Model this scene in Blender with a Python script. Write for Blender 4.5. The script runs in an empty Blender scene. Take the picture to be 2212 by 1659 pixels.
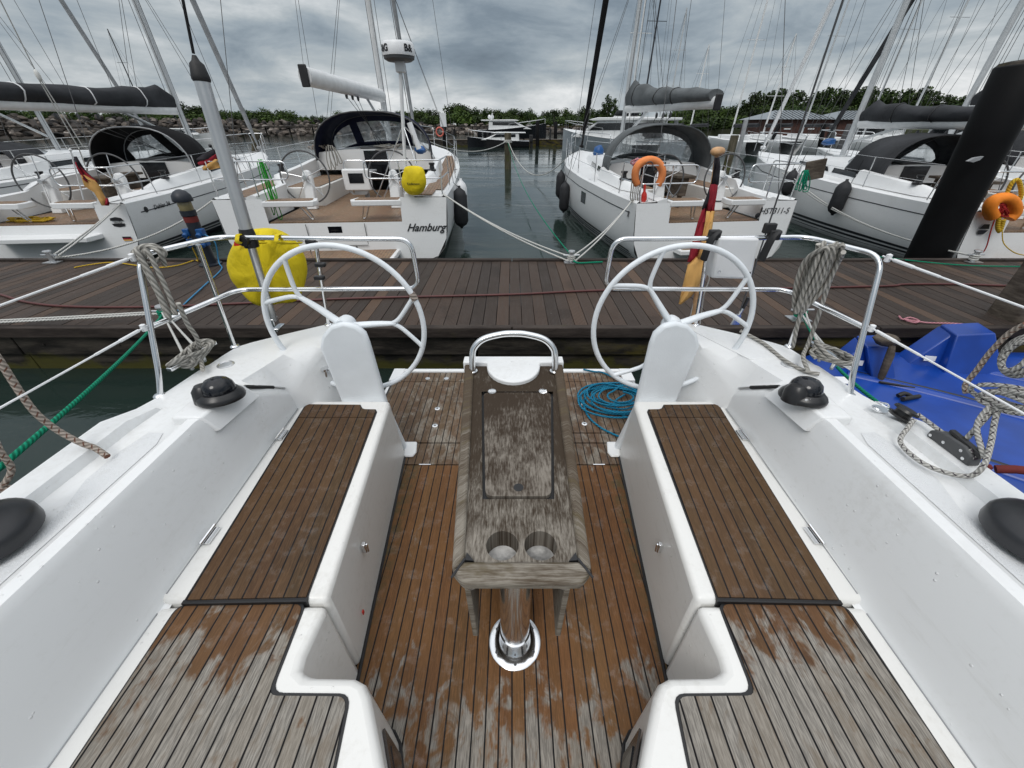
import bpy, math, random
from mathutils import Vector as V, Matrix, noise
RND = random.Random(11)
SC = bpy.context.scene
COL = SC.collection
PI = math.pi
# ---- the camera's pinhole (photograph scaled to 2212 x 1659), used to measure places in the scene
FPX, CX, CY, EYE = 831.0, 1106.0, 829.5, 2.4
PITCH = math.radians(34)
cp, sp = math.cos(PITCH), math.sin(PITCH)
def ray(px, py):
    a = (px-CX)/FPX; b = -(py-CY)/FPX
    return V((a, cp+b*sp, -sp+b*cp))
def PZ(px, py, z):
    r = ray(px, py); t = (z-EYE)/r.z
    return V((r.x*t, r.y*t, z))
def PY(px, py, y):
    r = ray(px, py); t = y/r.y
    return V((r.x*t, y, EYE+r.z*t))
def PX(px, py, x):
    r = ray(px, py); t = x/r.x
    return V((x, r.y*t, EYE+r.z*t))

def sm(pts, k=6, closed=False):
    """Catmull-Rom through pts"""
    pts = [V(p) for p in pts]; n = len(pts); out = []
    if n < 3 and not closed: return pts
    for i in range(n if closed else n-1):
        if closed: p0, p1, p2, p3 = pts[(i-1) % n], pts[i], pts[(i+1) % n], pts[(i+2) % n]
        else: p0, p1, p2, p3 = pts[max(i-1, 0)], pts[i], pts[i+1], pts[min(i+2, n-1)]
        for j in range(k):
            t = j/k
            out.append(0.5*((2*p1)+(p2-p0)*t+(2*p0-5*p1+4*p2-p3)*t*t+(3*p1-p0-3*p2+p3)*t**3))
    if not closed: out.append(pts[-1])
    return out
def sag(a, b, s, n=10):
    a = V(a); b = V(b)
    return [a.lerp(b, i/n)-V((0, 0, s*4*(i/n)*(1-i/n))) for i in range(n+1)]
def fillet(pts, r, k=4, closed=False):
    """round the corners of a polyline"""
    pts = [V(p) for p in pts]; n = len(pts); out = []
    for i in range(n):
        if not closed and i in (0, n-1): out.append(pts[i]); continue
        p, a, b = pts[i], pts[i-1], pts[(i+1) % n]
        da, db = (a-p), (b-p); la, lb = da.length, db.length
        rr = min(r, la*.48, lb*.48)
        A = p+da.normalized()*rr; B = p+db.normalized()*rr
        for j in range(k+1):
            t = j/k; out.append((1-t)**2*A+2*t*(1-t)*p+t*t*B)
    return out

class MB:
    def __init__(s): s.v = []; s.f = []; s.u = {}; s.mi = []; s.cur = 0
    def vert(s, p): s.v.append(V(p)); return len(s.v)-1
    def face(s, idx, uv=None):
        s.f.append(tuple(idx)); s.mi.append(s.cur)
        if uv: s.u[len(s.f)-1] = uv
        return s
    def poly(s, pts, uv=None): return s.face([s.vert(p) for p in pts], uv)
    def prism(s, poly, z0, z1, bottom=True):
        """poly: xy list, extruded in z; z1 may be a list of per-vertex tops"""
        n = len(poly)
        zb = z0 if isinstance(z0, (list, tuple)) else [z0]*n
        zt = z1 if isinstance(z1, (list, tuple)) else [z1]*n
        a = sum(poly[i][0]*poly[(i+1) % n][1]-poly[(i+1) % n][0]*poly[i][1] for i in range(n))
        ii = list(range(n))
        if a < 0: ii.reverse()
        lo = [s.vert((poly[i][0], poly[i][1], zb[i])) for i in ii]; hi = [s.vert((poly[i][0], poly[i][1], zt[i])) for i in ii]
        s.face(hi)
        if bottom: s.face(lo[::-1])
        for i in range(n): j = (i+1) % n; s.face((lo[i], lo[j], hi[j], hi[i]))
        return s
    def extr(s, pts, d):
        """closed 3d polygon extruded by vector d"""
        n = len(pts); d = V(d)
        nrm = V((0, 0, 0))
        P = [V(p) for p in pts]
        for i in range(n): nrm += P[i].cross(P[(i+1) % n])
        if nrm.dot(d) < 0: P.reverse()
        lo = [s.vert(p) for p in P]; hi = [s.vert(p+d) for p in P]
        s.face(hi); s.face(lo[::-1])
        for i in range(n): j = (i+1) % n; s.face((lo[i], lo[j], hi[j], hi[i]))
        return s
    def box(s, c, d, rot=None):
        c = V(c); hx, hy, hz = d[0]/2, d[1]/2, d[2]/2
        M = rot or Matrix.Identity(3)
        i = [s.vert(c+M @ V((x*hx, y*hy, z*hz))) for x in (-1, 1) for y in (-1, 1) for z in (-1, 1)]
        for q in ((0, 1, 3, 2), (4, 6, 7, 5), (0, 4, 5, 1), (2, 3, 7, 6), (0, 2, 6, 4), (1, 5, 7, 3)): s.face([i[k] for k in q])
        return s
    def beam(s, a, b, w, h, up=(0, 0, 1)):
        a, b = V(a), V(b); d = (b-a); L = d.length; y = d.normalized(); x = y.cross(V(up)).normalized(); z = x.cross(y)
        return s.box((a+b)/2, (w, L, h), Matrix((x, y, z)).transposed())
    def tube(s, pts, r, n=8, closed=False, cap=True, flat=1.0):
        pts = [V(p) for p in pts]; m = len(pts)
        if m < 2: return s
        rs = r if isinstance(r, (list, tuple)) else [r]*m
        T = []
        for i in range(m):
            if closed: t = pts[(i+1) % m]-pts[i-1]
            else: t = pts[min(i+1, m-1)]-pts[max(i-1, 0)]
            T.append(t.normalized() if t.length > 1e-9 else V((0, 0, 1)))
        ref = V((0, 0, 1)) if abs(T[0].z) < .9 else V((1, 0, 0))
        N = [(ref-T[0]*ref.dot(T[0])).normalized()]
        for i in range(1, m):
            q = N[-1]-T[i]*N[-1].dot(T[i]); N.append(q.normalized() if q.length > 1e-9 else N[-1])
        rings = []; L = [0]
        for i in range(1, m): L.append(L[-1]+(pts[i]-pts[i-1]).length)
        for i in range(m):
            B = T[i].cross(N[i])
            rings.append([s.vert(pts[i]+rs[i]*(math.cos(2*PI*k/n)*N[i]*flat+math.sin(2*PI*k/n)*B)) for k in range(n)])
        for i in range(m if closed else m-1):
            j = (i+1) % m; l0 = L[i]; l1 = L[j] if j else L[i]+(pts[0]-pts[-1]).length
            for k in range(n):
                k2 = (k+1) % n
                s.face((rings[i][k], rings[i][k2], rings[j][k2], rings[j][k]), ((k/n, l0), ((k+1)/n, l0), ((k+1)/n, l1), (k/n, l1)))
        if cap and not closed: s.face(rings[0][::-1]); s.face(rings[-1])
        return s
    def lathe(s, prof, o=(0, 0, 0), n=20, axis='z', rot=None):
        """prof: (r, h) list"""
        o = V(o); rings = []
        M = rot or Matrix.Identity(3)
        if axis == 'y': M = Matrix.Rotation(-PI/2, 3, 'X')
        for (r, h) in prof:
            if r < 1e-6: rings.append([s.vert(o+M @ V((0, 0, h)))])
            else: rings.append([s.vert(o+M @ V((r*math.cos(2*PI*k/n), r*math.sin(2*PI*k/n), h))) for k in range(n)])
        for a, b in zip(rings, rings[1:]):
            for k in range(n):
                k2 = (k+1) % n
                if len(a) == 1 and len(b) == 1: continue
                if len(a) == 1: s.face((a[0], b[k2], b[k]))
                elif len(b) == 1: s.face((a[k], a[k2], b[0]))
                else: s.face((a[k], a[k2], b[k2], b[k]))
        if len(rings[0]) > 1: s.face(rings[0][::-1])
        if len(rings[-1]) > 1: s.face(rings[-1])
        return s
    def grid(s, rows, closed=False, flip=False):
        """rows: list of equal-length point lists"""
        ids = [[s.vert(p) for p in r] for r in rows]; n = len(rows[0])
        for a, b in zip(ids, ids[1:]):
            for k in range(n if closed else n-1):
                k2 = (k+1) % n
                q = (a[k], a[k2], b[k2], b[k])
                s.face(q[::-1] if flip else q)
        return s
    def blob(s, c, r, n=8, m=6, jit=0.0, sq=(1, 1, 1), rnd=RND):
        c = V(c); rows = []
        for i in range(m+1):
            th = PI*i/m
            if i in (0, m): rows.append([s.vert(c+V((0, 0, r*sq[2]*(1 if i == 0 else -1))))]); continue
            rows.append([s.vert(c+V((math.sin(th)*math.cos(2*PI*k/n)*sq[0], math.sin(th)*math.sin(2*PI*k/n)*sq[1], math.cos(th)*sq[2]))*r*(1+rnd.uniform(-jit, jit))) for k in range(n)])
        for a, b in zip(rows, rows[1:]):
            for k in range(n):
                k2 = (k+1) % n
                if len(a) == 1: s.face((a[0], b[k], b[k2]))
                elif len(b) == 1: s.face((a[k], b[0], a[k2]))
                else: s.face((a[k], b[k], b[k2], a[k2]))
        return s
    def pieces(s):
        par = list(range(len(s.v)))
        def fd(a):
            while par[a] != a: par[a] = par[par[a]]; a = par[a]
            return a
        for f in s.f:
            for k in f[1:]: par[fd(k)] = fd(f[0])
        out = {}
        for i, f in enumerate(s.f):
            m = out.setdefault(fd(f[0]), [MB(), {}]); q, mp = m
            q.f.append(tuple(mp.setdefault(k, len(mp)) for k in f)); q.mi.append(s.mi[i])
            if i in s.u: q.u[len(q.f)-1] = s.u[i]
        for q, mp in out.values(): q.v = [s.v[k] for k in mp]
        return [q for q, mp in out.values()]
    def each(s, name, mat, parent, **k): return [q.build(name, mat, parent, **k) for q in s.pieces()]
    def build(s, name, mat, parent=None, org=None, smooth=None, bevel=None, uv=None, seg=2, solid=None, attr=None):
        """link as one mesh object. org: world origin of the thing the vertices are measured from"""
        if org is None:
            if parent is not None: org = ORG.get(parent.name, V((0, 0, 0)))
            else:
                xs = [p.x for p in s.v]; ys = [p.y for p in s.v]; zs = [p.z for p in s.v]
                org = V(((min(xs)+max(xs))/2, (min(ys)+max(ys))/2, min(zs)))
        org = V(org)
        me = bpy.data.meshes.new(name)
        me.from_pydata([tuple(p-org) for p in s.v], [], s.f)
        for m in (mat if isinstance(mat, (list, tuple)) else [mat]): me.materials.append(m)
        if any(s.mi): me.polygons.foreach_set('material_index', s.mi)
        if uv or s.u:
            ul = me.uv_layers.new(name='uv')
            for p in me.polygons:
                pu = s.u.get(p.index)
                for k, li in enumerate(p.loop_indices):
                    ul.data[li].uv = pu[k] if (pu and not uv) else (uv(s.v[me.loops[li].vertex_index]) if uv else (0, 0))
        if attr:
            at = me.attributes.new('tone', 'FLOAT', 'FACE'); at.data.foreach_set('value', [attr(i) for i in range(len(me.polygons))])
        if smooth is not None:
            me.polygons.foreach_set('use_smooth', [True]*len(me.polygons))
            me.set_sharp_from_angle(angle=math.radians(smooth))
        o = bpy.data.objects.new(name, me); COL.objects.link(o)
        if parent is not None: o.parent = parent; ORG[o.name] = org
        else: o.location = org
        if solid:
            md = o.modifiers.new('Solid', 'SOLIDIFY'); md.thickness = solid; md.offset = -1
        if bevel:
            md = o.modifiers.new('Bevel', 'BEVEL'); md.width = bevel; md.segments = seg; md.limit_method = 'ANGLE'; md.angle_limit = math.radians(35)
            md.harden_normals = False
            if smooth is None: me.polygons.foreach_set('use_smooth', [True]*len(me.polygons)); me.set_sharp_from_angle(angle=math.radians(40))
        return o
ORG = {}
def tag(o, label, cat, group=None, kind=None):
    if label: o['label'] = label
    if cat: o['category'] = cat
    if group: o['group'] = group
    if kind: o['kind'] = kind
    return o
def thing(name, label, cat, loc=(0, 0, 0), rz=0, group=None, local=False):
    """Empty at a thing's base. local: parts are modelled in the thing's own space"""
    o = bpy.data.objects.new(name, None); COL.objects.link(o); o.location = loc; o.rotation_euler.z = rz; o.empty_display_size = .2
    ORG[o.name] = V((0, 0, 0)) if local else V(loc)
    return tag(o, label, cat, group)
def copy_tree(o, parent=None):
    c = o.copy(); COL.objects.link(c)
    if parent is not None: c.parent = parent
    for ch in list(o.children): copy_tree(ch, c)
    return c
def letters(txt, size, o, x, up, mat, parent, org=None, shear=0, name='lettering', align='CENTER', ext=.0015, bold=0):
    """flat lettering: centre o, reading direction x, letter-up direction up (all in the parent's model space)"""
    cu = bpy.data.curves.new('txt', 'FONT'); cu.body = txt; cu.size = size; cu.shear = shear; cu.extrude = ext; cu.align_x = align; cu.align_y = 'CENTER'; cu.resolution_u = 3; cu.offset = bold
    ob = bpy.data.objects.new('txt', cu); COL.objects.link(ob)
    dg = bpy.context.evaluated_depsgraph_get(); dg.update()
    me = bpy.data.meshes.new_from_object(ob.evaluated_get(dg))
    bpy.data.objects.remove(ob); bpy.data.curves.remove(cu)
    X = V(x).normalized(); Y = V(up); Y = (Y-X*Y.dot(X)).normalized(); Z = X.cross(Y)
    M = Matrix((X, Y, Z)).transposed().to_4x4(); M.translation = V(o)-(V(org) if org is not None else ORG.get(parent.name, V((0, 0, 0))))
    me.transform(M); me.materials.clear(); me.materials.append(mat); me.name = name
    ob = bpy.data.objects.new(name, me); COL.objects.link(ob); ob.parent = parent
    return ob
# ------------------------------------------------------------------ materials
class NT:
    def __init__(s, name):
        s.m = bpy.data.materials.new(name); s.m.use_nodes = True; s.t = s.m.node_tree
        s.b = s.t.nodes['Principled BSDF']; s.out = s.t.nodes['Material Output']
    def n(s, typ, ins=None, **props):
        nd = s.t.nodes.new(typ)
        for k, v in props.items(): setattr(nd, k, v)
        for k, v in (ins or {}).items(): s.set(nd.inputs[k], v)
        return nd
    def set(s, sock, v):
        if hasattr(v, 'default_value') and hasattr(v, 'is_output'): s.t.links.new(v, sock)
        elif hasattr(v, 'outputs'): s.t.links.new(v.outputs[0], sock)
        else: sock.default_value = v
    def p(s, **kw):
        for k, v in kw.items(): s.set(s.b.inputs[k.replace('_', ' ')], v)
        s.b.inputs['Specular IOR Level'].default_value = getattr(s, 'spec', .5)
        return s
    def math(s, op, a, b=0.0, c=None, clamp=False):
        nd = s.n('ShaderNodeMath', operation=op, use_clamp=clamp); s.set(nd.inputs[0], a); s.set(nd.inputs[1], b)
        if c is not None: s.set(nd.inputs[2], c)
        return nd.outputs[0]
    def mix(s, f, a, b, mode='MIX'):
        nd = s.n('ShaderNodeMix', data_type='RGBA', blend_type=mode); s.set(nd.inputs[0], f); s.set(nd.inputs[6], a); s.set(nd.inputs[7], b)
        return nd.outputs[2]
    def ramp(s, f, stops, interp='LINEAR'):
        nd = s.n('ShaderNodeValToRGB'); s.set(nd.inputs[0], f); cr = nd.color_ramp; cr.interpolation = interp
        while len(cr.elements) < len(stops): cr.elements.new(.5)
        for e, (q, c) in zip(cr.elements, stops): e.position = q; e.color = c if len(c) == 4 else (*c, 1)
        return nd.outputs[0]
    def noise(s, vec=None, scale=5, detail=3, rough=.5, dist=0, dim='3D'):
        nd = s.n('ShaderNodeTexNoise', noise_dimensions=dim, ins={'Scale': scale, 'Detail': detail, 'Roughness': rough, 'Distortion': dist})
        if vec is not None: s.set(nd.inputs['Vector'], vec)
        return nd.outputs[0]
    def mapping(s, vec, scale=(1, 1, 1), loc=(0, 0, 0), rot=(0, 0, 0)):
        nd = s.n('ShaderNodeMapping', ins={'Scale': scale, 'Location': loc, 'Rotation': rot}); s.set(nd.inputs['Vector'], vec); return nd.outputs[0]
    def smooth(s, x, a, b):
        nd = s.n('ShaderNodeMapRange', interpolation_type='SMOOTHSTEP'); s.set(nd.inputs[0], x); nd.inputs[1].default_value = a; nd.inputs[2].default_value = b
        return nd.outputs[0]
    def bump(s, h, strength=.3, dist=.01):
        nd = s.n('ShaderNodeBump', ins={'Strength': strength, 'Distance': dist}); s.set(nd.inputs['Height'], h); s.set(s.b.inputs['Normal'], nd.outputs[0]); return s
    def co(s, which='Object'): return s.n('ShaderNodeTexCoord').outputs[which]
    def sep(s, v):
        nd = s.n('ShaderNodeSeparateXYZ'); s.set(nd.inputs[0], v); return nd.outputs
    def comb(s, x, y, z=0.0):
        nd = s.n('ShaderNodeCombineXYZ'); s.set(nd.inputs[0], x); s.set(nd.inputs[1], y); s.set(nd.inputs[2], z); return nd.outputs[0]
def c3(*c): return (*c, 1)
def plain(name, col, rough=.5, metal=0, var=.12, scale=6, bump=0, bscale=60, coat=0):
    t = NT(name); n = t.noise(t.co(), scale, 4)
    a = c3(*[x*(1-var) for x in col]); b = c3(*[min(1, x*(1+var)) for x in col])
    t.p(Base_Color=t.mix(t.smooth(n, .3, .7), a, b), Roughness=rough, Metallic=metal)
    if coat: t.p(Coat_Weight=coat, Coat_Roughness=.08)
    if bump: t.bump(t.noise(t.co(), bscale, 3), bump, .004)
    return t.m
def gelcoat(name, col=(.765, .775, .775), nonskid=0.0, rough=.24, grime=.085):
    t = NT(name); co = t.co()
    big = t.noise(co, 2.2, 5, .6); fine = t.noise(co, 38, 4, .65)
    drops = t.n('ShaderNodeTexVoronoi', ins={'Vector': co, 'Scale': 34.0}).outputs[0]
    dirt = t.math('ADD', t.math('MULTIPLY', t.smooth(t.math('MULTIPLY', big, fine), .24, .42), .7), t.math('MULTIPLY', t.smooth(t.noise(t.mapping(co, (5, 5, 30)), 1, 5, .7), .54, .76), .75), clamp=True)
    col2 = c3(col[0]*(1-grime), col[1]*(1-grime*1.06), col[2]*(1-grime*1.2))
    base = t.mix(dirt, c3(*col), col2)
    t.p(Base_Color=base, Roughness=t.math('ADD', rough, t.math('MULTIPLY', fine, .18)))
    if nonskid:
        g = t.n('ShaderNodeTexVoronoi', ins={'Vector': co, 'Scale': 240.0}).outputs[0]
        t.bump(g, nonskid, .002); t.p(Roughness=.6)
    else:
        dr = t.smooth(drops, .16, .08)   # rain drops standing on the gelcoat
        keep = t.smooth(t.noise(co, 9, 2), .52, .6)
        t.bump(t.math('MULTIPLY', dr, keep), .6, .004)
    return t.m
def teak(name, pw=.048, dry=(.34, .305, .26), wet=(.145, .072, .034), thr=(.5, .6), grad=None, dark=1.0, seam=.0052, gl=.22, plankvar=.45, off=0.0, streak=.5, edge=None):
    """planked teak in UV metres (u across, v along). grad=(v0, v1): dry below v0, wet above v1"""
    t = NT(name); u, v, _ = t.sep(t.co('UV'))
    q = t.math('DIVIDE', t.math('ADD', u, 50*pw+off), pw); idx = t.math('FLOOR', q); fr = t.math('FRACT', q)
    wn = t.n('ShaderNodeTexWhiteNoise', noise_dimensions='1D'); t.set(wn.inputs['W'], idx); rv = wn.outputs[0]; rc = wn.outputs[1]
    uv = t.comb(u, v, t.math('MULTIPLY', rv, 7.0)); t.spec = .22
    grain = t.noise(t.mapping(uv, (280, 22, 1)), 1, 4, .62)
    grain2 = t.noise(t.mapping(uv, (75, 5, 1)), 1, 4, .6)
    blot = t.noise(t.mapping(uv, (17, 10, .13)), 1, 4, .6, .8)
    blot2 = t.noise(t.mapping(t.comb(u, v, 0.0), (7.5, 4.6, 1)), 1, 4, .6, .8)
    w = t.math('ADD', t.math('MULTIPLY', blot2, .6), t.math('MULTIPLY', blot, .4))
    w = t.math('ADD', w, t.math('MULTIPLY', t.math('SUBTRACT', rv, .5), .06))
    if grad is not None:
        g = t.n('ShaderNodeMapRange'); t.set(g.inputs[0], v); g.inputs[1].default_value = grad[0]; g.inputs[2].default_value = grad[1]; g.inputs[3].default_value = -grad[2]; g.inputs[4].default_value = grad[2]
        w = t.math('ADD', w, g.outputs[0])
    wet_m = t.smooth(w, thr[0], thr[1])
    hue = t.mix(rc, c3(*[x*(1-plankvar) for x in wet]), c3(min(1, wet[0]*(1+plankvar)), wet[1]*(1+plankvar*.9), wet[2]*(1+plankvar*.7)))
    wn2 = t.n('ShaderNodeTexWhiteNoise', noise_dimensions='1D'); t.set(wn2.inputs['W'], t.math('ADD', idx, 31.7))
    hue = t.mix(wn2.outputs[0], t.mix(.55, hue, c3(wet[0]*1.08, wet[1]*.90, wet[2]*.82)), t.mix(.5, hue, c3(wet[0]*1.05, wet[1]*1.22, wet[2]*1.1)))
    cloud = t.noise(t.comb(u, v, 8.0), 3.1, 4, .6); hue = t.mix(t.math('MULTIPLY', t.smooth(cloud, .48, .72), .55), hue, c3(wet[0]*1.55, wet[1]*1.5, wet[2]*1.25))
    hue = t.mix(t.math('MULTIPLY', t.smooth(cloud, .46, .30), .5), hue, c3(wet[0]*.5, wet[1]*.55, wet[2]*.6))
    hue = t.mix(t.math('MULTIPLY', grain2, .75), hue, c3(wet[0]*.42, wet[1]*.42, wet[2]*.45))
    dryc = t.mix(t.smooth(grain, .35, .68), c3(*[x*.58 for x in dry]), c3(*[x*1.14 for x in dry]))
    dryc = t.mix(t.math('MULTIPLY', t.smooth(rv, .2, 1), .35), dryc, c3(dry[0]*.80, dry[1]*.72, dry[2]*.62))
    dryc = t.mix(t.math('MULTIPLY', t.smooth(blot, .5, .68), streak), dryc, c3(dry[0]*.62, dry[1]*.52, dry[2]*.42))
    wetc = t.mix(t.smooth(grain, .42, .72), hue, t.mix(.5, hue, c3(wet[0]*1.5, wet[1]*1.45, wet[2]*1.4)))
    wood = t.mix(wet_m, dryc, wetc)
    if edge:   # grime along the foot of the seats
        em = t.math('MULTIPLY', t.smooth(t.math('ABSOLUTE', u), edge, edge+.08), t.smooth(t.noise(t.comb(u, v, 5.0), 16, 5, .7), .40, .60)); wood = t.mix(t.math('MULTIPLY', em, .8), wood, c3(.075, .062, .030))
    if dark != 1: wood = t.mix(1.0, wood, c3(dark, dark, dark), 'MULTIPLY')
    hs = seam/pw/2
    d = t.math('MINIMUM', fr, t.math('SUBTRACT', 1.0, fr)); sm_ = t.smooth(d, hs*1.5, hs*.7)
    colr = t.mix(sm_, wood, c3(.008, .008, .009))
    film = t.smooth(t.noise(t.comb(u, v, 3.0), 14, 4, .7), .5, .72)     # standing water film
    rwet = t.math('SUBTRACT', .52, t.math('MULTIPLY', film, .52-gl)); fsp = t.math('ADD', .16, t.math('MULTIPLY', t.math('MULTIPLY', film, wet_m), .45)); t.t.links.new(fsp, t.b.inputs['Specular IOR Level'])
    rough = t.n('ShaderNodeMix', data_type='FLOAT'); t.set(rough.inputs[0], wet_m); rough.inputs[2].default_value = .85; t.set(rough.inputs[3], rwet)
    t.p(Base_Color=colr, Roughness=rough.outputs[0])
    h = t.math('SUBTRACT', t.math('MULTIPLY', grain, .35), t.math('MULTIPLY', sm_, .8)); t.bump(h, .35, .0025)
    return t.m
def weathered(name, a, b, sx=120, sy=5, mask=None, rough=.8, c=None):
    """unplanked old timber, grain along v: dark a, silvered b"""
    t = NT(name); u, v, _ = t.sep(t.co('UV')); uv = t.comb(u, v, 0.0)
    g = t.noise(t.mapping(uv, (sx*1.4, sy*4, 1)), 1, 5, .65); g2 = t.noise(t.mapping(uv, (sx*.30, sy*2.2, 1), (3, 1, 0)), 1, 6, .7, .8)
    pat = t.noise(uv, 5.5, 5, .62)
    t.spec = .15; s_ = t.math('ADD', t.math('MULTIPLY', g, .45), t.math('MULTIPLY', g2, .35)); s_ = t.math('ADD', s_, t.math('MULTIPLY', pat, .35))
    if mask:
        r = t.n('ShaderNodeMapRange'); t.set(r.inputs[0], v); r.inputs[1].default_value = mask[0]; r.inputs[2].default_value = mask[1]; r.inputs[3].default_value = mask[2]; r.inputs[4].default_value = mask[3]
        s_ = t.math('ADD', s_, r.outputs[0])
    f = t.smooth(s_, .46, .72)
    col = t.mix(f, c3(*a), c3(*b))
    if c: col = t.mix(t.smooth(t.noise(t.mapping(uv, (9, 7, 1), (5, 2, 0)), 1, 4, .6), .52, .68), col, c3(*c))
    t.p(Base_Color=col, Roughness=rough); t.bump(t.math('ADD', g, t.math('MULTIPLY', f, .3)), .5, .003)
    return t.m
def rope_mat(name, a, b, fleck=None, pitch=26.0):
    t = NT(name); t.spec = .2; u, v, _ = t.sep(t.co('UV'))
    ph = t.math('FRACT', t.math('ADD', t.math('MULTIPLY', u, 3.0), t.math('MULTIPLY', v, pitch)))
    tri = t.math('ABSOLUTE', t.math('SUBTRACT', ph, .5)); f = t.smooth(tri, .06, .42)
    n = t.noise(t.co(), 22, 4)
    col = t.mix(f, c3(*[x*.60 for x in a]), t.mix(n, c3(*a), c3(*b)))
    if fleck:
        k = t.math('FRACT', t.math('SUBTRACT', t.math('MULTIPLY', v, 34.0), t.math('MULTIPLY', u, 2.0)))
        k2 = t.math('FRACT', t.math('MULTIPLY', u, 2.0))
        m = t.math('MULTIPLY', t.math('LESS_THAN', k, .2), t.math('LESS_THAN', k2, .4)); col = t.mix(m, col, c3(*fleck))
    t.p(Base_Color=col, Roughness=.85); t.bump(f, .7, .004)
    return t.m
def canvas(name, col, rough=.8, fold=.4, fs=3.5):
    t = NT(name); t.spec = .15; co = t.co(); n = t.noise(t.mapping(co, (1, 1, .45)), fs, 4, .6, .6); w = t.noise(co, 260, 2)
    big = t.noise(co, 1.6, 4)
    t.p(Base_Color=t.mix(t.smooth(big, .3, .7), c3(*[x*.78 for x in col]), c3(*[x*1.2 for x in col])), Roughness=rough)
    t.bump(t.math('ADD', n, t.math('MULTIPLY', w, .02)), fold, .05); return t.m

M = {}
M['gel'] = gelcoat('white_gelcoat'); M['gel2'] = gelcoat('seat_front_gelcoat', (.74, .735, .71), grime=.13)
M['nonskid'] = gelcoat('nonskid_deck', (.70, .715, .725), nonskid=.9, grime=.12)
M['wheelwhite'] = plain('wheel_white_coating', (.76, .80, .83), .38, var=.04, bump=.25, bscale=140)
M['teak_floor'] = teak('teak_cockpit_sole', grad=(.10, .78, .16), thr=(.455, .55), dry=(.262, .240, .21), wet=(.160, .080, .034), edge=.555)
M['teak_aft'] = teak('teak_aft_sole', thr=(.34, .52), wet=(.128, .083, .052), dry=(.27, .24, .20), plankvar=.28, gl=.35)
M['teak_lid'] = teak('teak_seat_lid', thr=(.19, .30), wet=(.092, .054, .029), plankvar=.45, gl=.2)
M['teak_seat'] = teak('teak_forward_seat', grad=(.36, .70, .125), thr=(.465, .57), dry=(.262, .243, .215), wet=(.125, .068, .034))
M['teak_far'] = teak('teak_neighbour', pw=.06, thr=(.2, .4), wet=(.25, .165, .108), plankvar=.2, gl=.18)
M['table'] = weathered('weathered_table_top', (.044, .032, .022), (.265, .24, .205), mask=(.62, 1.25, .05, -.13))
M['table_lid'] = weathered('weathered_table_lid', (.042, .030, .021), (.225, .20, .17), mask=(.85, 1.5, .05, -.10), sx=90)
M['table_rim'] = weathered('weathered_table_rim', (.080, .060, .042), (.275, .25, .21), mask=(.6, 1.6, .06, -.14), c=(.10, .078, .045))
M['steel'] = plain('stainless_steel', (.78, .79, .80), .13, 1.0, var=.05)
M['steel2'] = plain('brushed_aluminium', (.60, .61, .62), .36, .85, var=.06)
M['alu'] = plain('mast_alloy', (.56, .58, .59), .42, .3, var=.05)
M['alu_w'] = plain('white_spar_paint', (.72, .73, .73), .35, 0, var=.05)
M['black'] = plain('black_plastic', (.014, .014, .015), .32, 0, var=.2)
M['blackmat'] = plain('black_matt', (.012, .012, .013), .62, 0, var=.25)
M['winch'] = plain('winch_black_anodised', (.022, .023, .026), .34, .2, var=.15, bump=.1, bscale=30)
M['rubber'] = plain('fender_black_cover', (.016, .017, .020), .7, 0, var=.3, bump=.15)
M['caulk'] = plain('black_caulk', (.009, .009, .010), .5)
M['yellow'] = canvas('yellow_cover_cloth', (.72, .56, .02), .62, .75, 5)
M['orange'] = canvas('orange_lifebuoy_cloth', (.78, .26, .09), .75, .4, 9)
M['orange2'] = canvas('orange_lifebuoy_bright', (.85, .25, .03), .6, .3, 9)
M['red'] = plain('red_plastic', (.55, .025, .015), .4)
M['darkred'] = plain('dark_red_cloth', (.14, .015, .012), .8)
M['rope_grey'] = rope_mat('grey_laid_rope', (.33, .32, .29), (.50, .48, .44))
M['rope_white'] = rope_mat('white_mooring_rope', (.58, .58, .55), (.72, .72, .69))
M['rope_fleck'] = rope_mat('flecked_braid_rope', (.45, .44, .41), (.58, .57, .54), (.05, .04, .05), 60)
M['rope_old'] = rope_mat('old_brown_fleck_rope', (.33, .28, .24), (.46, .40, .35), (.13, .06, .04), 50)
M['rope_green'] = rope_mat('green_laid_rope', (.004, .20, .11), (.01, .34, .20))
M['rope_lgreen'] = rope_mat('bright_green_rope', (.03, .36, .03), (.05, .50, .06))
M['rope_blue'] = rope_mat('blue_rope', (.015, .19, .33), (.02, .27, .44), pitch=40)
M['rope_yel'] = rope_mat('yellow_rope', (.62, .40, .03), (.75, .50, .06))
M['rope_red'] = rope_mat('red_rope', (.42, .03, .03), (.58, .05, .05))
M['rope_pink'] = rope_mat('pink_rope', (.50, .20, .24), (.65, .36, .40))
M['rope_black'] = rope_mat('black_line', (.018, .018, .02), (.03, .03, .032))
M['hose'] = plain('dark_red_hose', (.085, .022, .020), .5)
M['cable_blue'] = plain('blue_cable', (.03, .20, .38), .5)
M['canvas_dark'] = canvas('charcoal_canvas', (.040, .042, .046), .8, .55)
M['canvas_grey'] = canvas('grey_canvas', (.115, .125, .13), .85, .5)
M['canvas_navy'] = canvas('navy_canvas', (.010, .012, .030), .8, .25)
M['canvas_black'] = canvas('black_canvas', (.010, .010, .011), .85, .25)
M['window'] = plain('smoked_window', (.012, .015, .018), .08, 0, var=.2)
M['screen'] = plain('dark_screen', (.006, .007, .010), .12)
M['wood_ball'] = plain('varnished_wood', (.50, .29, .14), .45, var=.25, scale=14)
M['flag_black'] = canvas('flag_black', (.030, .027, .032), .85, .3, 8)
M['flag_red'] = canvas('flag_red', (.27, .022, .035), .85, .3, 8)
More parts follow.
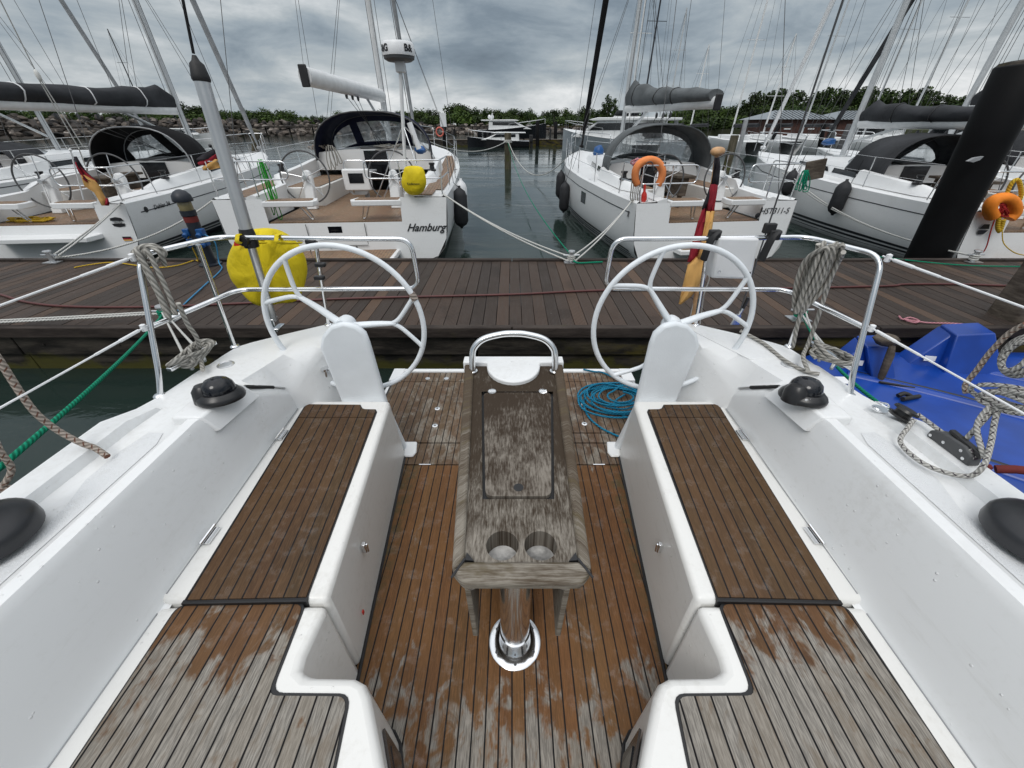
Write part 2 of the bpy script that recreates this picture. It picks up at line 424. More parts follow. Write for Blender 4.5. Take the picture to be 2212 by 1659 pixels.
M['flag_gold'] = canvas('flag_gold', (.66, .38, .13), .85, .3, 8)
M['blueplastic'] = plain('blue_rotomoulded_plastic', (.005, .046, .28), .32, 0, var=.15, scale=3, bump=.1, bscale=12)
M['pile_black'] = plain('black_pile_sleeve', (.0035, .0035, .004), .62, 0, var=.3, scale=1.5, bump=.2, bscale=5); M['pile_black'].node_tree.nodes['Principled BSDF'].inputs['Specular IOR Level'].default_value = .18
M['lav'] = plain('navy_painted_steel', (.010, .014, .022), .5)
M['glassy'] = plain('amber_lamp_glass', (.22, .19, .10), .15)
M['blue'] = plain('blue_plastic', (.008, .075, .24), .45)
M['white'] = plain('white_plastic', (.78, .79, .80), .4, var=.03)
M['grey'] = plain('grey_plastic', (.30, .31, .32), .5)
M['dkgrey'] = plain('dark_grey_plastic', (.07, .072, .075), .55)
M['buoy'] = plain('faded_red_buoy', (.62, .14, .10), .55)
M['ink'] = plain('black_lettering', (.012, .012, .014), .5)
M['lip'] = plain('dark_pinstripe', (.020, .022, .030), .35)
M['antifoul'] = plain('dark_antifouling', (.012, .016, .024), .6)
M['hull_grey'] = plain('grey_hull_paint', (.36, .40, .43), .35, var=.08)
M['hull_dark'] = plain('dark_hull_paint', (.010, .011, .014), .25)
M['boathouse'] = plain('brown_boathouse_cladding', (.072, .030, .022), .75, var=.25, scale=3)
M['metalroof'] = plain('grey_standing_seam_roof', (.20, .23, .25), .45, .2)
def clear_vinyl():
    t = NT('clear_vinyl'); n = t.noise(t.mapping(t.co(), (1, 1, .5)), 4, 5, .65)
    tr = t.n('ShaderNodeBsdfTransparent', ins={'Color': c3(.80, .83, .84)}); gl = t.n('ShaderNodeBsdfPrincipled', ins={'Base Color': c3(.66, .69, .71), 'Roughness': .16})
    mx = t.n('ShaderNodeMixShader'); t.set(mx.inputs[0], t.math('ADD', .30, t.math('MULTIPLY', t.smooth(n, .38, .70), .42))); t.set(mx.inputs[1], tr); t.set(mx.inputs[2], gl)
    t.t.links.new(mx.outputs[0], t.out.inputs[0]); return t.m
M['vinyl'] = clear_vinyl()
def pontoon_boards():
    t = NT('grooved_pontoon_boards'); t.spec = .16; co = t.co(); x, y, z = t.sep(co)
    tone = t.n('ShaderNodeAttribute', attribute_name='tone').outputs['Fac']
    v = t.comb(x, y, t.math('MULTIPLY', tone, 9.0))
    g = t.noise(t.mapping(v, (42, 2.2, 1)), 1, 5, .65); blot = t.noise(v, 1.6, 5, .65)
    col = t.ramp(tone, [(0, (.047, .036, .030)), (.35, (.059, .044, .036)), (.6, (.072, .051, .040)), (.85, (.084, .057, .043)), (1, (.125, .080, .054))])
    col = t.mix(t.math('MULTIPLY', t.smooth(g, .45, .75), .45), col, c3(.085, .075, .068))
    col = t.mix(t.math('MULTIPLY', t.smooth(blot, .52, .7), .4), col, c3(.020, .017, .015))
    spk = t.smooth(t.noise(t.mapping(co, (9, 26, 1)), 1, 3, .6), .735, .78); col = t.mix(t.math('MULTIPLY', spk, .7), col, c3(.26, .25, .23))
    gr = t.math('ABSOLUTE', t.math('SUBTRACT', t.math('FRACT', t.math('MULTIPLY', x, 1/.0145)), .5)); gm = t.smooth(gr, .12, .40)
    col = t.mix(t.math('MULTIPLY', t.smooth(gr, .30, .48), .6), col, c3(.010, .008, .007))
    t.p(Base_Color=col, Roughness=t.math('ADD', .42, t.math('MULTIPLY', blot, .25)))
    t.bump(t.math('SUBTRACT', t.math('MULTIPLY', g, .25), gm), .55, .006); return t.m
M['boards'] = pontoon_boards()
def old_timber(name, a, b, algae=(.055, .052, .012), zg=(0.0, .35), sc=(1.2, 6, 6), lichen=False):
    t = NT(name); t.spec = .2; co = t.n('ShaderNodeNewGeometry').outputs['Position']; x, y, z = t.sep(co)
    g = t.noise(t.mapping(co, sc), 1, 6, .7); b2 = t.noise(co, 2.2, 5, .65)
    col = t.mix(t.smooth(g, .35, .7), c3(*a), c3(*b))
    g2 = t.n('ShaderNodeMapRange'); t.set(g2.inputs[0], z); g2.inputs[1].default_value = zg[1]; g2.inputs[2].default_value = zg[0]; g2.inputs[3].default_value = -.12; g2.inputs[4].default_value = .2
    col = t.mix(t.smooth(t.math('ADD', b2, g2.outputs[0]), .52, .70), col, c3(*algae))
    if lichen: # yellow growth on the sheltered end of the jetty face
        lm = t.math('MULTIPLY', t.smooth(x, .4, 2.2), t.smooth(t.noise(t.mapping(co, (1.3, 3, 4), (4, 0, 0)), 1, 6, .68), .46, .62)); col = t.mix(t.math('MULTIPLY', lm, .85), col, c3(.105, .085, .012))
    t.p(Base_Color=col, Roughness=.75); t.bump(g, .6, .02); return t.m
M['timber'] = old_timber('wet_old_timber', (.010, .009, .008), (.070, .060, .049), lichen=True)
M['timber_top'] = old_timber('pontoon_edge_timber', (.022, .017, .015), (.062, .050, .043), zg=(-1, -.5))
M['pile'] = old_timber('mooring_pile_timber', (.045, .040, .024), (.12, .105, .075), (.075, .085, .022), (-.4, 1.6), (6, 6, 1.0))
M['oldwood'] = old_timber('grey_weathered_board', (.060, .048, .038), (.15, .125, .10), zg=(-3, -2), sc=(3, 3, 12))
def water_mat():
    t = NT('harbour_water'); t.spec = .5; co = t.n('ShaderNodeNewGeometry').outputs['Position']
    n1 = t.noise(t.mapping(co, (1.0, 2.2, 1)), 1.5, 3, .55, .6); n2 = t.noise(t.mapping(co, (1, 1.7, 1), rot=(0, 0, .5)), 6.5, 3, .6)
    n3 = t.noise(t.mapping(co, (1, 3, 1), rot=(0, 0, .2)), .13, 3, .6)
    amp = t.math('ADD', .15, t.math('MULTIPLY', t.smooth(n3, .38, .66), .85))
    h = t.math('MULTIPLY', t.math('ADD', n1, t.math('MULTIPLY', n2, .28)), amp)
    t.p(Base_Color=c3(.016, .027, .023), Roughness=.05, IOR=1.33); t.bump(h, .17, .10); return t.m
M['water'] = water_mat()
def rock_mat():
    t = NT('breakwater_rock'); t.spec = .2; co = t.co(); oi = t.n('ShaderNodeObjectInfo').outputs['Random']; tone = t.n('ShaderNodeAttribute', attribute_name='tone').outputs['Fac']
    r = t.math('FRACT', t.math('ADD', oi, tone)); n = t.noise(co, 1.3, 5, .65)
    col = t.ramp(r, [(0, (.025, .024, .024)), (.35, (.058, .050, .044)), (.65, (.115, .095, .080)), (.85, (.19, .160, .135)), (1, (.34, .31, .285))])
    col = t.mix(t.math('MULTIPLY', t.smooth(n, .4, .7), .6), col, c3(.04, .038, .036)); t.p(Base_Color=col, Roughness=.85); t.bump(n, .5, .1); return t.m
M['rock'] = rock_mat()
def leaf_mat(name, a, b):
    t = NT(name); t.spec = .15; oi = t.n('ShaderNodeObjectInfo').outputs['Random']; tone = t.n('ShaderNodeAttribute', attribute_name='tone').outputs['Fac']
    col = t.mix(tone, c3(*a), c3(*b)); col = t.mix(t.math('MULTIPLY', oi, .8), col, c3(a[0]*.6+.012, a[1]*.75+.006, a[2]*.8+.003)); t.p(Base_Color=col, Roughness=.7); return t.m
M['leaf1'] = leaf_mat('dark_foliage', (.012, .027, .010), (.048, .090, .020)); M['leaf2'] = leaf_mat('mid_foliage', (.022, .044, .010), (.088, .140, .026)); M['leaf3'] = leaf_mat('poplar_foliage', (.014, .030, .010), (.060, .098, .022))
M['bark'] = plain('bark', (.045, .038, .03), .9)
M['land'] = plain('shore_scrub_ground', (.045, .052, .024), .95, var=.4, scale=.3)
# ------------------------------------------------------------------ world, sun, camera
w = bpy.data.worlds.new('World'); SC.world = w; w.use_nodes = True
nt = w.node_tree; nt.nodes.clear()
class WT(NT):
    def __init__(s, tree): s.t = tree
W = WT(nt)
SUN_EL, SUN_AZ = math.radians(52), math.radians(200)
sky = W.n('ShaderNodeTexSky', sky_type='NISHITA', sun_disc=False, sun_elevation=SUN_EL, sun_rotation=SUN_AZ, air_density=1.2, dust_density=3.0)
dr = W.co('Generated'); dx, dy, dz = W.sep(dr)
zz = W.math('MAXIMUM', dz, 0.0)
pv = W.comb(dx, dy, W.math('MULTIPLY', zz, 3.0))
n1 = W.noise(W.mapping(pv, (1, 1, .8), loc=(3.1, 1.7, .3)), 1.9, 7, .48, .2); n2 = W.noise(W.mapping(pv, (1, 1, 1.1), loc=(9.4, 4.2, 2)), 5.0, 9, .60, .35)
nn = W.math('ADD', W.math('MULTIPLY', n1, .58), W.math('MULTIPLY', n2, .42))
low = W.math('MULTIPLY', W.smooth(dz, .11, .02), .10)            # thinner, brighter cloud towards the horizon
mid = W.math('MULTIPLY', W.smooth(W.math('ABSOLUTE', W.math('SUBTRACT', dx, -.02)), .35, .05), .03)
f = W.math('ADD', W.math('ADD', nn, low), mid)
vis = W.ramp(f, [(.35, (.165, .21, .262)), (.43, (.25, .31, .37)), (.50, (.385, .45, .505)), (.55, (.51, .565, .60)), (.60, (.70, .74, .765)), (.66, (.96, .98, .99))])
up = W.smooth(dz, .32, .98)
over = W.mix(W.smooth(nn, .35, .7), c3(1.45, 1.49, 1.55), c3(2.15, 2.17, 2.20))
cl = W.mix(up, vis, over)
skyc = W.mix(.94, sky.outputs[0], W.mix(1.0, cl, c3(10, 10, 10), 'MULTIPLY'))
# the mixed sky is in the sky texture's own brightness, so the background strength stays 0.1
bg = W.n('ShaderNodeBackground', ins={'Strength': .10}); W.set(bg.inputs['Color'], skyc)
out = W.n('ShaderNodeOutputWorld'); nt.links.new(bg.outputs[0], out.inputs[0])
for nd in nt.nodes:
    if nd.type == 'MIX' and nd.blend_type == 'MULTIPLY': nd.clamp_result = False
sl = bpy.data.lights.new('sun', 'SUN'); sl.energy = 1.2; sl.angle = math.radians(24); sl.color = (1, .97, .93)
so = bpy.data.objects.new('sun', sl); COL.objects.link(so)
sdir = V((math.sin(SUN_AZ)*math.cos(SUN_EL), math.cos(SUN_AZ)*math.cos(SUN_EL), math.sin(SUN_EL)))
so.rotation_euler = (-sdir).to_track_quat('-Z', 'Y').to_euler(); so.location = (0, -5, 30)
cam = bpy.data.cameras.new('camera'); co_ = bpy.data.objects.new('camera', cam); COL.objects.link(co_); SC.camera = co_
cam.sensor_width = 36; cam.sensor_fit = 'HORIZONTAL'; cam.lens = 36*FPX/2212; cam.clip_start = .05; cam.clip_end = 6000
co_.location = (0, 0, EYE); co_.rotation_euler = (PI/2-PITCH, 0, 0)
SC.view_settings.view_transform = 'Standard'; SC.view_settings.look = 'None'; SC.view_settings.exposure = -.18; SC.view_settings.gamma = 1
SC.cycles.max_bounces = 8; SC.cycles.transparent_max_bounces = 12; SC.cycles.use_denoising = True
# ------------------------------------------------------------------ water
q = MB(); q.poly([(-2500, -400, 0), (2500, -400, 0), (2500, 3000, 0), (-2500, 3000, 0)])
wo = q.build('water', M['water'], org=(0, 0, 0)); tag(wo, 'dark grey green harbour water between the boats and the jetty', 'water', kind='structure')
# ------------------------------------------------------------------ the jetty
jt = thing('jetty', 'dark brown grooved timber jetty crossing behind the near yacht', 'jetty', (0, 5.1, 0))
rn = random.Random(21); q = MB(); tones = []
x = -16.0
while x < 17.5:
    t = rn.random(); z = .55+rn.uniform(-.002, .002); q.box((x+.071, 5.09, z-.016), (.139, 2.46, .032)); tones += [t]*6; x += .1465
q.build('deck_boards', M['boards'], jt, attr=lambda i: tones[i])
for y0, h in ((3.83, .565), (6.345, .575)):
    q = MB(); xx = -16
    while xx < 17.4: q.box((xx+2.0, y0, h-.05), (3.985, .085, .12)); xx += 4
    q.build('edge_beam', M['timber_top'], jt, bevel=.008)
q = MB()
xx = -16
while xx < 17.4:
    q.box((xx+2.6, 3.90, .33), (5.18, .10, .25)); q.box((xx+2.6, 6.28, .33), (5.18, .1, .25)); q.box((xx+2.6, 3.97, .08), (5.19, .16, .24)); xx += 5.2
for k in range(9): q.box((-15.2+4*k, 5.1, .40), (.16, 2.3, .14))
q.build('fascia_timber', M['timber'], jt, bevel=.01)
q = MB()
for x in (-11, -7, -3, 1, 5.2, 9, 13): q.lathe([(.0, -1), (.14, -1), (.14, .44), (0, .44)], (x, 5.1, 0), 14)
q.build('support_pile', M['timber'], jt, smooth=40)
q = MB()
for k in range(26):
    x = -12+k*.96+rn.uniform(-.2, .2); q.lathe([(.014, 0), (.012, -.008), (0, -.012)], (x, 3.85, .30+rn.uniform(-.05, .08)), 8, 'y')
q.build('bolt_head', M['timber'], jt)
q = MB(); q.lathe([(.22, 0), (.22, .04), (0, .04)], (0, 0, 0), 6)
# ------------------------------------------------------------------ the yacht underfoot
own = thing('sailboat', 'white sailing yacht seen from its own teak cockpit, twin white wheels and folding table', 'sailboat', (0, 1.0, 0))
def S(s, x, y, z): return V((s*x, y, z))
ST = [
 (-1.6, [(1.200,.985),(1.222,.992),(1.240,1.03),(1.308,1.335),(1.327,1.365),(1.375,1.363),(1.42,1.332),(1.59,1.318),(1.62,1.326),(1.63,1.366),(1.735,1.364),(1.755,1.30)]),
 (.27, [(1.200,.985),(1.222,.992),(1.240,1.03),(1.308,1.335),(1.327,1.365),(1.375,1.363),(1.42,1.332),(1.59,1.318),(1.62,1.326),(1.63,1.366),(1.735,1.364),(1.755,1.30)]),
 (.68, [(1.208,.985),(1.230,.992),(1.248,1.03),(1.308,1.335),(1.327,1.365),(1.375,1.363),(1.42,1.332),(1.59,1.318),(1.62,1.326),(1.63,1.366),(1.735,1.364),(1.755,1.30)]),
 (1.25, [(1.235,.985),(1.256,.992),(1.272,1.03),(1.313,1.335),(1.331,1.365),(1.378,1.363),(1.42,1.332),(1.59,1.318),(1.612,1.326),(1.622,1.366),(1.73,1.364),(1.75,1.30)]),
 (1.40, [(1.245,.985),(1.264,.992),(1.278,1.03),(1.302,1.315),(1.322,1.350),(1.385,1.35),(1.42,1.33),(1.57,1.316),(1.61,1.314),(1.63,1.324),(1.725,1.318),(1.745,1.27)]),
 (1.52, [(1.25,.985),(1.268,.992),(1.28,1.03),(1.293,1.285),(1.312,1.318),(1.365,1.325),(1.41,1.325),(1.56,1.314),(1.61,1.313),(1.65,1.312),(1.71,1.306),(1.728,1.25)]),
 (1.64, [(1.255,.985),(1.268,.992),(1.274,1.03),(1.282,1.212),(1.298,1.246),(1.34,1.285),(1.385,1.314),(1.545,1.312),(1.60,1.312),(1.65,1.311),(1.695,1.305),(1.712,1.25)]),
 (1.80, [(1.262,.985),(1.266,.992),(1.268,1.03),(1.272,1.098),(1.285,1.130),(1.31,1.19),(1.355,1.302),(1.53,1.309),(1.58,1.308),(1.63,1.307),(1.68,1.303),(1.695,1.25)]),
 (1.82, [(1.06,.585),(1.10,.7),(1.20,.95),(1.262,1.098),(1.277,1.13),(1.305,1.195),(1.35,1.302),(1.52,1.308),(1.57,1.307),(1.62,1.305),(1.67,1.302),(1.69,1.25)]),
 (1.93, [(1.055,.585),(1.08,.7),(1.13,.95),(1.195,1.185),(1.21,1.218),(1.245,1.26),(1.315,1.303),(1.51,1.306),(1.56,1.305),(1.61,1.303),(1.66,1.30),(1.678,1.25)]),
 (2.03, [(1.05,.585),(1.06,.7),(1.08,.9),(1.125,1.255),(1.14,1.288),(1.19,1.30),(1.30,1.303),(1.5,1.303),(1.55,1.302),(1.60,1.30),(1.645,1.298),(1.66,1.25)]),
 (2.09, [(1.045,.585),(1.055,.7),(1.075,.9),(1.12,1.27),(1.135,1.30),(1.20,1.302),(1.31,1.303),(1.45,1.303),(1.50,1.302),(1.54,1.30),(1.585,1.298),(1.60,1.25)]),
 (2.22, [(1.04,.585),(1.05,.7),(1.07,.9),(1.115,1.27),(1.13,1.30),(1.16,1.302),(1.22,1.303),(1.30,1.303),(1.34,1.302),(1.38,1.30),(1.41,1.298),(1.425,1.25)]),
 (2.35, [(1.03,.585),(1.04,.7),(1.06,.9),(1.11,1.27),(1.125,1.30),(1.14,1.302),(1.16,1.303),(1.18,1.303),(1.195,1.302),(1.205,1.30),(1.22,1.298),(1.235,1.25)]),
]
dk = MB(); hu = MB()
for s in (-1, 1):
    dk.grid([[S(s, x, y, z) for x, z in pr] for y, pr in ST], flip=(s > 0))
    rows = []
    for y, pr in ST:
        x = pr[-1][0]; rows.append([S(s, x, y, 1.25), S(s, x-.002, y-.02, .95), S(s, x-.05, y-.05, .5), S(s, x-.18, y-.10, .08), S(s, x-.5, y-.25, -.35)])
    hu.grid(rows, flip=(s > 0))
    pr = ST[-1][1]; dk.poly([S(s, x, 2.35, z) for x, z in pr]+[S(s, 1.16, 2.33, .5)])
# transom below the folded-down platform
hu.grid([[V((x, 2.33-abs(x)*.02, z)) for x in (-1.17, -.6, 0, .6, 1.17)] for z in (.545, .1, -.3)])
dk.each('side_deck', M['gel'], own, smooth=32); hu.build('hull', M['gel'], own, smooth=40)
# nonskid inlays on the side decks
nsk = MB()
for s in (-1, 1):
    nsk.poly([S(s, *p) for p in [(1.432, -1.5, 1.3330), (1.432, 1.15, 1.3330), (1.46, 1.22, 1.3308), (1.53, 1.23, 1.3252), (1.56, 1.12, 1.3227), (1.56, .97, 1.3227), (1.51, .84, 1.3267), (1.50, .45, 1.3275), (1.56, .3, 1.3227), (1.56, -1.5, 1.3227)]])
nsk.each('nonskid_patch', M['nonskid'], own)
# compass plates let into the coaming
for s in (-1, 1):
    pl = MB(); fl_ = (lambda q: q) if s < 0 else (lambda q: q[::-1])
    A, E_, D_, F_, B_, C_ = [pl.vert(S(s, *p)) for p in ((1.322, 1.27, 1.371), (1.45, 1.27, 1.371), (1.45, 1.555, 1.367), (1.312, 1.545, 1.360), (1.286, 1.285, 1.285), (1.262, 1.57, 1.275))]
    E2, D2 = [pl.vert(S(s, *p)) for p in ((1.45, 1.27, 1.28), (1.45, 1.57, 1.28))]
    for q_ in ((A, F_, D_, E_), (B_, C_, F_, A), (B_, A, E_, E2), (C_, D2, D_, F_), (E_, D_, D2, E2)): pl.face(fl_(q_)[::-1])
    pl.build('compass_plate', M['gel'], own, bevel=.010)
    c = MB(); cc = S(s, 1.322, 1.418, 1.366)
    Rm = Matrix.Rotation(math.radians(-8), 3, 'X')
    c.lathe([(.0, 0), (.094, 0), (.096, .010), (.090, .024), (.074, .040), (.0, .040)], cc, 28, rot=Rm)
    cu = c.build('compass', M['black'], own, smooth=35)
    d = MB(); d.lathe([(.066, .034), (.066, .052), (.060, .074), (.044, .092), (.022, .101), (0, .103)], cc, 24, rot=Rm)
    d.build('compass_dome', M['screen'], cu, smooth=40)
    h = MB(); h.lathe([(.0, .0), (.050, .0), (.046, .055), (.030, .078), (0, .085)], cc+V((-.052, -.02, 0)), 18, rot=Rm); h.build('compass_hood', M['black'], cu, smooth=40)
    for tx, dx in (((('33'), -.012), ('N', .02)) if s < 0 else ((('20'), -.02), ('40', -.042), ('160', .012))):
        letters(tx, .014, cc+V((dx, -.070, .040)), (1, 0, 0), (0, .5, 1), M['white'], cu, org=ORG[own.name], name='dial_figure')
# seats
def seat_body(name, top, bot, zt, zb, mat, bev):
    for s in (-1, 1):
        b = MB(); n = len(top)
        lo = [b.vert(S(s, x, y, zb)) for x, y in bot]; hi = [b.vert(S(s, x, y, zt)) for x, y in top]
        f = (lambda q: q) if s < 0 else (lambda q: q[::-1])
        b.face(f(hi)); b.face(f(lo[::-1]))
        for i in range(n): j = (i+1) % n; b.face(f((lo[i], lo[j], hi[j], hi[i])))
        yield s, b.build(name, mat, own, bevel=bev, seg=3)
aft_top = [(1.255, .695), (1.27, 1.885), (.745, 1.885), (.735, 1.83), (.653, .700)]
aft_bot = [(1.255, .695), (1.27, 1.885), (.72, 1.885), (.703, 1.83), (.610, .645)]
fw_top = [(1.25, .688), (.652, .692), (.668, .53), (.662, .495), (.635, .478), (.485, .477), (.45, .463), (.425, .432), (.335, .27), (.30, .1), (.29, -.8), (1.25, -.8)]
fw_bot = [(1.25, .688), (.608, .64), (.605, .60), (.600, .55), (.585, .50), (.46, .455), (.425, .445), (.395, .41), (.345, .27), (.33, .1), (.32, -.8), (1.25, -.8)]
teakU = lambda p: (p.x, p.y)
lidU = lambda p: (abs(p.x)-.0735*(p.y-.685)+.011, p.y)
for s, o in seat_body('seat_locker', aft_top, aft_bot, 1.010, .58, M['gel2'], .022):
    gp = MB(); gp.prism([(s*x, y) for x, y in ((1.156, .6835), (.722, .692), (.722, .706), (1.156, .697))], .975, 1.0128); gp.build('lid_gap', M['caulk'], o)
    lid = [(1.152, .690), (.722, .700), (.786, 1.765), (.80, 1.79), (.865, 1.792), (.882, 1.80), (.905, 1.835), (1.215, 1.84), (1.233, 1.82)]
    k = MB(); k.prism([(s*x, y) for x, y in lid], 1.006, 1.0135); k.build('caulk_border', M['caulk'], o)
    inner = [(1.145, .696), (.728, .706), (.792, 1.706), (1.217, 1.706)]
    inner2 = [(1.218, 1.711), (.7925, 1.711), (.794, 1.763), (.803, 1.783), (.868, 1.785), (.887, 1.794), (.909, 1.828), (1.21, 1.833), (1.224, 1.818)]
    t = MB(); t.prism([(s*x, y) for x, y in inner], 1.007, 1.0185); t.prism([(s*x, y) for x, y in inner2], 1.007, 1.0185)
    t.build('teak_lid', M['teak_lid'], o, uv=(lambda p, s=s: (lidU(p)[0]+(0 if s < 0 else 3.3), p.y)))
    hg = MB()
    for yy in (.95, 1.56):
        xx = 1.226+.026*(yy-.7)/1.1; hg.tube([S(s, xx, yy-.045, 1.026), S(s, xx, yy+.045, 1.026)], .007, 8); hg.box(S(s, xx-.012, yy, 1.018), (.03, .075, .005)); hg.build('hinge', M['steel'], o, smooth=40); hg = MB()
    la = MB(); yy = 1.0; xx = .653+.07*(yy-.7)
    la.box(S(s, .648, yy, .86), (.018, .022, .055)); la.tube([S(s, .638, yy, .83), S(s, .634, yy, .885)], .006, 6); la.build('latch', M['steel'], o, bevel=.003)
    if s < 0:
        st = MB(); st.box(S(s, .622, .80, .71), (.004, .012, .022)); st.build('red_sticker', M['red'], o)
for s, o in seat_body('seat_bench', fw_top, fw_bot, .994, .58, M['gel2'], .024):
    tk = fillet([V((x, y, 0)) for x, y in [(1.178, .690), (.727, .698), (.716, .436), (.478, .434), (.462, .27), (.42, -.75), (1.15, -.75), (1.165, .27)]], .035, 4, True)
    k = MB(); k.prism([(s*p.x, p.y) for p in tk], .990, .9965); k.build('caulk_border', M['caulk'], o)
    tk2 = fillet([V((x, y, 0)) for x, y in [(1.170, .683), (.735, .690), (.725, .428), (.487, .426), (.470, .27), (.43, -.74), (1.143, -.74), (1.158, .27)]], .03, 4, True)
    t = MB(); t.prism([(s*p.x, p.y) for p in tk2], .991, 1.000); t.build('teak_slats', M['teak_seat'], o, uv=(lambda p, s=s: (p.x*s+(0 if s < 0 else 2.1), p.y)))
    # dark recess panel in the inboard face
    r = MB(); a0, a1 = V((.405, .395, .0)), V((.352, .30, .0))
    def fp(u, z):   # a point on the sloping inboard face
        q = (z-.58)/(.994-.58); top = V((.425, .432)).lerp(V((.335, .27)), u); bt = V((.395, .41)).lerp(V((.345, .27)), u)
        w = bt.lerp(top, q); return S(s, w.x-.003, w.y+.002, z)
    pts = [fp(.30, .64), fp(.34, .90), fp(1.0, .93), fp(1.0, .64)]
    r.extr(pts, (-s*.006, .004, 0)); rc = r.build('recess_panel', plain('brown_black_panel', (.035, .026, .022), .25) if s < 0 else bpy.data.materials['brown_black_panel'], o)
    r = MB(); r.extr([fp(.52, .68)+V((-s*.005, .003, 0)), fp(.52, .85)+V((-s*.005, .003, 0)), fp(.9, .87)+V((-s*.005, .003, 0)), fp(.9, .68)+V((-s*.005, .003, 0))], (-s*.004, .003, 0)); r.build('recess_opening', M['screen'], rc)
# sole
sole = MB(); sole.box((0, .35, .57), (2.1, 3.0, .04)); sole.box((0, 2.1, .57), (2.1, .5, .04)); sole.build('cockpit_liner', M['gel2'], own)
f = MB(); f.prism([(-.80, -.8), (.80, -.8), (.80, 1.742), (-.80, 1.742)], .585, .600); fl = f.build('teak_sole', M['teak_floor'], own, uv=teakU)
f = MB()
f.prism([(-.98, 1.752), (.98, 1.752), (.98, 1.944), (-.98, 1.944)], .585, .600)
f.prism([(-1.0, 1.954), (-.30, 1.954), (-.30, 2.70), (-1.0, 2.70)], .585, .602); f.prism([(-.292, 1.954), (.30, 1.954), (.30, 2.70), (-.292, 2.70)], .585, .600)
f.prism([(.308, 1.954), (1.0, 1.954), (1.0, 2.045), (.308, 2.045)], .585, .601); f.prism([(.308, 2.055), (1.0, 2.055), (1.0, 2.70), (.308, 2.70)], .585, .602)
f.prism([(-.95, 2.708), (.95, 2.708), (.93, 2.845), (-.93, 2.845)], .585, .600)
f.each('teak_hatch_board', M['teak_aft'], own, uv=teakU)
f = MB(); f.prism([(-1.02, 1.74), (1.02, 1.74), (1.02, 2.72), (-1.02, 2.72)], .586, .592); f.build('caulk_gap', M['caulk'], own)
pf = MB(); pf.prism([(-1.06, 2.34), (1.06, 2.34), (1.04, 2.88), (1.0, 2.905), (-1.0, 2.905), (-1.04, 2.88)], .53, .590); po = pf.build('bathing_platform', M['gel'], own, bevel=.012)
pl = MB()
for s in (-1, 1): pl.box(S(s, .99, 2.80, .60), (.10, .19, .03))
pl.box((0, 2.877, .598), (1.95, .045, .022)); pl.build('platform_rim', M['gel'], po, bevel=.006)
fit = MB()
for x, y, r in ((-.57, 2.33, .020), (-.555, 2.13, .020), (.40, 2.30, .026), (.53, 2.38, .018), (.525, 2.15, .020)): fit.lathe([(r, .6), (r, .6035), (r*.8, .6045), (r*.35, .6045), (r*.3, .602), (0, .602)], (x, y, 0), 18)
for x in (-.72, -.56): fit.lathe([(.02, .6), (.02, .603), (0, .603)], (x, 2.75, 0), 14)
for s in (-1, 1): fit.box((s*.555, 1.747, .602), (.075, .007, .004))
fit.each('floor_fitting', M['steel'], own, smooth=30)
ck = MB()
for s in (-1, 1):
    sl_ = MB(); sl_.tube([S(s, x, y, z) for x, y, z in ((1.222, -.8, .9955), (1.222, .27, .9955), (1.229, .66, .9955))], .0022, 6); sl_.tube([S(s, x, y, z) for x, y, z in ((1.2335, .72, 1.0115), (1.246, 1.2, 1.0115), (1.257, 1.5, 1.0115), (1.262, 1.8, 1.0115))], .0022, 6); sl_.each('sealant_line', M['grey'], own)
for s in (-1, 1): ck.tube([S(s, x-.004, y-.002, .601) for x, y in [(.705, 1.85), (.610, .645), (.602, .56), (.585, .50), (.46, .455), (.425, .445), (.395, .41), (.345, .27), (.33, .1)]], .008, 6)
ck.build('sole_sealant', M['caulk'], own)
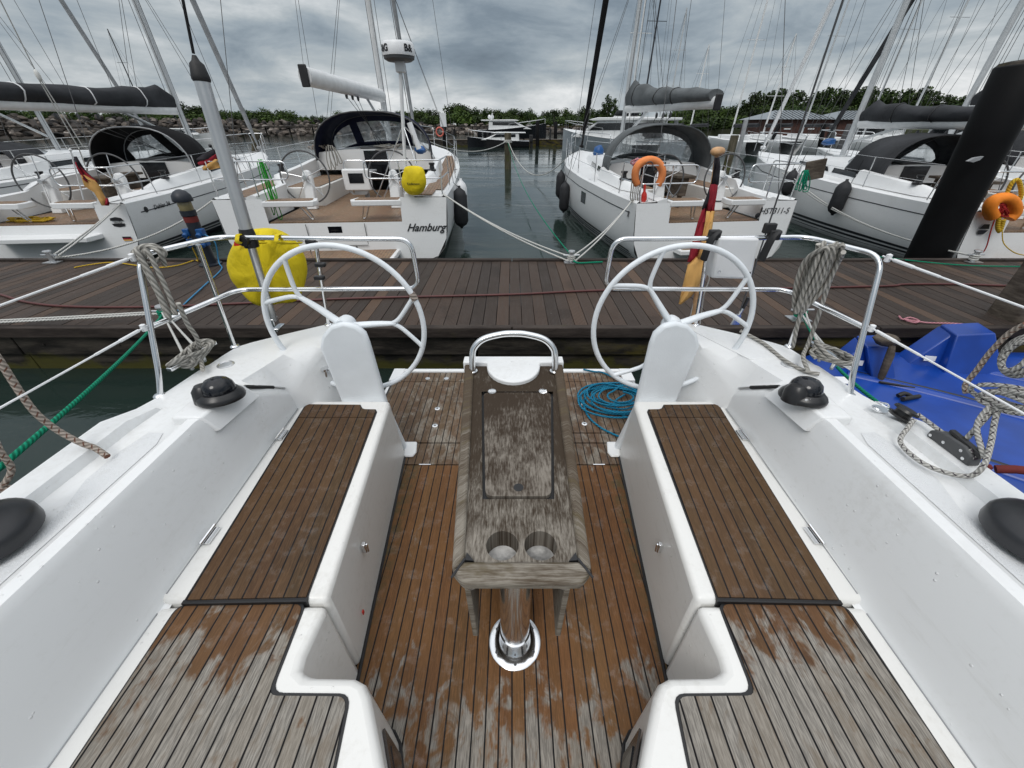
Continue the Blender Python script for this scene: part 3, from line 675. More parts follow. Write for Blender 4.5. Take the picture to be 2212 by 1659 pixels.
# ---- pedestals and wheels
def steering(s):
    # pedestal: pill-shaped slab seen from its flat side
    yb, th = 1.875, .045
    if s < 0: px = [(690, 752), (694, 728), (712, 706), (740, 698), (768, 705), (788, 722), (797, 745), (838, 885), (884, 1000), (796, 1000), (737, 870)]
    else: px = [(1513, 748), (1507, 724), (1490, 705), (1462, 697), (1434, 704), (1414, 722), (1405, 745), (1371, 885), (1322, 1000), (1398, 1000), (1458, 878)]
    pts = [PY(x, y, yb) for x, y in px]
    for p in pts: p.z = max(p.z, .602)
    b = MB(); b.extr(pts, (0, th, 0)); o = b.build('steering_pedestal', M['wheelwhite'], own, bevel=.018, seg=3)
    ft = MB(); ft.prism([(s*.70, 1.81), (s*.645, 1.81), (s*.63, 1.85), (s*.645, 1.95), (s*.74, 1.95)], .600, .615); ft.build('pedestal_foot', M['gel'], o, bevel=.008)
    c = PY(748, 702, 1.99) if s < 0 else PY(1450, 702, 1.99)
    w = thing('steering_wheel', None, None, own.location); w.parent = own; w.location = (0, 0, 0)
    R0 = .437
    ring = lambda r, a: c+V((r*math.cos(a), 0, r*math.sin(a)))
    rm = MB(); rm.tube([ring(R0, 2*PI*k/72) for k in range(72)], .0150, 12, closed=True); rm.build('rim', M['wheelwhite'], w, smooth=60)
    spk = MB()
    for a in ((142, 2, 251) if s < 0 else (128, 19, 251)):
        a = math.radians(a); fk = ring(.285, a)
        spk.tube(sm([c+V((0, -.02, 0)), ring(.15, a), ring(.25, a), fk], 4), [.027-.0012*i for i in range(13)], 10, flat=.75)
        for d in (-1, 1):
            tip = ring(R0-.004, a+d*math.radians(20)); spk.tube(sm([ring(.26, a), fk+(tip-fk)*.22, tip], 5), [.0125]*9+[.0125, .016], 8)
    spk.build('spokes', M['wheelwhite'], w, smooth=60)
    hb = MB(); hb.lathe([(0, -.05), (.05, -.05), (.055, 0), (.05, .03), (0, .035)], c, 20, 'y'); hb.build('hub', M['wheelwhite'], w, smooth=40)
    if s < 0:
        a0 = math.atan2(.07, .37); wr = MB()
        wr.tube([ring(R0, math.radians(20+i*.9)) for i in range(7)], [.0195+.0012*(i % 2) for i in range(7)], 10); wr.build('rope_whipping', M['rope_old'], w, smooth=50)
    return w
steering(-1); steering(1)
# throttle lever inboard of the pedestal
lv = MB(); b0 = PY(705, 835, 1.98); t0 = PY(702, 797, 1.98)
lv.lathe([(.03, -.02), (.03, .02), (0, .02)], b0, 16, 'y'); lv.tube([b0, b0.lerp(t0, .5)+V((.004, 0, 0)), t0], .007, 8); lv.lathe([(0, -.012), (.024, -.008), (.026, 0), (.024, .008), (0, .012)], t0, 14); lv.build('throttle_lever', M['steel'], own, smooth=40)
# slim stainless strips on the sloping coaming ends
for s in (-1, 1):
    q = MB(); q.tube([S(s, 1.335, 1.50, 1.368), S(s, 1.318, 1.63, 1.288), S(s, 1.292, 1.80, 1.158)], .006, 8); o = q.build('coaming_strip', M['steel2'], own, smooth=40)
    q = MB(); q.tube([S(s, 1.325, 1.575, 1.322), S(s, 1.303, 1.73, 1.211)], .0095, 8); q.build('strip_sleeve', M['blackmat'], o, smooth=40)
# locker lid in the starboard quarter, round vents
q = MB(); lp = [V(p) for p in ((1.15, 2.24, 0), (1.335, 1.87, 0), (1.53, 1.88, 0), (1.33, 2.245, 0))]; q.prism([(p.x, p.y) for p in lp], 1.30, 1.3085); q.build('quarter_locker_lid', M['gel'], own, bevel=.003)
q = MB()
for px, py in ((488, 789), (1705, 789)): q.lathe([(.042, .0), (.042, .006), (.034, .009), (.03, .006), (0, .006)], PZ(px, py, 1.306), 20)
q.each('deck_vent', M['steel2'], own, smooth=30)
# ---- cockpit table
tb = thing('table', None, None, own.location); tb.parent = own; tb.location = (0, 0, 0)
def tx(side, y, inset=0):   # table edge (tapered plan)
    u = (y-.60)/(1.93-.60); c = .030-.022*u; h = (.207+.070*u)-inset; return c+side*h
rim = MB()
for sd in (-1, 1):
    w = lambda y: .036+.016*(y-.6)/1.3
    rim.prism([(tx(sd, .645), .645), (tx(sd, .672, w(.66)), .672), (tx(sd, 1.83, w(1.83)), 1.83), (tx(sd, 1.83), 1.83)], 1.262, 1.300)
rim.prism([(tx(-1, .643), .640), (tx(-1, .60, .035), .600), (tx(1, .60, .035), .600), (tx(1, .643), .640), (tx(1, .668, .036), .669), (tx(-1, .668, .036), .669)], 1.262, 1.300)
rim.build('table_rim', M['table_rim'], tb, bevel=.010, uv=lambda p: (p.x, p.y) if abs(p.x-.02) > .14 and p.y > .68 else (p.y+p.z*1.3, p.x*.6+.7))
jn = MB()
for sd in (-1, 1):
    a, b = V((tx(sd, .676, .038), .676, 1.3005)), V((tx(sd, .612, -.002), .612, 1.3005)); b = a.lerp(b, .93); jn.beam(a, b, .007, .003)
    jn.prism([(a.x, a.y-.004), (a.x-sd*.028, a.y-.006), (a.x-sd*.004, a.y+.022)], 1.285, 1.2995)
jn.each('rim_joint', M['caulk'], tb)
# table top with two cup holes and a lid opening
def ring_xy(cx, cy, r, n=20): return [(cx+r*math.cos(2*PI*k/n), cy+r*math.sin(2*PI*k/n)) for k in range(n)]
tt = MB(); zt = 1.285
cups = [(-.034+.003, .731, .052), (.088+.003, .731, .052)]
ya, yb_ = .668, .815
# front band holding the cup holes, as two ring-to-rectangle patches
xm = .0285
for (cx, cy, r), (x0, x1) in zip(cups, ((tx(-1, .74, .034), xm), (xm, tx(1, .74, .034)))):
    N = 32; ringp = [(cx+r*math.cos(2*PI*k/N), cy+r*math.sin(2*PI*k/N)) for k in range(N)]; sq = []
    for k in range(N):
        a = 2*PI*k/N; dx, dy = math.cos(a), math.sin(a)
        tX = ((x1-cx)/dx if dx > 1e-6 else (x0-cx)/dx if dx < -1e-6 else 1e9); tY = ((yb_-cy)/dy if dy > 1e-6 else (ya-cy)/dy if dy < -1e-6 else 1e9)
        t = min(tX, tY); sq.append((cx+dx*t, cy+dy*t))
    a = [tt.vert((x, y, zt)) for x, y in ringp]; b = [tt.vert((x, y, zt)) for x, y in sq]; c_ = [tt.vert((x, y, 1.205)) for x, y in ringp]
    for k in range(N): j = (k+1) % N; tt.face((a[k], b[k], b[j], a[j])); tt.face((c_[k], a[k], a[j], c_[j]))
    for (px_, py_) in ((x0, ya), (x1, ya), (x1, yb_), (x0, yb_)):   # square corners
        kk = min(range(N), key=lambda k: (sq[k][0]-px_)**2+(sq[k][1]-py_)**2)
        for k0, k1 in ((kk-1, kk), (kk, (kk+1) % N)):
            tt.poly([(sq[k0][0], sq[k0][1], zt), (px_, py_, zt), (sq[k1][0], sq[k1][1], zt)])
L0, L1 = (-.106, .914), (.152, .914); L2, L3 = (.207, 1.585), (-.153, 1.585)
tt.poly([(tx(-1, .815, .034), .815, zt), (tx(1, .815, .034), .815, zt), (tx(1, .914, .034), .914, zt), (tx(-1, .914, .034), .914, zt)])
tt.poly([(tx(-1, .914, .034), .914, zt), (L0[0], .914, zt), (L3[0], 1.585, zt), (tx(-1, 1.585, .034), 1.585, zt)])
tt.poly([(L1[0], .914, zt), (tx(1, .914, .034), .914, zt), (tx(1, 1.585, .034), 1.585, zt), (L2[0], 1.585, zt)])
tt.poly([(tx(-1, 1.585, .034), 1.585, zt), (tx(1, 1.585, .034), 1.585, zt), (tx(1, 1.83, .034), 1.83, zt), (tx(-1, 1.83, .034), 1.83, zt)])
to = tt.build('table_top', M['table'], tb, uv=teakU)
q = MB(); q.prism([(L0[0]-.001, .913), (L1[0]+.001, .913), (L2[0]+.001, 1.586), (L3[0]-.001, 1.586)], 1.262, 1.270); q.build('lid_recess', M['caulk'], tb)
lidp = fillet([V((-.096, .926, 0)), V((.142, .926, 0)), V((.195, 1.575, 0)), V((-.142, 1.575, 0))], .03, 4, True)
q = MB(); q.prism([(p.x, p.y) for p in lidp], 1.266, 1.2865); q.build('table_lid', M['table_lid'], tb, uv=teakU)
q = MB(); q.lathe([(.0185, 1.2867), (.0185, 1.2872), (0, 1.2872)], (.024, .966, 0), 20); q.build('finger_hole', M['caulk'], tb)
q = MB()
for x in (-.100, .155): q = MB(); q.prism(ring_xy(x, 1.582, .021, 14), 1.2855, 1.2895); q.tube([(x-.016, 1.582, 1.290), (x+.016, 1.582, 1.290)], .003, 6); q.build('lid_hinge', M['steel'], tb)
q = MB(); q.prism([(-.145, .66), (.20, .66), (.25, 1.80), (-.23, 1.80)], 1.196, 1.201); q.build('cup_tray', plain('stained_white_tray', (.46, .455, .44), .8, var=.55, scale=24), tb)
q = MB(); q.prism([(-.095, .645), (.155, .645), (.155, .70), (-.095, .70)], 1.20, 1.235); q.build('support_bracket', M['grey'], tb)
# white moulding at the after end
q = MB(); hd = [(-.272, 1.905), (-.272, 1.845), (-.268, 1.836), (-.150, 1.836), (-.140, 1.828)]
arc = [(.008+.146*math.cos(a), 1.815+.175*math.sin(a)) for a in [PI+PI*k/16 for k in range(17)]]
hd2 = [(.156, 1.828), (.166, 1.836), (.284, 1.836), (.288, 1.845), (.288, 1.905)]
q.prism(hd+arc+hd2, 1.24, 1.307); q.build('console_cap', M['gel'], tb, bevel=.012)
q = MB(); hp = [(-.212, 1.765, 1.285), (-.212, 1.785, 1.37), (-.20, 1.80, 1.42), (-.15, 1.815, 1.462), (-.06, 1.825, 1.484), (.008, 1.827, 1.488), (.076, 1.825, 1.484), (.166, 1.815, 1.462), (.216, 1.80, 1.42), (.230, 1.785, 1.37), (.230, 1.765, 1.285)]
q.tube(sm(hp, 6), .0175, 12)
for x in (-.212, .230): q.lathe([(.026, 0), (.026, .006), (0, .006)], (x, 1.764, 1.292), 16)
q.build('grab_handle', M['steel'], tb, smooth=60)
for s in (-1, 1):   # folded leaves
    q = MB(); x0 = .018+s*.158; x1 = .010+s*.20
    q.extr([(x0, .675, 1.258), (x0-s*.012, .675, .79), (x1-s*.012, 1.78, .79), (x1, 1.78, 1.258)], (s*.02, 0, 0)); lf = q.build('table_leaf', M['table_rim'], tb, bevel=.004, uv=lambda p: (p.z, p.y))
    q = MB(); q.tube([(x0-s*.005, .665, 1.16), (x0-s*.03, .66, 1.185), (x0-s*.06, .66, 1.215)], .005, 6); q.lathe([(.016, 0), (.016, .006), (0, .006)], (x0-s*.004, .668, 1.15), 10, 'y'); q.build('leaf_latch', M['steel'], lf, smooth=40)
q = MB(); q.lathe([(.108, .600), (.108, .607), (.102, .611), (.066, .613), (.063, .618), (.062, .70), (.058, .70), (.058, 1.198), (0, 1.198)], (.012, .735, 0), 40); q.build('table_column', M['steel'], tb, smooth=35)
q = MB()
for k in range(6):
    a = PI*(k/3+.17); q.lathe([(.006, .611), (.006, .6135), (0, .6135)], (.012+.087*math.cos(a), .735+.087*math.sin(a), 0), 8)
q.build('column_screw', M['dkgrey'], tb)
q = MB(); q.box((.01, 1.62, .93), (.10, .14, .62)); q.build('after_support', M['gel2'], tb, bevel=.02)
# ---- winches, cleats, clutch
for s in (-1, 1):
    wc = S(s, 1.598, .705, 1.350)
    b = MB(); b.lathe([(0, 0), (.126, 0), (.128, .010), (.127, .038), (.118, .054), (.092, .072), (.070, .085), (.062, .095), (.064, .102), (.058, .110), (.060, .118), (.055, .126), (.058, .134), (.054, .144), (.060, .165), (.074, .178), (.070, .184), (.075, .192), (.050, .20), (0, .20)], wc, 32); b.build('winch', M['winch'], own, smooth=35)
    t = MB(); t.lathe([(.046, .20), (.046, .212), (.02, .216), (0, .214)], wc, 20); t.build('winch_cap', M['steel2'], own, smooth=35)
    c0, c1 = S(s, 1.728, 1.645, 1.375), S(s, 1.688, 1.945, 1.375); mid = (c0+c1)/2
    cl = MB(); cl.beam(c0, c1, .030, .022)
    for u in (.36, .64): cl.tube([c0.lerp(c1, u)-V((0, 0, .065)), c0.lerp(c1, u)], .013, 8)
    cl.build('mooring_cleat', M['steel'], own, bevel=.006)
cl = MB(); cb = [(1.655, .955), (1.69, .94), (1.70, 1.10), (1.69, 1.20), (1.655, 1.20)]
cl.extr([(1.66, .995, 1.366), (1.66, 1.165, 1.366), (1.66, 1.165, 1.395), (1.66, 1.12, 1.418), (1.66, 1.04, 1.422), (1.66, 1.005, 1.405)], (.045, 0, 0)); ro = cl.build('rope_clutch', M['dkgrey'], own, bevel=.006)
q = MB(); q.extr([(1.67, .99, 1.405), (1.67, 1.12, 1.424), (1.67, 1.12, 1.437), (1.67, .985, 1.425)], (.022, 0, 0)); q.build('clutch_lever', M['black'], ro, bevel=.004)
q = MB()
for y, z in ((1.04, 1.402), (1.10, 1.388), (1.02, 1.382), (1.15, 1.380)): q.lathe([(.006, 0), (.006, -.004), (0, -.004)], (1.66, y, z), 10, rot=Matrix.Rotation(PI/2, 3, 'Y'))
q.build('clutch_rivet', M['steel'], ro)
bk = MB(); bk.lathe([(0, -.022), (.042, -.022), (.046, -.012), (.030, -.008), (.030, .008), (.046, .012), (.042, .022), (0, .022)], (1.65, 1.275, 1.392), 24, rot=Matrix.Rotation(math.radians(20), 3, 'Y')); bo = bk.build('turning_block', M['black'], own, smooth=35)
q = MB(); q.tube(sm([(1.64, 1.335, 1.375), (1.62, 1.365, 1.38), (1.64, 1.39, 1.365), (1.66, 1.36, 1.375)], 5, True), .004, 6, closed=True); q.lathe([(.03, 0), (.03, .006), (0, .006)], (1.64, 1.36, 1.345), 14); q.build('padeye', M['steel'], bo, smooth=40)
# ---- stern rails (one bent tube each side with its legs)
rl = thing('stern_rail', None, None, own.location); rl.parent = own; rl.location = (0, 0, 0)
for s in (-1, 1):
    r = .0127
    if s < 0: base, top0 = V((-1.723, 1.528, 1.3)), PZ(298, 552, 1.9)
    else: base, top0 = V((1.655, 1.528, 1.3)), V((1.70, 1.79, 1.9))
    k = abs(top0.x)
    up = [base, base.lerp(top0, .12)+V((s*.03, 0, 0)), base.lerp(top0, .96)]
    run = [top0, V((s*1.565, 2.13, 1.905)), V((s*1.05, 2.11, 1.902)), V((s*.535, 2.11, 1.90)), V((s*.525, 2.12, 1.625)), V((s*1.56, 2.12, 1.62)), base.lerp(top0, .5)]
    fr = MB(); fr.tube(fillet([base+V((0, 0, -.005)), base.lerp(top0, .15)+V((-s*.012, 0, 0)), top0, *run[1:]], .075, 7), r, 12)
    f0 = fr.build('bent_frame', M['steel'], rl, smooth=60)
    for b_, t_ in (((s*1.655, 2.03, 1.30), (s*1.575, 1.99, 1.90)), ((s*1.215, 2.33, 1.30), (s*1.04, 2.112, 1.90))):
        lg = MB(); lg.tube([b_, t_], .0115, 10); lg.lathe([(.026, 0), (.024, .006), (.014, .012), (0, .012)], V(b_), 14); lg.build('leg', M['steel'], rl, smooth=50)
    lg = MB(); lg.lathe([(.028, 0), (.026, .006), (.016, .012), (0, .012)], base, 14); lg.build('foot_plate', M['steel'], rl, smooth=50)
    # lifelines leading forward from the corner
    for a_, z2 in ((top0, 1.86), (base.lerp(top0, .52), 1.58)):
        e = V((s*1.765, -1.6, z2)); d = (e-a_).normalized()
        ll = MB(); ll.tube([a_, e], .004, 8); ll.tube([a_+d*.06, a_+d*.16], .0075, 8); ll.tube([a_+d*.16, a_+d*.28], .0055, 8); ll.lathe([(0, -.02), (.012, -.015), (.012, .015), (0, .02)], a_+d*.03, 8)
        ll.build('lifeline', M['white'], rl, smooth=50)
    st = MB(); st.tube([(s*1.69, .0, 1.33), (s*1.755, 0, 1.9)], .0125, 10); st.build('stanchion', M['steel'], rl, smooth=50)
# small black brackets on the port rail
q = MB()
for px, py in ((672, 522), (692, 572), (690, 600)): q.box(PY(px, py, 2.11), (.055, .03, .022))
q.each('rail_bracket', M['black'], rl, bevel=.005)
# ---- backstays: tube to port, wire to starboard
tb0, kn, tp = V((-1.545, 2.30, 1.30)), PY(538, 515, 2.16), PY(435, 172, 2.20)
q = MB(); q.tube([tb0+V((0, 0, .05)), kn], .0215, 16); q.tube([kn, tp], .0315, 18); bs = q.build('backstay_tube', M['steel2'], own, smooth=50)
q = MB(); q.lathe([(0, -.05), (.036, -.045), (.040, -.02), (.038, .03), (.034, .05), (0, .05)], kn, 18); q.lathe([(0, -.045), (.026, -.045), (.026, .03), (0, .03)], kn+V((0, -.02, 0)), 16, 'y'); q.build('backstay_joint', M['black'], bs, smooth=35)
q = MB(); d = (tp-kn).normalized(); q.lathe([(.033, -.008), (.037, .0), (.036, .012), (.028, .055), (.016, .066), (.008, .085), (0, .085)], tp, 18, rot=d.to_track_quat('Z', 'Y').to_matrix()); q.build('end_cap', M['blackmat'], bs, smooth=40)
q = MB(); q.lathe([(0, -.003), (.018, -.003), (.02, 0), (.014, .003), (0, .003)], kn+V((.003, -.044, 0)), 16, 'y'); q.build('joint_bolt', M['steel'], bs, smooth=30)
q = MB(); q.tube([tp+d*.09, PY(395, 0, 2.22), PY(395, 0, 2.22)+(PY(395, 0, 2.22)-tp)*2.5], .006, 8); q.build('backstay_line', M['rope_black'], bs, smooth=50)
q = MB(); q.box(tb0+V((0, 0, .02)), (.03, .06, .09)); q.box(tb0, (.07, .09, .012)); q.build('chain_plate', M['steel'], bs, bevel=.004)
wb, wt = PZ(1588, 702, 1.30), PY(1815, 18, 2.20)
q = MB(); q.tube([wb+V((0, 0, .10)), wt, wt+(wt-wb)*1.2], .0045, 8); bs2 = q.build('backstay_wire', M['dkgrey'], own, smooth=50)
q = MB(); q.extr([wb+V((-.03, 0, 0)), wb+V((.03, 0, 0)), wb+V((.02, 0, .07)), wb+V((.005, 0, .085)), wb+V((-.012, 0, .07))], (0, .012, 0)); q.tube([wb+V((0, 0, .07)), wb+V((.012, 0, .12))], .010, 8); q.build('chain_plate', M['steel'], bs2, bevel=.003)
q = MB(); q.tube([wb+V((.012, 0, .115)), wb+V((.022, 0, .19))], .010, 8); q.build('turnbuckle', M['black'], bs2, smooth=40)

# ------------------------------------------------------------------ things hung on, lying on or lashed to the yacht
def loose(mb, name, mat, label, cat, group=None, **k): return tag(mb.build(name, mat, **k), label, cat, group)
# yellow lifebuoy cover
ye = thing('lifebuoy', 'round lifebuoy in a crumpled yellow cloth cover strapped outside the near stern rail', 'lifebuoy', (-1.43, 2.24, 1.45))
q = MB(); out = [(505, 525), (527, 503), (560, 493), (600, 496), (634, 515), (655, 545), (664, 580), (656, 622), (640, 650), (600, 656), (577, 662), (545, 655), (518, 628), (497, 600), (490, 565)]
out = sm([V((x, y, 0)) for x, y in out], 4, True); cen = V((577, 578, 0)); rows = []
for i, (u, dep) in enumerate(((0, .075), (.3, .082), (.55, .078), (.78, .062), (.93, .035), (1.0, .0), (.93, -.03), (.6, -.05), (0, -.05))):
    row = []
    for k, p in enumerate(out):
        w = .005*math.sin(k*.83+i)*u*(1 if u < 1 else .4)+.004*math.sin(k*2.1+i*1.3)*u
        fo = (.011*math.sin((p.x-cen.x)*u*.17+1)+.008*math.sin((p.x-cen.x)*u*.31+(p.y-cen.y)*u*.03))*(1 if i < 5 else 0)*min(1, u*2)
        row.append(PY(cen.x+(p.x-cen.x)*u*(1+w*.6), cen.y+(p.y-cen.y)*u*(1+w*.6), 2.405-dep-w-fo*.7))
    rows.append(row)
q.grid(rows, closed=True); q.build('cloth_cover', M['yellow'], ye, smooth=70)
q = MB()
for px in (518, 602):
    a = PY(px, 515, 2.11); q.tube(sm([a+V((-.005, .20, -.06)), a+V((0, .02, .014)), a+V((0, -.018, .008)), a+V((.004, -.016, -.02)), a+V((.01, .19, -.07))], 5), .012, 8, flat=.4)
q.build('strap', M['yellow'], ye, smooth=60)
q = MB(); a = PY(516, 527, 2.33); q.extr([a+V((-.03, 0, -.012)), a+V((-.02, 0, .014)), a+V((.034, 0, .016)), a+V((.036, 0, -.004))], (0, -.006, 0)); q.build('red_tab', M['red'], ye)
# flag on its staff
fg = thing('flag', 'faded black, red and gold flag furled round a varnished staff at the near stern rail', 'flag', (1.2, 2.36, 1.3))
fb, ft_ = PZ(1495, 697, 1.31), PY(1549, 333, 2.56)
q = MB(); q.tube([fb, ft_], .0125, 10); q.build('staff', M['wood_ball'], fg, smooth=50)
q = MB(); q.lathe([(0, -.022), (.022, -.02), (.038, -.008), (.040, .004), (.032, .018), (.014, .024), (0, .025)], ft_+V((0, 0, .012)), 18); q.build('staff_knob', M['wood_ball'], fg, smooth=50)
def flp(px, py, dy=0):
    u = (700-py)/(700-333); return PY(px, py, 2.345+.215*u+dy)
def cloth(mat, rows, dy, name):
    q = MB(); g = []
    for (y, x0, x1) in rows:
        g.append([flp(x0+(x1-x0)*t, y, dy+.016*math.sin(t*7+y*.05)-.018*math.sin(PI*t)) for t in (0, .2, .4, .6, .8, 1)])
    q.grid(g); return q.build(name, mat, fg, smooth=70, solid=.004)
cloth(M['flag_black'], [(340, 1543, 1552), (360, 1541, 1555), (380, 1539, 1553), (399, 1536, 1551)], -.02, 'black_stripe')
cloth(M['flag_black'], [(398, 1536, 1545), (420, 1529, 1542), (440, 1521, 1538), (452, 1517, 1532)], .0, 'black_stripe')
cloth(M['flag_red'], [(398, 1535.5, 1550), (420, 1532, 1548), (440, 1529, 1545), (457, 1526.5, 1543)], -.022, 'red_stripe')
cloth(M['flag_red'], [(450, 1518, 1532), (480, 1507, 1526), (510, 1499, 1518), (535, 1493, 1513), (555, 1489, 1507), (566, 1485, 1497)], .002, 'red_stripe')
cloth(M['flag_gold'], [(456, 1526, 1543), (480, 1523, 1539), (510, 1517, 1535), (540, 1511, 1531), (556, 1506, 1528)], -.024, 'gold_stripe')
cloth(M['flag_gold'], [(555, 1504, 1528), (572, 1486, 1524), (595, 1480, 1517), (620, 1474, 1507), (640, 1470, 1492), (657, 1467, 1470)], -.006, 'gold_stripe')
q = MB(); q.tube(sm([flp(1520, 560), flp(1528, 585), flp(1514, 620), flp(1500, 650), flp(1490, 690)], 5), .0035, 6); q.tube(sm([flp(1520, 575, .01), flp(1532, 600, .01), flp(1520, 640, .01), flp(1512, 700, .01)], 5), .0035, 6); q.build('halyard', M['rope_white'], fg, smooth=60)
# white rescue-sling case with black straps
cs = thing('rescue_case', 'flat white plastic rescue case strapped upright on the stern rail behind a white wheel', 'rescue case', (1.27, 2.2, 1.64))
q = MB(); a, b, c, d = PY(1552, 513, 2.085), PY(1643, 514, 2.085), PY(1624, 604, 2.12), PY(1536, 601, 2.12)
q.extr([a, b, c, d], (0, .085, -.01)); q.build('case_body', M['white'], cs, bevel=.014)
q = MB()
for p in (c+V((-.03, -.012, .04)), d+V((.03, -.012, .04))): q.lathe([(.008, 0), (.008, -.006), (0, -.007)], p+V((0, .010, 0)), 10, 'y')
q.build('stud', M['steel'], cs)
for x0, x1, tw in ((1536, 1532, 0), (1664, 1650, 1)):
    q = MB(); p0 = PY(x0, 515, 2.11)
    q.tube(sm([p0+V((.03, -.005, .035)), p0+V((.0, -.02, .02)), p0+V((-.015, -.025, -.03)), p0+V((-.02, -.02, -.11))], 4), .024, 8, flat=.4); q.box(p0+V((.012, 0, .018)), (.06, .035, .05))
    if tw: q.box(p0+V((-.02, .005, .05)), (.06, .03, .05))
    q.build('black_strap', M['blackmat'], cs, bevel=.006)
# rope coils
def coil(n, c0, c1, w, r, j=.02, seed=1, lean=V((0, 0, 0)), depth=.03):
    """one long rope laid in n hanging loops between top c0 and bottom c1"""
    rn = random.Random(seed); c0 = V(c0); c1 = V(c1); ax = (c1-c0); side = ax.cross(V((0, 1, .3))).normalized(); dep = ax.cross(side).normalized(); P = []
    for i in range(n):
        o = (i/(max(n-1, 1))-.5)*w; z = rn.uniform(-j, j); L = 1+rn.uniform(-.10, .06); dd = dep*depth*rn.uniform(-1, 1); ww = w*rn.uniform(.14, .3)
        t = c0+side*(o*1.0)+dd; b = c0+ax*L+side*(o*.55+z)+dd*.6
        P += [t+side*ww*.2+V((0, 0, .012)), t+ax*.22+side*ww, t+ax*.62*L+side*ww*.9, b+side*ww*.3, b-side*ww*.3, t+ax*.62*L-side*ww*.5-dep*.012, t+ax*.2-side*ww*.55-dep*.012]
    q = MB(); q.tube(sm(P, 5), r, 8); return q, P
ra = .0105
top = PZ(312, 548, 1.905)
q, P = coil(3, top+V((.02, -.03, .012)), PY(374, 682, 1.74), .05, ra, seed=4, j=.01)
q.tube(sm([top+V((-.03, 0, .02)), top+V((.03, .03, .03)), top+V((.06, .04, -.01)), top+V((.02, -.02, -.04)), top+V((-.03, -.03, 0)), top+V((.0, .02, .03)), top+V((.07, .0, .01)), top+V((.05, .02, -.06))], 6), ra, 8)
q.tube(sm([PY(385, 655, 1.74), PY(405, 700, 1.76), PY(425, 730, 1.78), PZ(432, 765, 1.36), PZ(438, 800, 1.34)], 6), ra, 8)
loose(q, 'rope_coil', M['rope_grey'], 'grey mooring rope coiled over the rail corner beside the yellow cover', 'rope', 'grey rope coils on the near stern rails', smooth=60)
top = V((1.565, 2.01, 1.915))
q, P = coil(7, PZ(1790, 535, 1.925), PY(1730, 668, 1.90), .085, ra, seed=9, j=.012)
q2 = [PZ(1822, 545, 1.92), PY(1795, 600, 1.93), PY(1765, 690, 1.93), PY(1745, 745, 1.92), PZ(1735, 770, 1.36), PZ(1745, 800, 1.35)]
q.tube(sm(q2, 6), ra, 8); q.tube(sm([PY(1735, 660, 1.91), PY(1722, 705, 1.91), PY(1712, 752, 1.91)], 5), [ra]*10+[.006], 8)
q.tube(sm([PZ(1600, 715, 1.315), PZ(1650, 742, 1.315), PZ(1690, 775, 1.315), PZ(1735, 800, 1.32), PZ(1770, 808, 1.33)], 5), ra, 8)
loose(q, 'rope_coil', M['rope_grey'], 'thick grey rope hanging in many long loops from the rail above the blue float', 'rope', 'grey rope coils on the near stern rails', smooth=60)
def hitch(c0, c1, seed, mat, lab):
    rn = random.Random(seed); q = MB(); m = (c0+c1)/2; d = (c1-c0).normalized(); sd = d.cross(V((0, 0, 1)))
    for k in range(4):
        P = []
        for i in range(9):
            a = 2*PI*i/8+k*.7; al = math.cos(a)*(.085+.02*k*rn.uniform(.4, 1)); ac = math.sin(a)*(.035+.012*rn.uniform(0, 1)); h = .012*math.sin(2*a+k)+.013*k-.012
            P.append(m+d*al+sd*ac+V((0, 0, h)))
        q.tube(sm(P[:-1], 4, True), ra, 8, closed=True)
    q.tube(sm([m-d*.06+sd*.05, m+V((0, 0, .045)), m+d*.07-sd*.05, m+d*.02-sd*.06+V((0, 0, -.02))], 5), ra, 8)
    return loose(q, 'belayed_rope', mat, lab, 'rope', smooth=60)
hitch(S(-1, 1.728, 1.645, 1.37), S(-1, 1.688, 1.945, 1.37), 3, M['rope_grey'], 'grey rope belayed in figure eights on the cleat near the rail by the yellow cover')
hitch(S(1, 1.728, 1.645, 1.37), S(1, 1.688, 1.945, 1.37), 8, M['rope_grey'], 'grey rope belayed in figure eights on the cleat beside the blue float')
# blue rope heap on the sole
rn = random.Random(5); P = []
for k in range(9):
    a0 = rn.uniform(0, 6); cx, cy = .80+rn.uniform(-.04, .03), 2.42+rn.uniform(-.05, .05); r0 = .235-.012*k+rn.uniform(-.05, .05)
    for i in range(8): a = 2*PI*i/8+k*.25; P.append(V((cx+r0*1.05*math.cos(a), cy+r0*.78*math.sin(a), .612+.007*k+rn.uniform(0, .012))))
lp = [PZ(1260, 798, .62), PZ(1285, 803, .615), PZ(1310, 808, .615)]
big = [PZ(1330, 828, .614), PZ(1285, 838, .613), PZ(1262, 862, .612), PZ(1268, 895, .612), PZ(1295, 922, .612), PZ(1330, 940, .612), PZ(1345, 945, .613)]
big2 = [PZ(1345, 832, .63), PZ(1300, 838, .63), PZ(1278, 850, .625), PZ(1300, 868, .62), PZ(1340, 872, .62), PZ(1372, 868, .62)]
big3 = [PZ(1350, 852, .63), PZ(1328, 868, .62), PZ(1335, 890, .615), PZ(1355, 902, .612), PZ(1378, 905, .612)]
q = MB(); q.tube(sm(lp+P, 4), .0072, 7); q.tube(sm(big, 6), .0072, 7); q.tube(sm(big2, 6), .0072, 7); q.tube(sm(big3, 6), .0072, 7)
loose(q, 'rope_heap', M['rope_blue'], 'loose heap of thin blue rope on the teak sole behind a steering pedestal', 'rope', smooth=60)
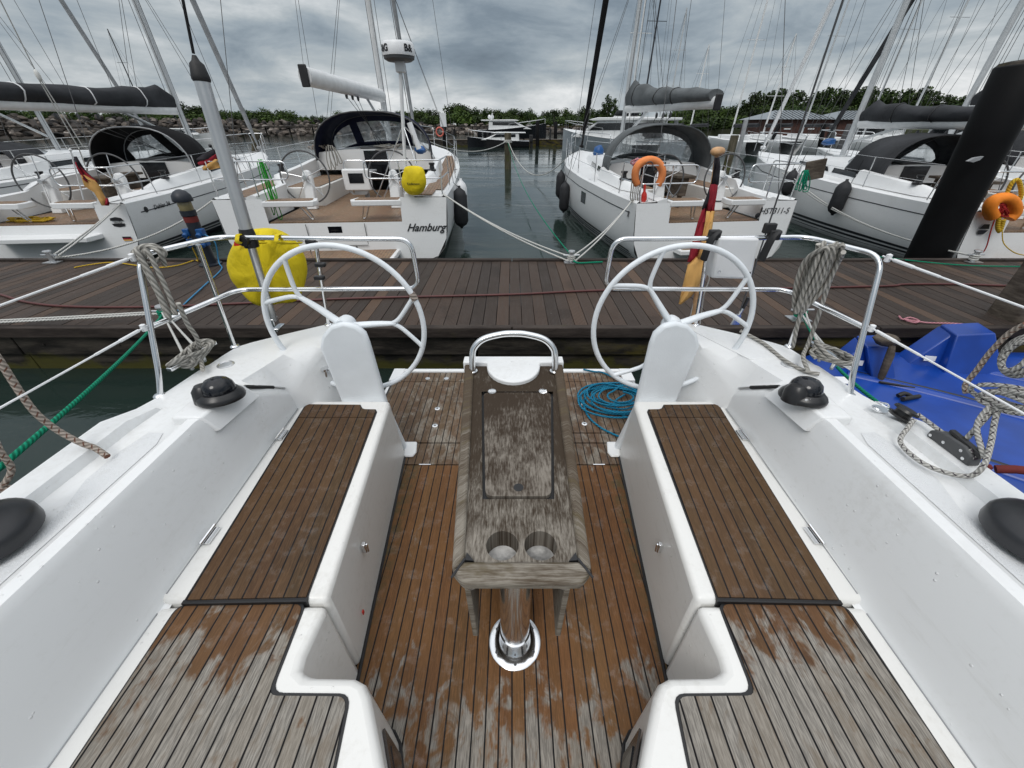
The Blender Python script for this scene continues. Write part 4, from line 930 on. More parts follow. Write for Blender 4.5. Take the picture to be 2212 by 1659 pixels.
# flecked line through block and clutch, with its coil on the lifeline
q = MB(); rf = .0085
q.tube(sm([(1.64, 1.22, 1.40), (1.60, 1.19, 1.385), PZ(1945, 955, 1.35), PZ(1985, 995, 1.35), PZ(2040, 1020, 1.35), PZ(2095, 1028, 1.37), PZ(2125, 1005, 1.42), PX(2140, 960, 1.70), PX(2150, 905, 1.75), PX(2165, 860, 1.77)], 7), rf, 8)
q.tube(sm([(1.68, 1.25, 1.405), (1.685, 1.15, 1.40), (1.675, 1.0, 1.40)], 4), rf, 8)
q.tube(sm([(1.672, .98, 1.42), PX(2110, 920, 1.71), PX(2140, 875, 1.76)], 5), rf, 8); q.tube(sm([(1.672, 1.02, 1.42), PX(2060, 975, 1.68), PX(2090, 945, 1.70), PX(2150, 880, 1.77)], 5), rf, 8)
rn = random.Random(3)
for k in range(6):
    c = PX(2180, 862, 1.77)+V((0, rn.uniform(-.02, .02), rn.uniform(-.015, .015))); w, h = .055+.005*k, .026+.005*k
    q.tube([c+V((.015*math.sin(2*a+k), w*math.cos(a+.5)-.02*math.sin(a), h*math.sin(a))) for a in [2*PI*i/24 for i in range(24)]], rf, 7, closed=True)
for k in range(3):
    c = PX(2195, 770, 1.79); w, h = .03+.014*k, .055+.01*k
    q.tube([c+V((.012*k, w*math.cos(a), h*math.sin(a))) for a in [2*PI*i/24 for i in range(24)]], rf, 7, closed=True)
loose(q, 'rope_coil', M['rope_fleck'], 'grey rope with black flecks led through a clutch and gathered in a hanging coil', 'rope', smooth=60)
q = MB(); q.tube(sm([PX(2215, 700, 1.79), PX(2180, 720, 1.79), PX(2140, 760, 1.79), PX(2110, 800, 1.79), PX(2086, 830, 1.79), PX(2087, 850, 1.79)], 6), .009, 8)
loose(q, 'rope_tail', M['rope_old'], 'short yellowish rope tail hanging over the blue float', 'rope', smooth=60)
q = MB(); q.tube(sm([PX(-30, 740, -1.76), PX(0, 780, -1.75), PX(45, 850, -1.74), PX(80, 895, -1.72), PX(125, 930, -1.70), PZ(175, 957, 1.395), PZ(205, 968, 1.37), PZ(232, 986, 1.345)], 7), .011, 8)
loose(q, 'fender_line', M['rope_old'], 'brown flecked line drooping from the lifeline onto the white side deck', 'rope', smooth=60)
fd = thing('fender', 'dark fender with knotted fleck line hanging outside the yacht underfoot', 'fender', (-1.86, .93, .55))
q = MB(); q.lathe([(0, 0), (.05, .02), (.10, .10), (.11, .2), (.11, .5), (.10, .6), (.06, .68), (.03, .70), (0, .70)], (-1.85, .92, .56), 18); q.build('fender_body', canvas('navy_fender_cover', (.02, .018, .045), .8, .3), fd, smooth=50)
q = MB(); kn = V((-1.84, .93, 1.31)); q.tube(sm([PX(-20, 930, -1.80), PX(0, 975, -1.80), PX(25, 1015, -1.81), kn], 5), .010, 8)
for k in range(4): q.tube([kn+V((.028*math.cos(a), .024*math.sin(a), .018*k-.05+.012*math.sin(a+k))) for a in [2*PI*i/12 for i in range(12)]], .010, 7, closed=True)
q.build('knotted_line', M['rope_old'], fd, smooth=60)
# ------------------------------------------------------------------ sailing yachts moored stern-to across the jetty
MB.xf = lambda s, Mx: (setattr(s, 'v', [Mx @ p for p in s.v]), s)[1]
def interp(tab, t):
    for (a, x), (b, y) in zip(tab, tab[1:]):
        if t <= b: u = (t-a)/(b-a); u = u*u*(3-2*u)*.35+u*.65; return x+(y-x)*u
    return tab[-1][1]
class Yacht:
    def __init__(s, name, label, x, y, rz, L, B, fs=1.25, fb=1.55, zf=.85, yc=3.9, **o):
        s.L, s.B, s.fs, s.fb, s.zf, s.yc, s.o = L, B, fs, fb, zf, yc, o
        s.r = thing(name, label, 'sailboat', (x, y, 0), rz, local=True, group='sailing yachts moored stern-to beyond the jetty')
        s.M = Matrix.Translation((x, y, 0)) @ Matrix.Rotation(rz, 4, 'Z'); s.I = s.M.inverted()
        s.hbt = o.get('plan', [(0, .95), (.15, .985), (.35, 1.0), (.55, .94), (.72, .76), (.86, .46), (.95, .17), (1, .012)])
    def hb(s, t): return interp(s.hbt, t)*s.B/2
    def sh(s, t): return s.fs+(s.fb-s.fs)*t**1.6
    def prof(s, t):
        b, h = s.hb(t), s.sh(t); k = min(1, t/.25); bz = .10*(1-k)-.32*k
        e = max(0, (t-.8)/.2)
        return [(b, h), (b*(.997-.10*e), h*.78), (b*(.985-.22*e), h*.5), (b*(.95-.4*e), h*.24+.02), (b*(.84-.5*e), .03+bz*.2), (b*(.55-.35*e), bz*.75), (0, bz)]
    def hp(s, t, f, sd, off=0):
        pr = s.prof(t); q = f*(len(pr)-1); i = min(int(q), len(pr)-2); u = q-i
        x = pr[i][0]+(pr[i+1][0]-pr[i][0])*u; z = pr[i][1]+(pr[i+1][1]-pr[i][1])*u
        rake = (s.sh(t)-z)*-.10 if t < .999 else 0
        return V((sd*(x+off), t*s.L+rake*(1-min(1, t*6))+(.0 if t < .8 else -(s.sh(t)-z)*.25*((t-.8)/.2)**2), z))
    def band(s, f0, f1, t0=.0, t1=.985, n=26, off=.005):
        q = MB()
        for sd in (-1, 1): q.grid([[s.hp(t0+(t1-t0)*i/n, f0+(f1-f0)*k/2, sd, off) for k in range(3)] for i in range(n+1)], flip=(sd > 0))
        return q
    def P(s, name, mb, mat, parent=None, **k): return mb.build(name, mat, parent or s.r, org=(0, 0, 0), **k)
    def build(s):
        o, r, L, B, fs, zf, yc = s.o, s.r, s.L, s.B, s.fs, s.zf, s.yc
        TS = [0, .03, .08, .15, .25, .35, .45, .55, .65, .74, .82, .89, .94, .975, 1]
        q = MB()
        for sd in (-1, 1): q.grid([[s.hp(t, k/12, sd) for k in range(13)] for t in TS], flip=(sd > 0))
        hull = s.P('hull', q, o.get('hullmat', M['gel']), smooth=50)
        # transom with the open cockpit in the middle
        c = o.get('c', B*.30); q = MB(); b0 = s.hb(0)
        xs = [-b0, -b0*.97, -b0*.88, -b0*.75, -c-.012, -c, -c*.5, 0, c*.5, c, c+.012, b0*.75, b0*.88, b0*.97, b0]
        pr = [s.hp(0, k/60, 1) for k in range(61)]
        def zlo(x): return min(pr, key=lambda p: abs(p.x-abs(x))).z if abs(x) < b0 else fs
        cols = []
        for x in xs:
            zt = zf-.012 if abs(x) <= c+.001 else fs
            if abs(abs(x)-b0) < 1e-4: zt = fs
            zl = min(zlo(x), zt)
            cols.append([V((x, -(fs-z)*.10*1.0+.0, z)) for z in (zl, (zl+zt)/2, zt)])
        # transom rakes aft towards the water
        for col in cols:
            for p in col: p.y = -(fs-p.z)*-.10*-1.0
        q.grid(cols); s.P('transom', q, M['gel'], smooth=40)
        # decks
        ym = o.get('ym', L*.57); cw = o.get('cw', B*.36); dz = lambda y: s.sh(y/L)
        wi = lambda y: c+.10 if y < yc*.34 else (c+.10+(cw-.02-c-.10)*min(1, (y-yc*.34)/.3))
        q = MB(); ys = [0, .35, .8, yc*.34, yc*.34+.3, yc*.6, yc]
        for sd in (-1, 1):
            q.grid([[V((sd*(s.hb(y/L)-.0), y, dz(y))), V((sd*(s.hb(y/L)-.05), y, dz(y)+.035)), V((sd*(s.hb(y/L)-.09), y, dz(y)+.008)), V((sd*wi(y), y, dz(y)+.03))] for y in ys], flip=(sd < 0))
        yy = [yc+(L-yc)*k/14 for k in range(15)]
        q.grid([[V((u*s.hb(y/L), y, dz(y)+(.0 if abs(u) == 1 else .035 if abs(u) > .95 else .01 if abs(u) > .9 else .05))) for u in (-1, -.97, -.92, -.5, 0, .5, .92, .97, 1)] for y in yy])
        s.P('deck', q, o.get('deckmat', M['gel']), smooth=45)
        # cockpit
        q = MB(); q.prism([(-c, .0), (c, .0), (c, yc), (-c, yc)], zf-.03, zf); s.P('cockpit_sole', q, M['teak_far'], uv=lambda p: (p.x, p.y))
        ia, ja = yc*.34, c*.62
        for sd in (-1, 1):
            zs = zf+.40
            q = MB(); q.prism([(sd*ja, ia+.35), (sd*wi(yc), ia+.3), (sd*wi(yc), yc), (sd*ja, yc)], zf-.02, zs-.012); se = s.P('seat', q, M['gel2'], bevel=.02)
            q = MB(); q.prism([(sd*(ja+.06), ia+.42), (sd*(wi(yc)-.08), ia+.42), (sd*(wi(yc)-.08), yc-.04), (sd*(ja+.06), yc-.04)], zs-.02, zs); s.P('seat_top', q, M['teak_far'], se, uv=lambda p: (p.x, p.y))
            q = MB(); zc = o.get('zc', .22); X = lambda y, k: sd*(wi(y)+k)
            rows = []
            for y, zt in ((.0, 0.02), (.5, .03), (ia-.05, .05), (ia+.4, zc*.8), (yc*.75, zc), (yc+.02, zc+.05)):
                z0 = dz(y)+.03; rows.append([V((X(y, -.02), y, zf)), V((X(y, .0), y, z0+zt)), V((X(y, .05), y, z0+zt+.02)), V((X(y, .14), y, z0+zt)), V((X(y, .20), y, z0))])
            q.grid(rows, flip=(sd < 0)); q.poly(rows[0][::-1] if sd > 0 else rows[0]); s.P('coaming', q, M['gel'], smooth=50)
            # folding helm bench across the transom opening
            if o.get('bench', True):
                q = MB(); bz = zf+.27; q.prism([(sd*(c+.03), -.02), (sd*(c*.28), -.02), (sd*(c*.24), .12), (sd*(c*.30), .36), (sd*(c+.03), .36)], bz, bz+.10); bn = s.P('helm_bench', q, M['gel'], bevel=.015)
                q = MB(); q.prism([(sd*(c-.03), .02), (sd*(c*.34), .02), (sd*(c*.31), .12), (sd*(c*.35), .31), (sd*(c-.03), .31)], bz+.095, bz+.107); s.P('bench_teak', q, M['teak_far'], bn, uv=lambda p: (p.x, p.y))
                q = MB(); q.tube(fillet([(sd*c*.52, .08, bz), (sd*c*.42, .16, zf+.02), (sd*c*.36, .16, zf+.02), (sd*c*.44, .08, bz)], .05), .014, 8); s.P('bench_leg', q, M['steel'], bn, smooth=60)
            # wheel and pedestal
            wy = ia*.82; wx = o.get('wx', c*.62)*sd; wz = zf+.62; R_ = o.get('wr', .46)
            q = MB(); q.extr([(wx-.11, wy+.12, zf), (wx+.11, wy+.12, zf), (wx+.10, wy+.28, wz+.02), (wx+.06, wy+.29, wz+.11), (wx, wy+.295, wz+.135), (wx-.06, wy+.29, wz+.11), (wx-.10, wy+.28, wz+.02)], (0, .14, .0)); s.P('pedestal', q, M['gel'], bevel=.02)
            w = bpy.data.objects.new('steering_wheel', None); COL.objects.link(w); w.parent = r; ORG[w.name] = V((0, 0, 0))
            C = V((wx, wy+.20, wz)); rg = lambda rad, a: C+V((rad*math.cos(a), -.02*0+rad*math.sin(a)*.08, rad*math.sin(a)))
            q = MB(); q.tube([rg(R_, 2*PI*k/48) for k in range(48)], .016, 8, closed=True); s.P('rim', q, M['dkgrey'], w, smooth=60)
            q = MB()
            for k in range(o.get('spokes', 5)): q.tube([C, rg(R_, 2*PI*k/o.get('spokes', 5)+.4)], .008, 6)
            s.P('spokes', q, M['steel'], w, smooth=60)
            q = MB(); q.lathe([(0, -.05), (.05, -.045), (.05, .05), (0, .06)], C, 14, 'y'); s.P('hub', q, M['steel2'], w, smooth=40)
            # winch
            q = MB(); wp = V((sd*(wi(yc*.5)+.1), yc*.52, dz(yc*.5)+zc)); q.lathe([(.09, 0), (.09, .03), (.06, .05), (.05, .12), (.07, .14), (.07, .17), (0, .17)], wp, 16); s.P('winch', q, M['black'], smooth=40)
        # table
        if o.get('table', True):
            q = MB(); q.box((0, yc*.62, zf+.62), (.42, 1.2, .05)); q.box((0, yc*.62, zf+.42), (.16, 1.1, .36)); q.lathe([(.05, 0), (.05, .6), (0, .6)], (0, yc*.48, zf), 12); s.P('cockpit_table', q, o.get('tablemat', M['oldwood']), bevel=.01)
        # cabin trunk
        zk = o.get('hk', .42); ye = o.get('ye', L*.74); wf = .55
        def cab(y, u):
            k = (y-yc)/(ye-yc); wdt = cw+(cw*wf*.72-cw)*k**1.4; hh = zk*(1-.55*k**2)
            b = dz(y)+.03
            return [V((-wdt-.0, y, b)), V((-wdt+.05, y, b+hh*.55)), V((-wdt+.14, y, b+hh*.92)), V((-wdt*.5, y, b+hh*1.04)), V((0, y, b+hh*1.09)), V((wdt*.5, y, b+hh*1.04)), V((wdt-.14, y, b+hh*.92)), V((wdt-.05, y, b+hh*.55)), V((wdt+.0, y, b))]
        rows = [cab(yc+(ye-yc)*k/8, 0) for k in range(9)]; fr = [V((p.x*.55, ye+.75-.25*abs(p.x), dz(ye+.6)+.045)) for p in rows[-1]]
        q = MB(); q.grid(rows+[fr], flip=False); q.poly(rows[0][::1]); cb = s.P('cabin', q, M['gel'], smooth=38)
        # side windows, companionway, hatch
        for sd in (-1, 1):
            for y0, y1 in o.get('wins', ((.08, .36), (.42, .66), (.70, .86))):
                a, b_ = yc+(ye-yc)*y0, yc+(ye-yc)*y1; pa, pb = cab(a, 0), cab(b_, 0)
                lo = lambda p: p[0 if sd < 0 else 8].lerp(p[1 if sd < 0 else 7], .40); hi = lambda p: p[0 if sd < 0 else 8].lerp(p[1 if sd < 0 else 7], .97)
                n_ = V((sd*.006, 0, .002)); q = MB(); q.extr([lo(pa)+n_, lo(pb)+n_, hi(pb)+n_, hi(pa)+n_+V((0, .12, 0))], (sd*.004, 0, .001)); s.P('window', q, M['window'], cb)
        hz = dz(yc)+.03+zk
        q = MB(); q.box((0, yc-.012, (zf+.25+hz)/2), (.62, .02, hz-zf-.25)); s.P('companionway', q, M['screen'], cb)
        q = MB(); q.box((0, yc+.55, hz+.06), (.78, 1.1, .035)); s.P('sliding_hatch', q, M['dkgrey'], cb, bevel=.01)
        if o.get('hull_windows'):
            for t0, t1 in o['hull_windows']:
                for sd in (-1, 1):
                    q = MB(); q.poly([s.hp(t0, .17, sd, .005), s.hp(t1, .17, sd, .005), s.hp(t1+.004, .30, sd, .005), s.hp(t0+.004, .30, sd, .005)]); s.P('window', q, M['window'], hull)
        for f0, f1, mt in o.get('bands', ((.05, .062, 'lip'), (.55, .585, 'lip'), (.61, .72, 'antifoul'))):
            s.P('hull_stripe', s.band(f0, f1, .03 if mt == 'lip' else .0), M[mt], hull, smooth=60)
        s.hood(cb, hz); s.rig(hz, ym); s.rails()
        return s
    def hood(s, cb, hz):
        o = s.o; yc = s.yc; hw, ht = o.get('hood_w', s.B*.34), o.get('hood_h', .98); hy = o.get('hood_y', yc-.35); hl = o.get('hood_l', 1.35); mat = o.get('hoodmat', M['canvas_dark']); zb = hz-.22
        def arch(y, w, h, z0, n=18, p=2.6):
            out = []
            for k in range(n+1):
                a = PI*k/n; cx, sx = math.cos(a), math.sin(a)
                out.append(V((-w*math.copysign(abs(cx)**(2/p), cx), y, z0+h*abs(sx)**(2/p))))
            return out
        A = arch(hy, hw, ht, zb); Bq = arch(hy+hl*.5, hw*.97, ht*.99, zb+.03); Cq = arch(hy+hl*.78, hw*.93, ht*.90, zb+.05); D = [V((p.x*.93, hy+hl*1.45-.55*((p.x/hw)**2)*hl, hz+.045-.25*abs(p.x/hw)**3)) for p in A]
        q = MB(); q.grid([A, Bq, Cq], flip=True); hd = s.P('sprayhood', q, mat, smooth=60, solid=.012)
        # front screen: fabric frame with clear panels between the front hoop and the cabin top
        q = MB(); g = MB(); n = len(Cq)-1; m = 6
        cuts = o.get('panes', ((2, 6), (7, 11), (12, 16)))
        for k in range(n):
            for j in range(m):
                pts = [Cq[k].lerp(D[k], j/m), Cq[k+1].lerp(D[k+1], j/m), Cq[k+1].lerp(D[k+1], (j+1)/m), Cq[k].lerp(D[k], (j+1)/m)]
                clear = any(a <= k < b for a, b in cuts) and 0 < j < m-1
                (g if clear else q).poly(pts)
        s.P('hood_front', q, mat, hd, solid=.01); g.each('clear_window', M['vinyl'], hd, org=(0, 0, 0))
        q = MB(); q.tube(A, .016, 8); q.tube(Cq, .014, 8); s.P('hood_hoop', q, o.get('hoopmat', mat), hd, smooth=60)
    def rig(s, hz, ym):
        o = s.o; L = s.L; H = o.get('H', 1.32*L); mat = o.get('mastmat', M['alu']); rk = o.get('rake', .25); zd = s.sh(ym/L)+.03+o.get('hk', .42)*.8; mr = o.get('mr', .085)
        mt = lambda z: V((0, ym-rk*(z-zd)/H, z)); top = mt(zd+H)
        q = MB(); q.tube([mt(zd), mt(zd+H*.5), top], [mr, mr, mr*.7], 12, flat=.75); q.box(mt(zd+.03), (.3, .34, .06)); ms = s.P('mast', q, mat, smooth=60)
        q = MB(); b = s.hb(ym/L)-.06; zs = s.sh(ym/L)
        for u, k in ((.34, .62), (.66, .50)):
            for sd in (-1, 1): q.beam(mt(zd+H*u), mt(zd+H*u)+V((sd*b*k*1.2, -.25, .05)), .05, .025)
        s.P('spreader', q, mat, ms)
        q = MB()
        for sd in (-1, 1):
            e1 = mt(zd+H*.34)+V((sd*b*.745, -.25, .05)); e2 = mt(zd+H*.66)+V((sd*b*.6, -.25, .05)); ch = V((sd*b, ym-.25, zs))
            for a, c in ((ch, e1), (e1, e2), (e2, top), (ch+V((0, -.2, 0)), mt(zd+H*.33)), (ch+V((0, .25, 0)), mt(zd+H*.33)), (e1, mt(zd+H*.65))): q.tube([a, c], .006, 5)
        for dx in ((-.02, .04, .09)): q.tube([V((dx*2.5, ym-.22, zd+.05)), mt(zd+H*.97)+V((dx, -.1, 0))], .007, 5)
        for sd in o.get('backstays', (-1, 1)):
            a = V((sd*s.hb(0)*.78, .08, s.fs+.03)); q.tube([a, top+V((0, -.1, 0))], .006, 5)
        for x in o.get('lines', ()): q.tube([V(x[0]), V(x[1])], .006, 5)
        s.P('standing_rigging', q, M['dkgrey'], ms)
        # furled headsail
        f0 = V((0, L-.18, s.fb+.12)); f1 = mt(zd+H*.965)+V((0, .1, 0)); q = MB(); fr = o.get('furl_r', .06)
        q.tube([f0, f0.lerp(f1, .03), f0.lerp(f1, .06), f0.lerp(f1, .3), f0.lerp(f1, .7), f1], [.03, .04, fr, fr*1.15, fr*.8, .025], 10); q.lathe([(.07, 0), (.09, .02), (.09, .09), (.07, .11), (0, .11)], f0, 12); s.P('furled_headsail', q, o.get('furlmat', M['canvas_dark']), smooth=60)
        # boom and cover
        zb = o.get('boom_z', 2.8); be = s.I @ V((*o['boom_end'], zb+o.get('boom_rise', 0))) if 'boom_end' in o else V((0, s.yc*.35, zb)); g0 = V((0, ym-.18, zb))
        q = MB(); q.tube([g0, be], .085 if o.get('cover', True) else .135, 12, flat=1.3 if o.get('cover', True) else 1.25); bo = s.P('boom', q, o.get('boommat', M['alu_w']), smooth=60)
        if o.get('cover', True):
            ax = (be-g0); n = 16; rows = []; up = V((0, 0, 1)); sd = ax.cross(up).normalized(); ch = o.get('cover_h', .5); rn = random.Random(int(L*10))
            for i in range(n+1):
                u = i/n; c = g0+ax*(u*.97+.005); h = ch*(1-.10*abs(math.sin(PI*u*3.6+.4)))*(1.12-.22*min(1, u*3)-.10*u)*(1-o.get('taper', .25)*u)*(.55 if i in (0,) else 1)*(1+rn.uniform(-.035, .035)); w = .12+.09*math.sin(PI*min(1, u*2.2)*.5)*(1-.35*u); row = []
                if u < .1: h *= 1.15
                for k in range(14):
                    a = 2*PI*k/14-PI/2; ca, sa = math.cos(a), math.sin(a); wr = 1+.12*math.sin(a*3+u*19)+rn.uniform(-.09, .09)
                    row.append(c+sd*(ca*w*wr)+up*(.02+h*.5+sa*h*.5*(1+.03*wr)))
                rows.append(row)
            q = MB(); q.grid(rows, closed=True); q.poly(rows[0][::-1]); q.poly(rows[-1]); cv = s.P('sail_cover', q, o.get('covermat', M['canvas_dark']), bo, smooth=70)
            q = MB()
            for u in o.get('straps', (.22, .45, .7)):
                i = int(u*n); c = sum(rows[i], V((0, 0, 0)))/14; q.tube([c+(p-c)*1.02 for p in rows[i]], .014, 6, closed=True)
            q.each('cover_strap', o.get('strapmat', M['black']), bo, org=(0, 0, 0), smooth=60)
        d = (be-g0).normalized(); q = MB(); q.beam(be, be+d*.05, .17, .28 if o.get('cover', True) else .37); s.P('boom_end', q, M['blackmat'], bo, bevel=.02)
        q = MB(); q.tube([g0.lerp(be, .30)-V((0, 0, .08)), mt(zd+.35)], .035, 8); s.P('vang', q, M['alu'], ms, smooth=60)
        q = MB()
        for u in (.42, .5, .58): q.blob(g0.lerp(be, u)-V((0, 0, .19)), .05, 8, 6, sq=(.7, .7, 1.3)); q.tube([g0.lerp(be, u)-V((0, 0, .2)), V((.2*(u-.5)*6, s.yc+.9, hz+.1))], .007, 5)
        q.tube([be, top], .004, 5); s.P('mainsheet', q, M['dkgrey'], bo, smooth=50)
    def rails(s):
        o = s.o; L = s.L; zr = .58; r = .0125; b = s.hb(0)-.08; c = o.get('c', s.B*.30)
        for sd in (-1, 1):
            q = MB(); i_ = c*.55 if o.get('rail_in', True) else c*.95; zs = s.fs+.03
            q.tube(fillet([(sd*(s.hb(.1)-.06), L*.10, zs), (sd*(s.hb(.1)-.07), L*.095, zs+zr), (sd*b, .12, zs+zr), (sd*i_, .06, zs+zr), (sd*i_, .06, zs+zr*.5), (sd*b, .12, zs+zr*.48), (sd*(s.hb(.1)-.07), L*.098, zs+zr*.48)], .09, 5), r, 8)
            q.tube([(sd*b, .10, zs), (sd*b, .12, zs+zr)], r, 8); q.tube([(sd*(c+.08), .08, zs), (sd*(c+.06), .08, zs+zr)], r, 8); s.P('stern_rail', q, M['steel'], smooth=60)
            q = MB(); pts = []
            for t in (.10, .26, .42, .58, .73, .86): pts.append((V((sd*(s.hb(t)-.06), t*L, s.sh(t)+.03)), V((sd*(s.hb(t)-.05), t*L, s.sh(t)+.63))))
            for a, b_ in pts[1:]: q.tube([a, b_], .011, 6)
            for k in (1.0, .5):
                for (a, b_), (c2, d2) in zip(pts, pts[1:]): q.tube([a.lerp(b_, k), c2.lerp(d2, k)], .0035, 5)
            s.P('lifeline', q, M['steel'], smooth=60)
        q = MB(); t = .86; w = s.hb(t)-.05; z = s.fb
        q.tube(fillet([(-w, t*L, z), (-w, t*L, z+.6), (-.25, L-.12, z+.66), (-.22, L-.02, z+.05)], .12, 4), r, 8); q.tube(fillet([(w, t*L, z), (w, t*L, z+.6), (.25, L-.12, z+.66), (.22, L-.02, z+.05)], .12, 4), r, 8)
        q.tube([(-w*.98, t*L, z+.33), (-.24, L-.1, z+.36)], r*.8, 6); q.tube([(w*.98, t*L, z+.33), (.24, L-.1, z+.36)], r*.8, 6); q.tube([(-.25, L-.12, z+.66), (.25, L-.12, z+.66)], r, 6); s.P('bow_rail', q, M['steel'], smooth=60)
    def platform(s, w, d, z=.42, teak=True):
        q = MB(); q.prism([(-w, -.02), (w, -.02), (w*.96, -d), (-w*.96, -d)], z-.09, z); p = s.P('bathing_platform', q, M['gel'], bevel=.015)
        if teak: q = MB(); q.prism([(-w+.07, -.08), (w-.07, -.08), (w*.96-.07, -d+.06), (-w*.96+.07, -d+.06)], z-.01, z+.006); s.P('platform_teak', q, M['teak_far'], p, uv=lambda p: (p.x, p.y))
        return p
    def px(s, x, y, Y): return s.I @ PY(x, y, Y)
def fender(y, label, sb, t, drop, mat=None, sd=1, ln=.62, rr=.125, group='black fenders hung along the moored yachts'):
    p = s_top = sb.M @ (sb.hp(t, .02, sd, .0)+V((0, 0, .03))); c = sb.M @ (sb.hp(t, .25, sd, .14)); c.z = p.z-drop-ln
    f = thing('fender', label, 'fender', c, group=group)
    q = MB(); q.lathe([(0, -.03), (.03, -.03), (.035, .0), (rr*.75, .06), (rr, .14), (rr, ln-.16), (rr*.75, ln-.07), (.035, ln), (.03, ln+.04), (0, ln+.04)], c, 16); q.build('fender_body', mat or M['rubber'], f, smooth=50)
    q = MB(); q.tube([c+V((0, 0, ln)), p+V((0, 0, .05)), sb.M @ (sb.hp(t, 0, sd, -.05)+V((0, 0, .55)))], .006, 6); q.build('fender_line', M['rope_black'], f, smooth=60)
    return f

# -- yacht with the dark boom cover, far side of the jetty towards the breakwater
b1 = Yacht('sailboat', 'white sloop with charcoal boom cover and black sprayhood, red coiled rope on its cabin', -9.12, 8.0, .10, 10.3, 3.35, 1.12, 1.45, .78, 3.7, hoodmat=M['canvas_black'], hood_w=1.18, hood_h=1.0, hood_y=3.35, covermat=M['canvas_dark'], strapmat=M['white'], cover_h=.50, boom_z=2.74, boom_end=(-9.75, 7.4), ym=5.8, hoopmat=M['grey'], panes=((3, 8), (9, 15)), hk=.36, furlmat=M['grey'], furl_r=.075, bands=((.13, .142, 'lip'), (.50, .53, 'lip'), (.545, .565, 'lip'), (.58, .75, 'antifoul')), wr=.50, wx=.72, spokes=6).build()
b1.platform(.95, .42, .60, False)
letters('Dehler 34', .125, b1.hp(.09, .115, 1, .010)+V((0, 0, -.01)), b1.hp(.2, .115, 1)-b1.hp(.06, .115, 1), (0, 0, 1), M['ink'], b1.r, org=(0, 0, 0), shear=.25)
q = MB(); q.lathe([(.055, 0), (.055, .004), (0, .004)], b1.hp(.045, .12, 1, .006), 14, rot=Matrix.Rotation(PI/2, 3, 'Y')); b1.P('hull_badge', q, M['ink'])
tx_, tz_ = 1.33, .80
q = MB()
for sg in (1, -1): q.extr([(tx_-.12, -.045, tz_+sg*.025), (tx_+.12, -.045, tz_+sg*.025), (tx_+.10, -.045, tz_+sg*.075), (tx_, -.043, tz_+sg*.095), (tx_-.10, -.045, tz_+sg*.075)], (0, -.004, 0))
b1.P('transom_emblem', q, M['ink']); letters('mola', .075, (tx_, -.05, tz_), (1, 0, 0), (0, 0, 1), M['ink'], b1.r, org=(0, 0, 0), shear=.3)
for k, mt in enumerate(('flag_black', 'flag_red', 'flag_gold')):
    q = MB(); q.box((tx_+.04, -.075, .52-.028*k), (.16, .004, .027)); b1.P('flag_sticker', q, M[mt])
# -- yacht with navy hood and radar post
b2 = Yacht('sailboat', 'large white yacht with navy sprayhood, radar post and teak cockpit, Hamburg on its stern', -3.42, 8.0, .081, 13.6, 4.55, 1.24, 1.7, .83, 4.4, hoodmat=M['canvas_navy'], hood_w=1.55, hood_h=1.10, hood_y=4.2, hood_l=1.5, cover=False, boom_z=3.12, boom_rise=.1, boom_end=(-4.22, 10.0), ym=6.75, c=1.26, H=17, mr=.11, mastmat=M['alu_w'], hoopmat=M['dkgrey'], wins=((.05, .3), (.36, .6), (.65, .85)), hk=.46, furlmat=M['grey'], furl_r=.07, wr=.50, wx=.92, table=False, bands=((.60, .66, 'lip'), (.67, .76, 'antifoul'))).build()
b2.platform(1.15, .95, .30)
letters('Hamburg', .20, (1.70, -.064, .70), (1, 0, 0), (0, .1, 1), M['ink'], b2.r, org=(0, 0, 0), shear=.5, bold=.003)
q = MB(); q.box((-.05, -.055, .68), (.26, .012, .14)); bd = b2.P('transom_badge', q, M['screen'])
q = MB(); q.extr([(-.15, -.064, .68), (-.05, -.064, .688), (.05, -.064, .68), (-.05, -.064, .672)], (0, -.003, 0)); q.extr([(-.055, -.0635, .68), (-.05, -.0635, .73), (-.045, -.0635, .68), (-.05, -.0635, .63)], (0, -.003, 0)); b2.P('badge_star', q, M['steel'], bd)
q = MB()
for x0, x1, z0, z1 in ((-.58, -.57, .40, .80), (.53, .54, .40, .80), (-.58, .54, .395, .405)): q.box(((x0+x1)/2, -.058-(.05 if z1 < .5 else .02), (z0+z1)/2), (x1-x0, .01, z1-z0))
b2.P('hatch_groove', q, M['dkgrey'])
q = MB()
for x in (-.2, .05, .3): q.lathe([(.022, 0), (.022, -.006), (0, -.006)], (x, -.095, .36), 12, 'y')
b2.P('shower_fitting', q, M['dkgrey'])
q = MB(); q.tube(fillet([(-.62, -.6, .31), (-.62, -.6, .62), (-.40, -.6, .62), (-.40, -.6, .31)], .1), .014, 8); b2.P('boarding_ladder', q, M['steel'], smooth=60)
# teak on the quarters and side decks
q = MB()
for sd in (-1, 1):
    q.prism([(sd*1.45, .06), (sd*1.88, .08), (sd*1.90, .75), (sd*1.45, .75)], 1.272, 1.282)
    q.grid([[V((sd*(b2.hb(y/13.6)-.14), y, b2.sh(y/13.6)+.026)), V((sd*(1.66+.05*min(1, y/4)), y, b2.sh(y/13.6)+.036))] for y in (.8, 2, 3.5, 5, 6.5, 8)], flip=(sd < 0))
q.each('deck_teak', M['teak_far'], b2.r, org=(0, 0, 0), uv=lambda p: (p.x, p.y))
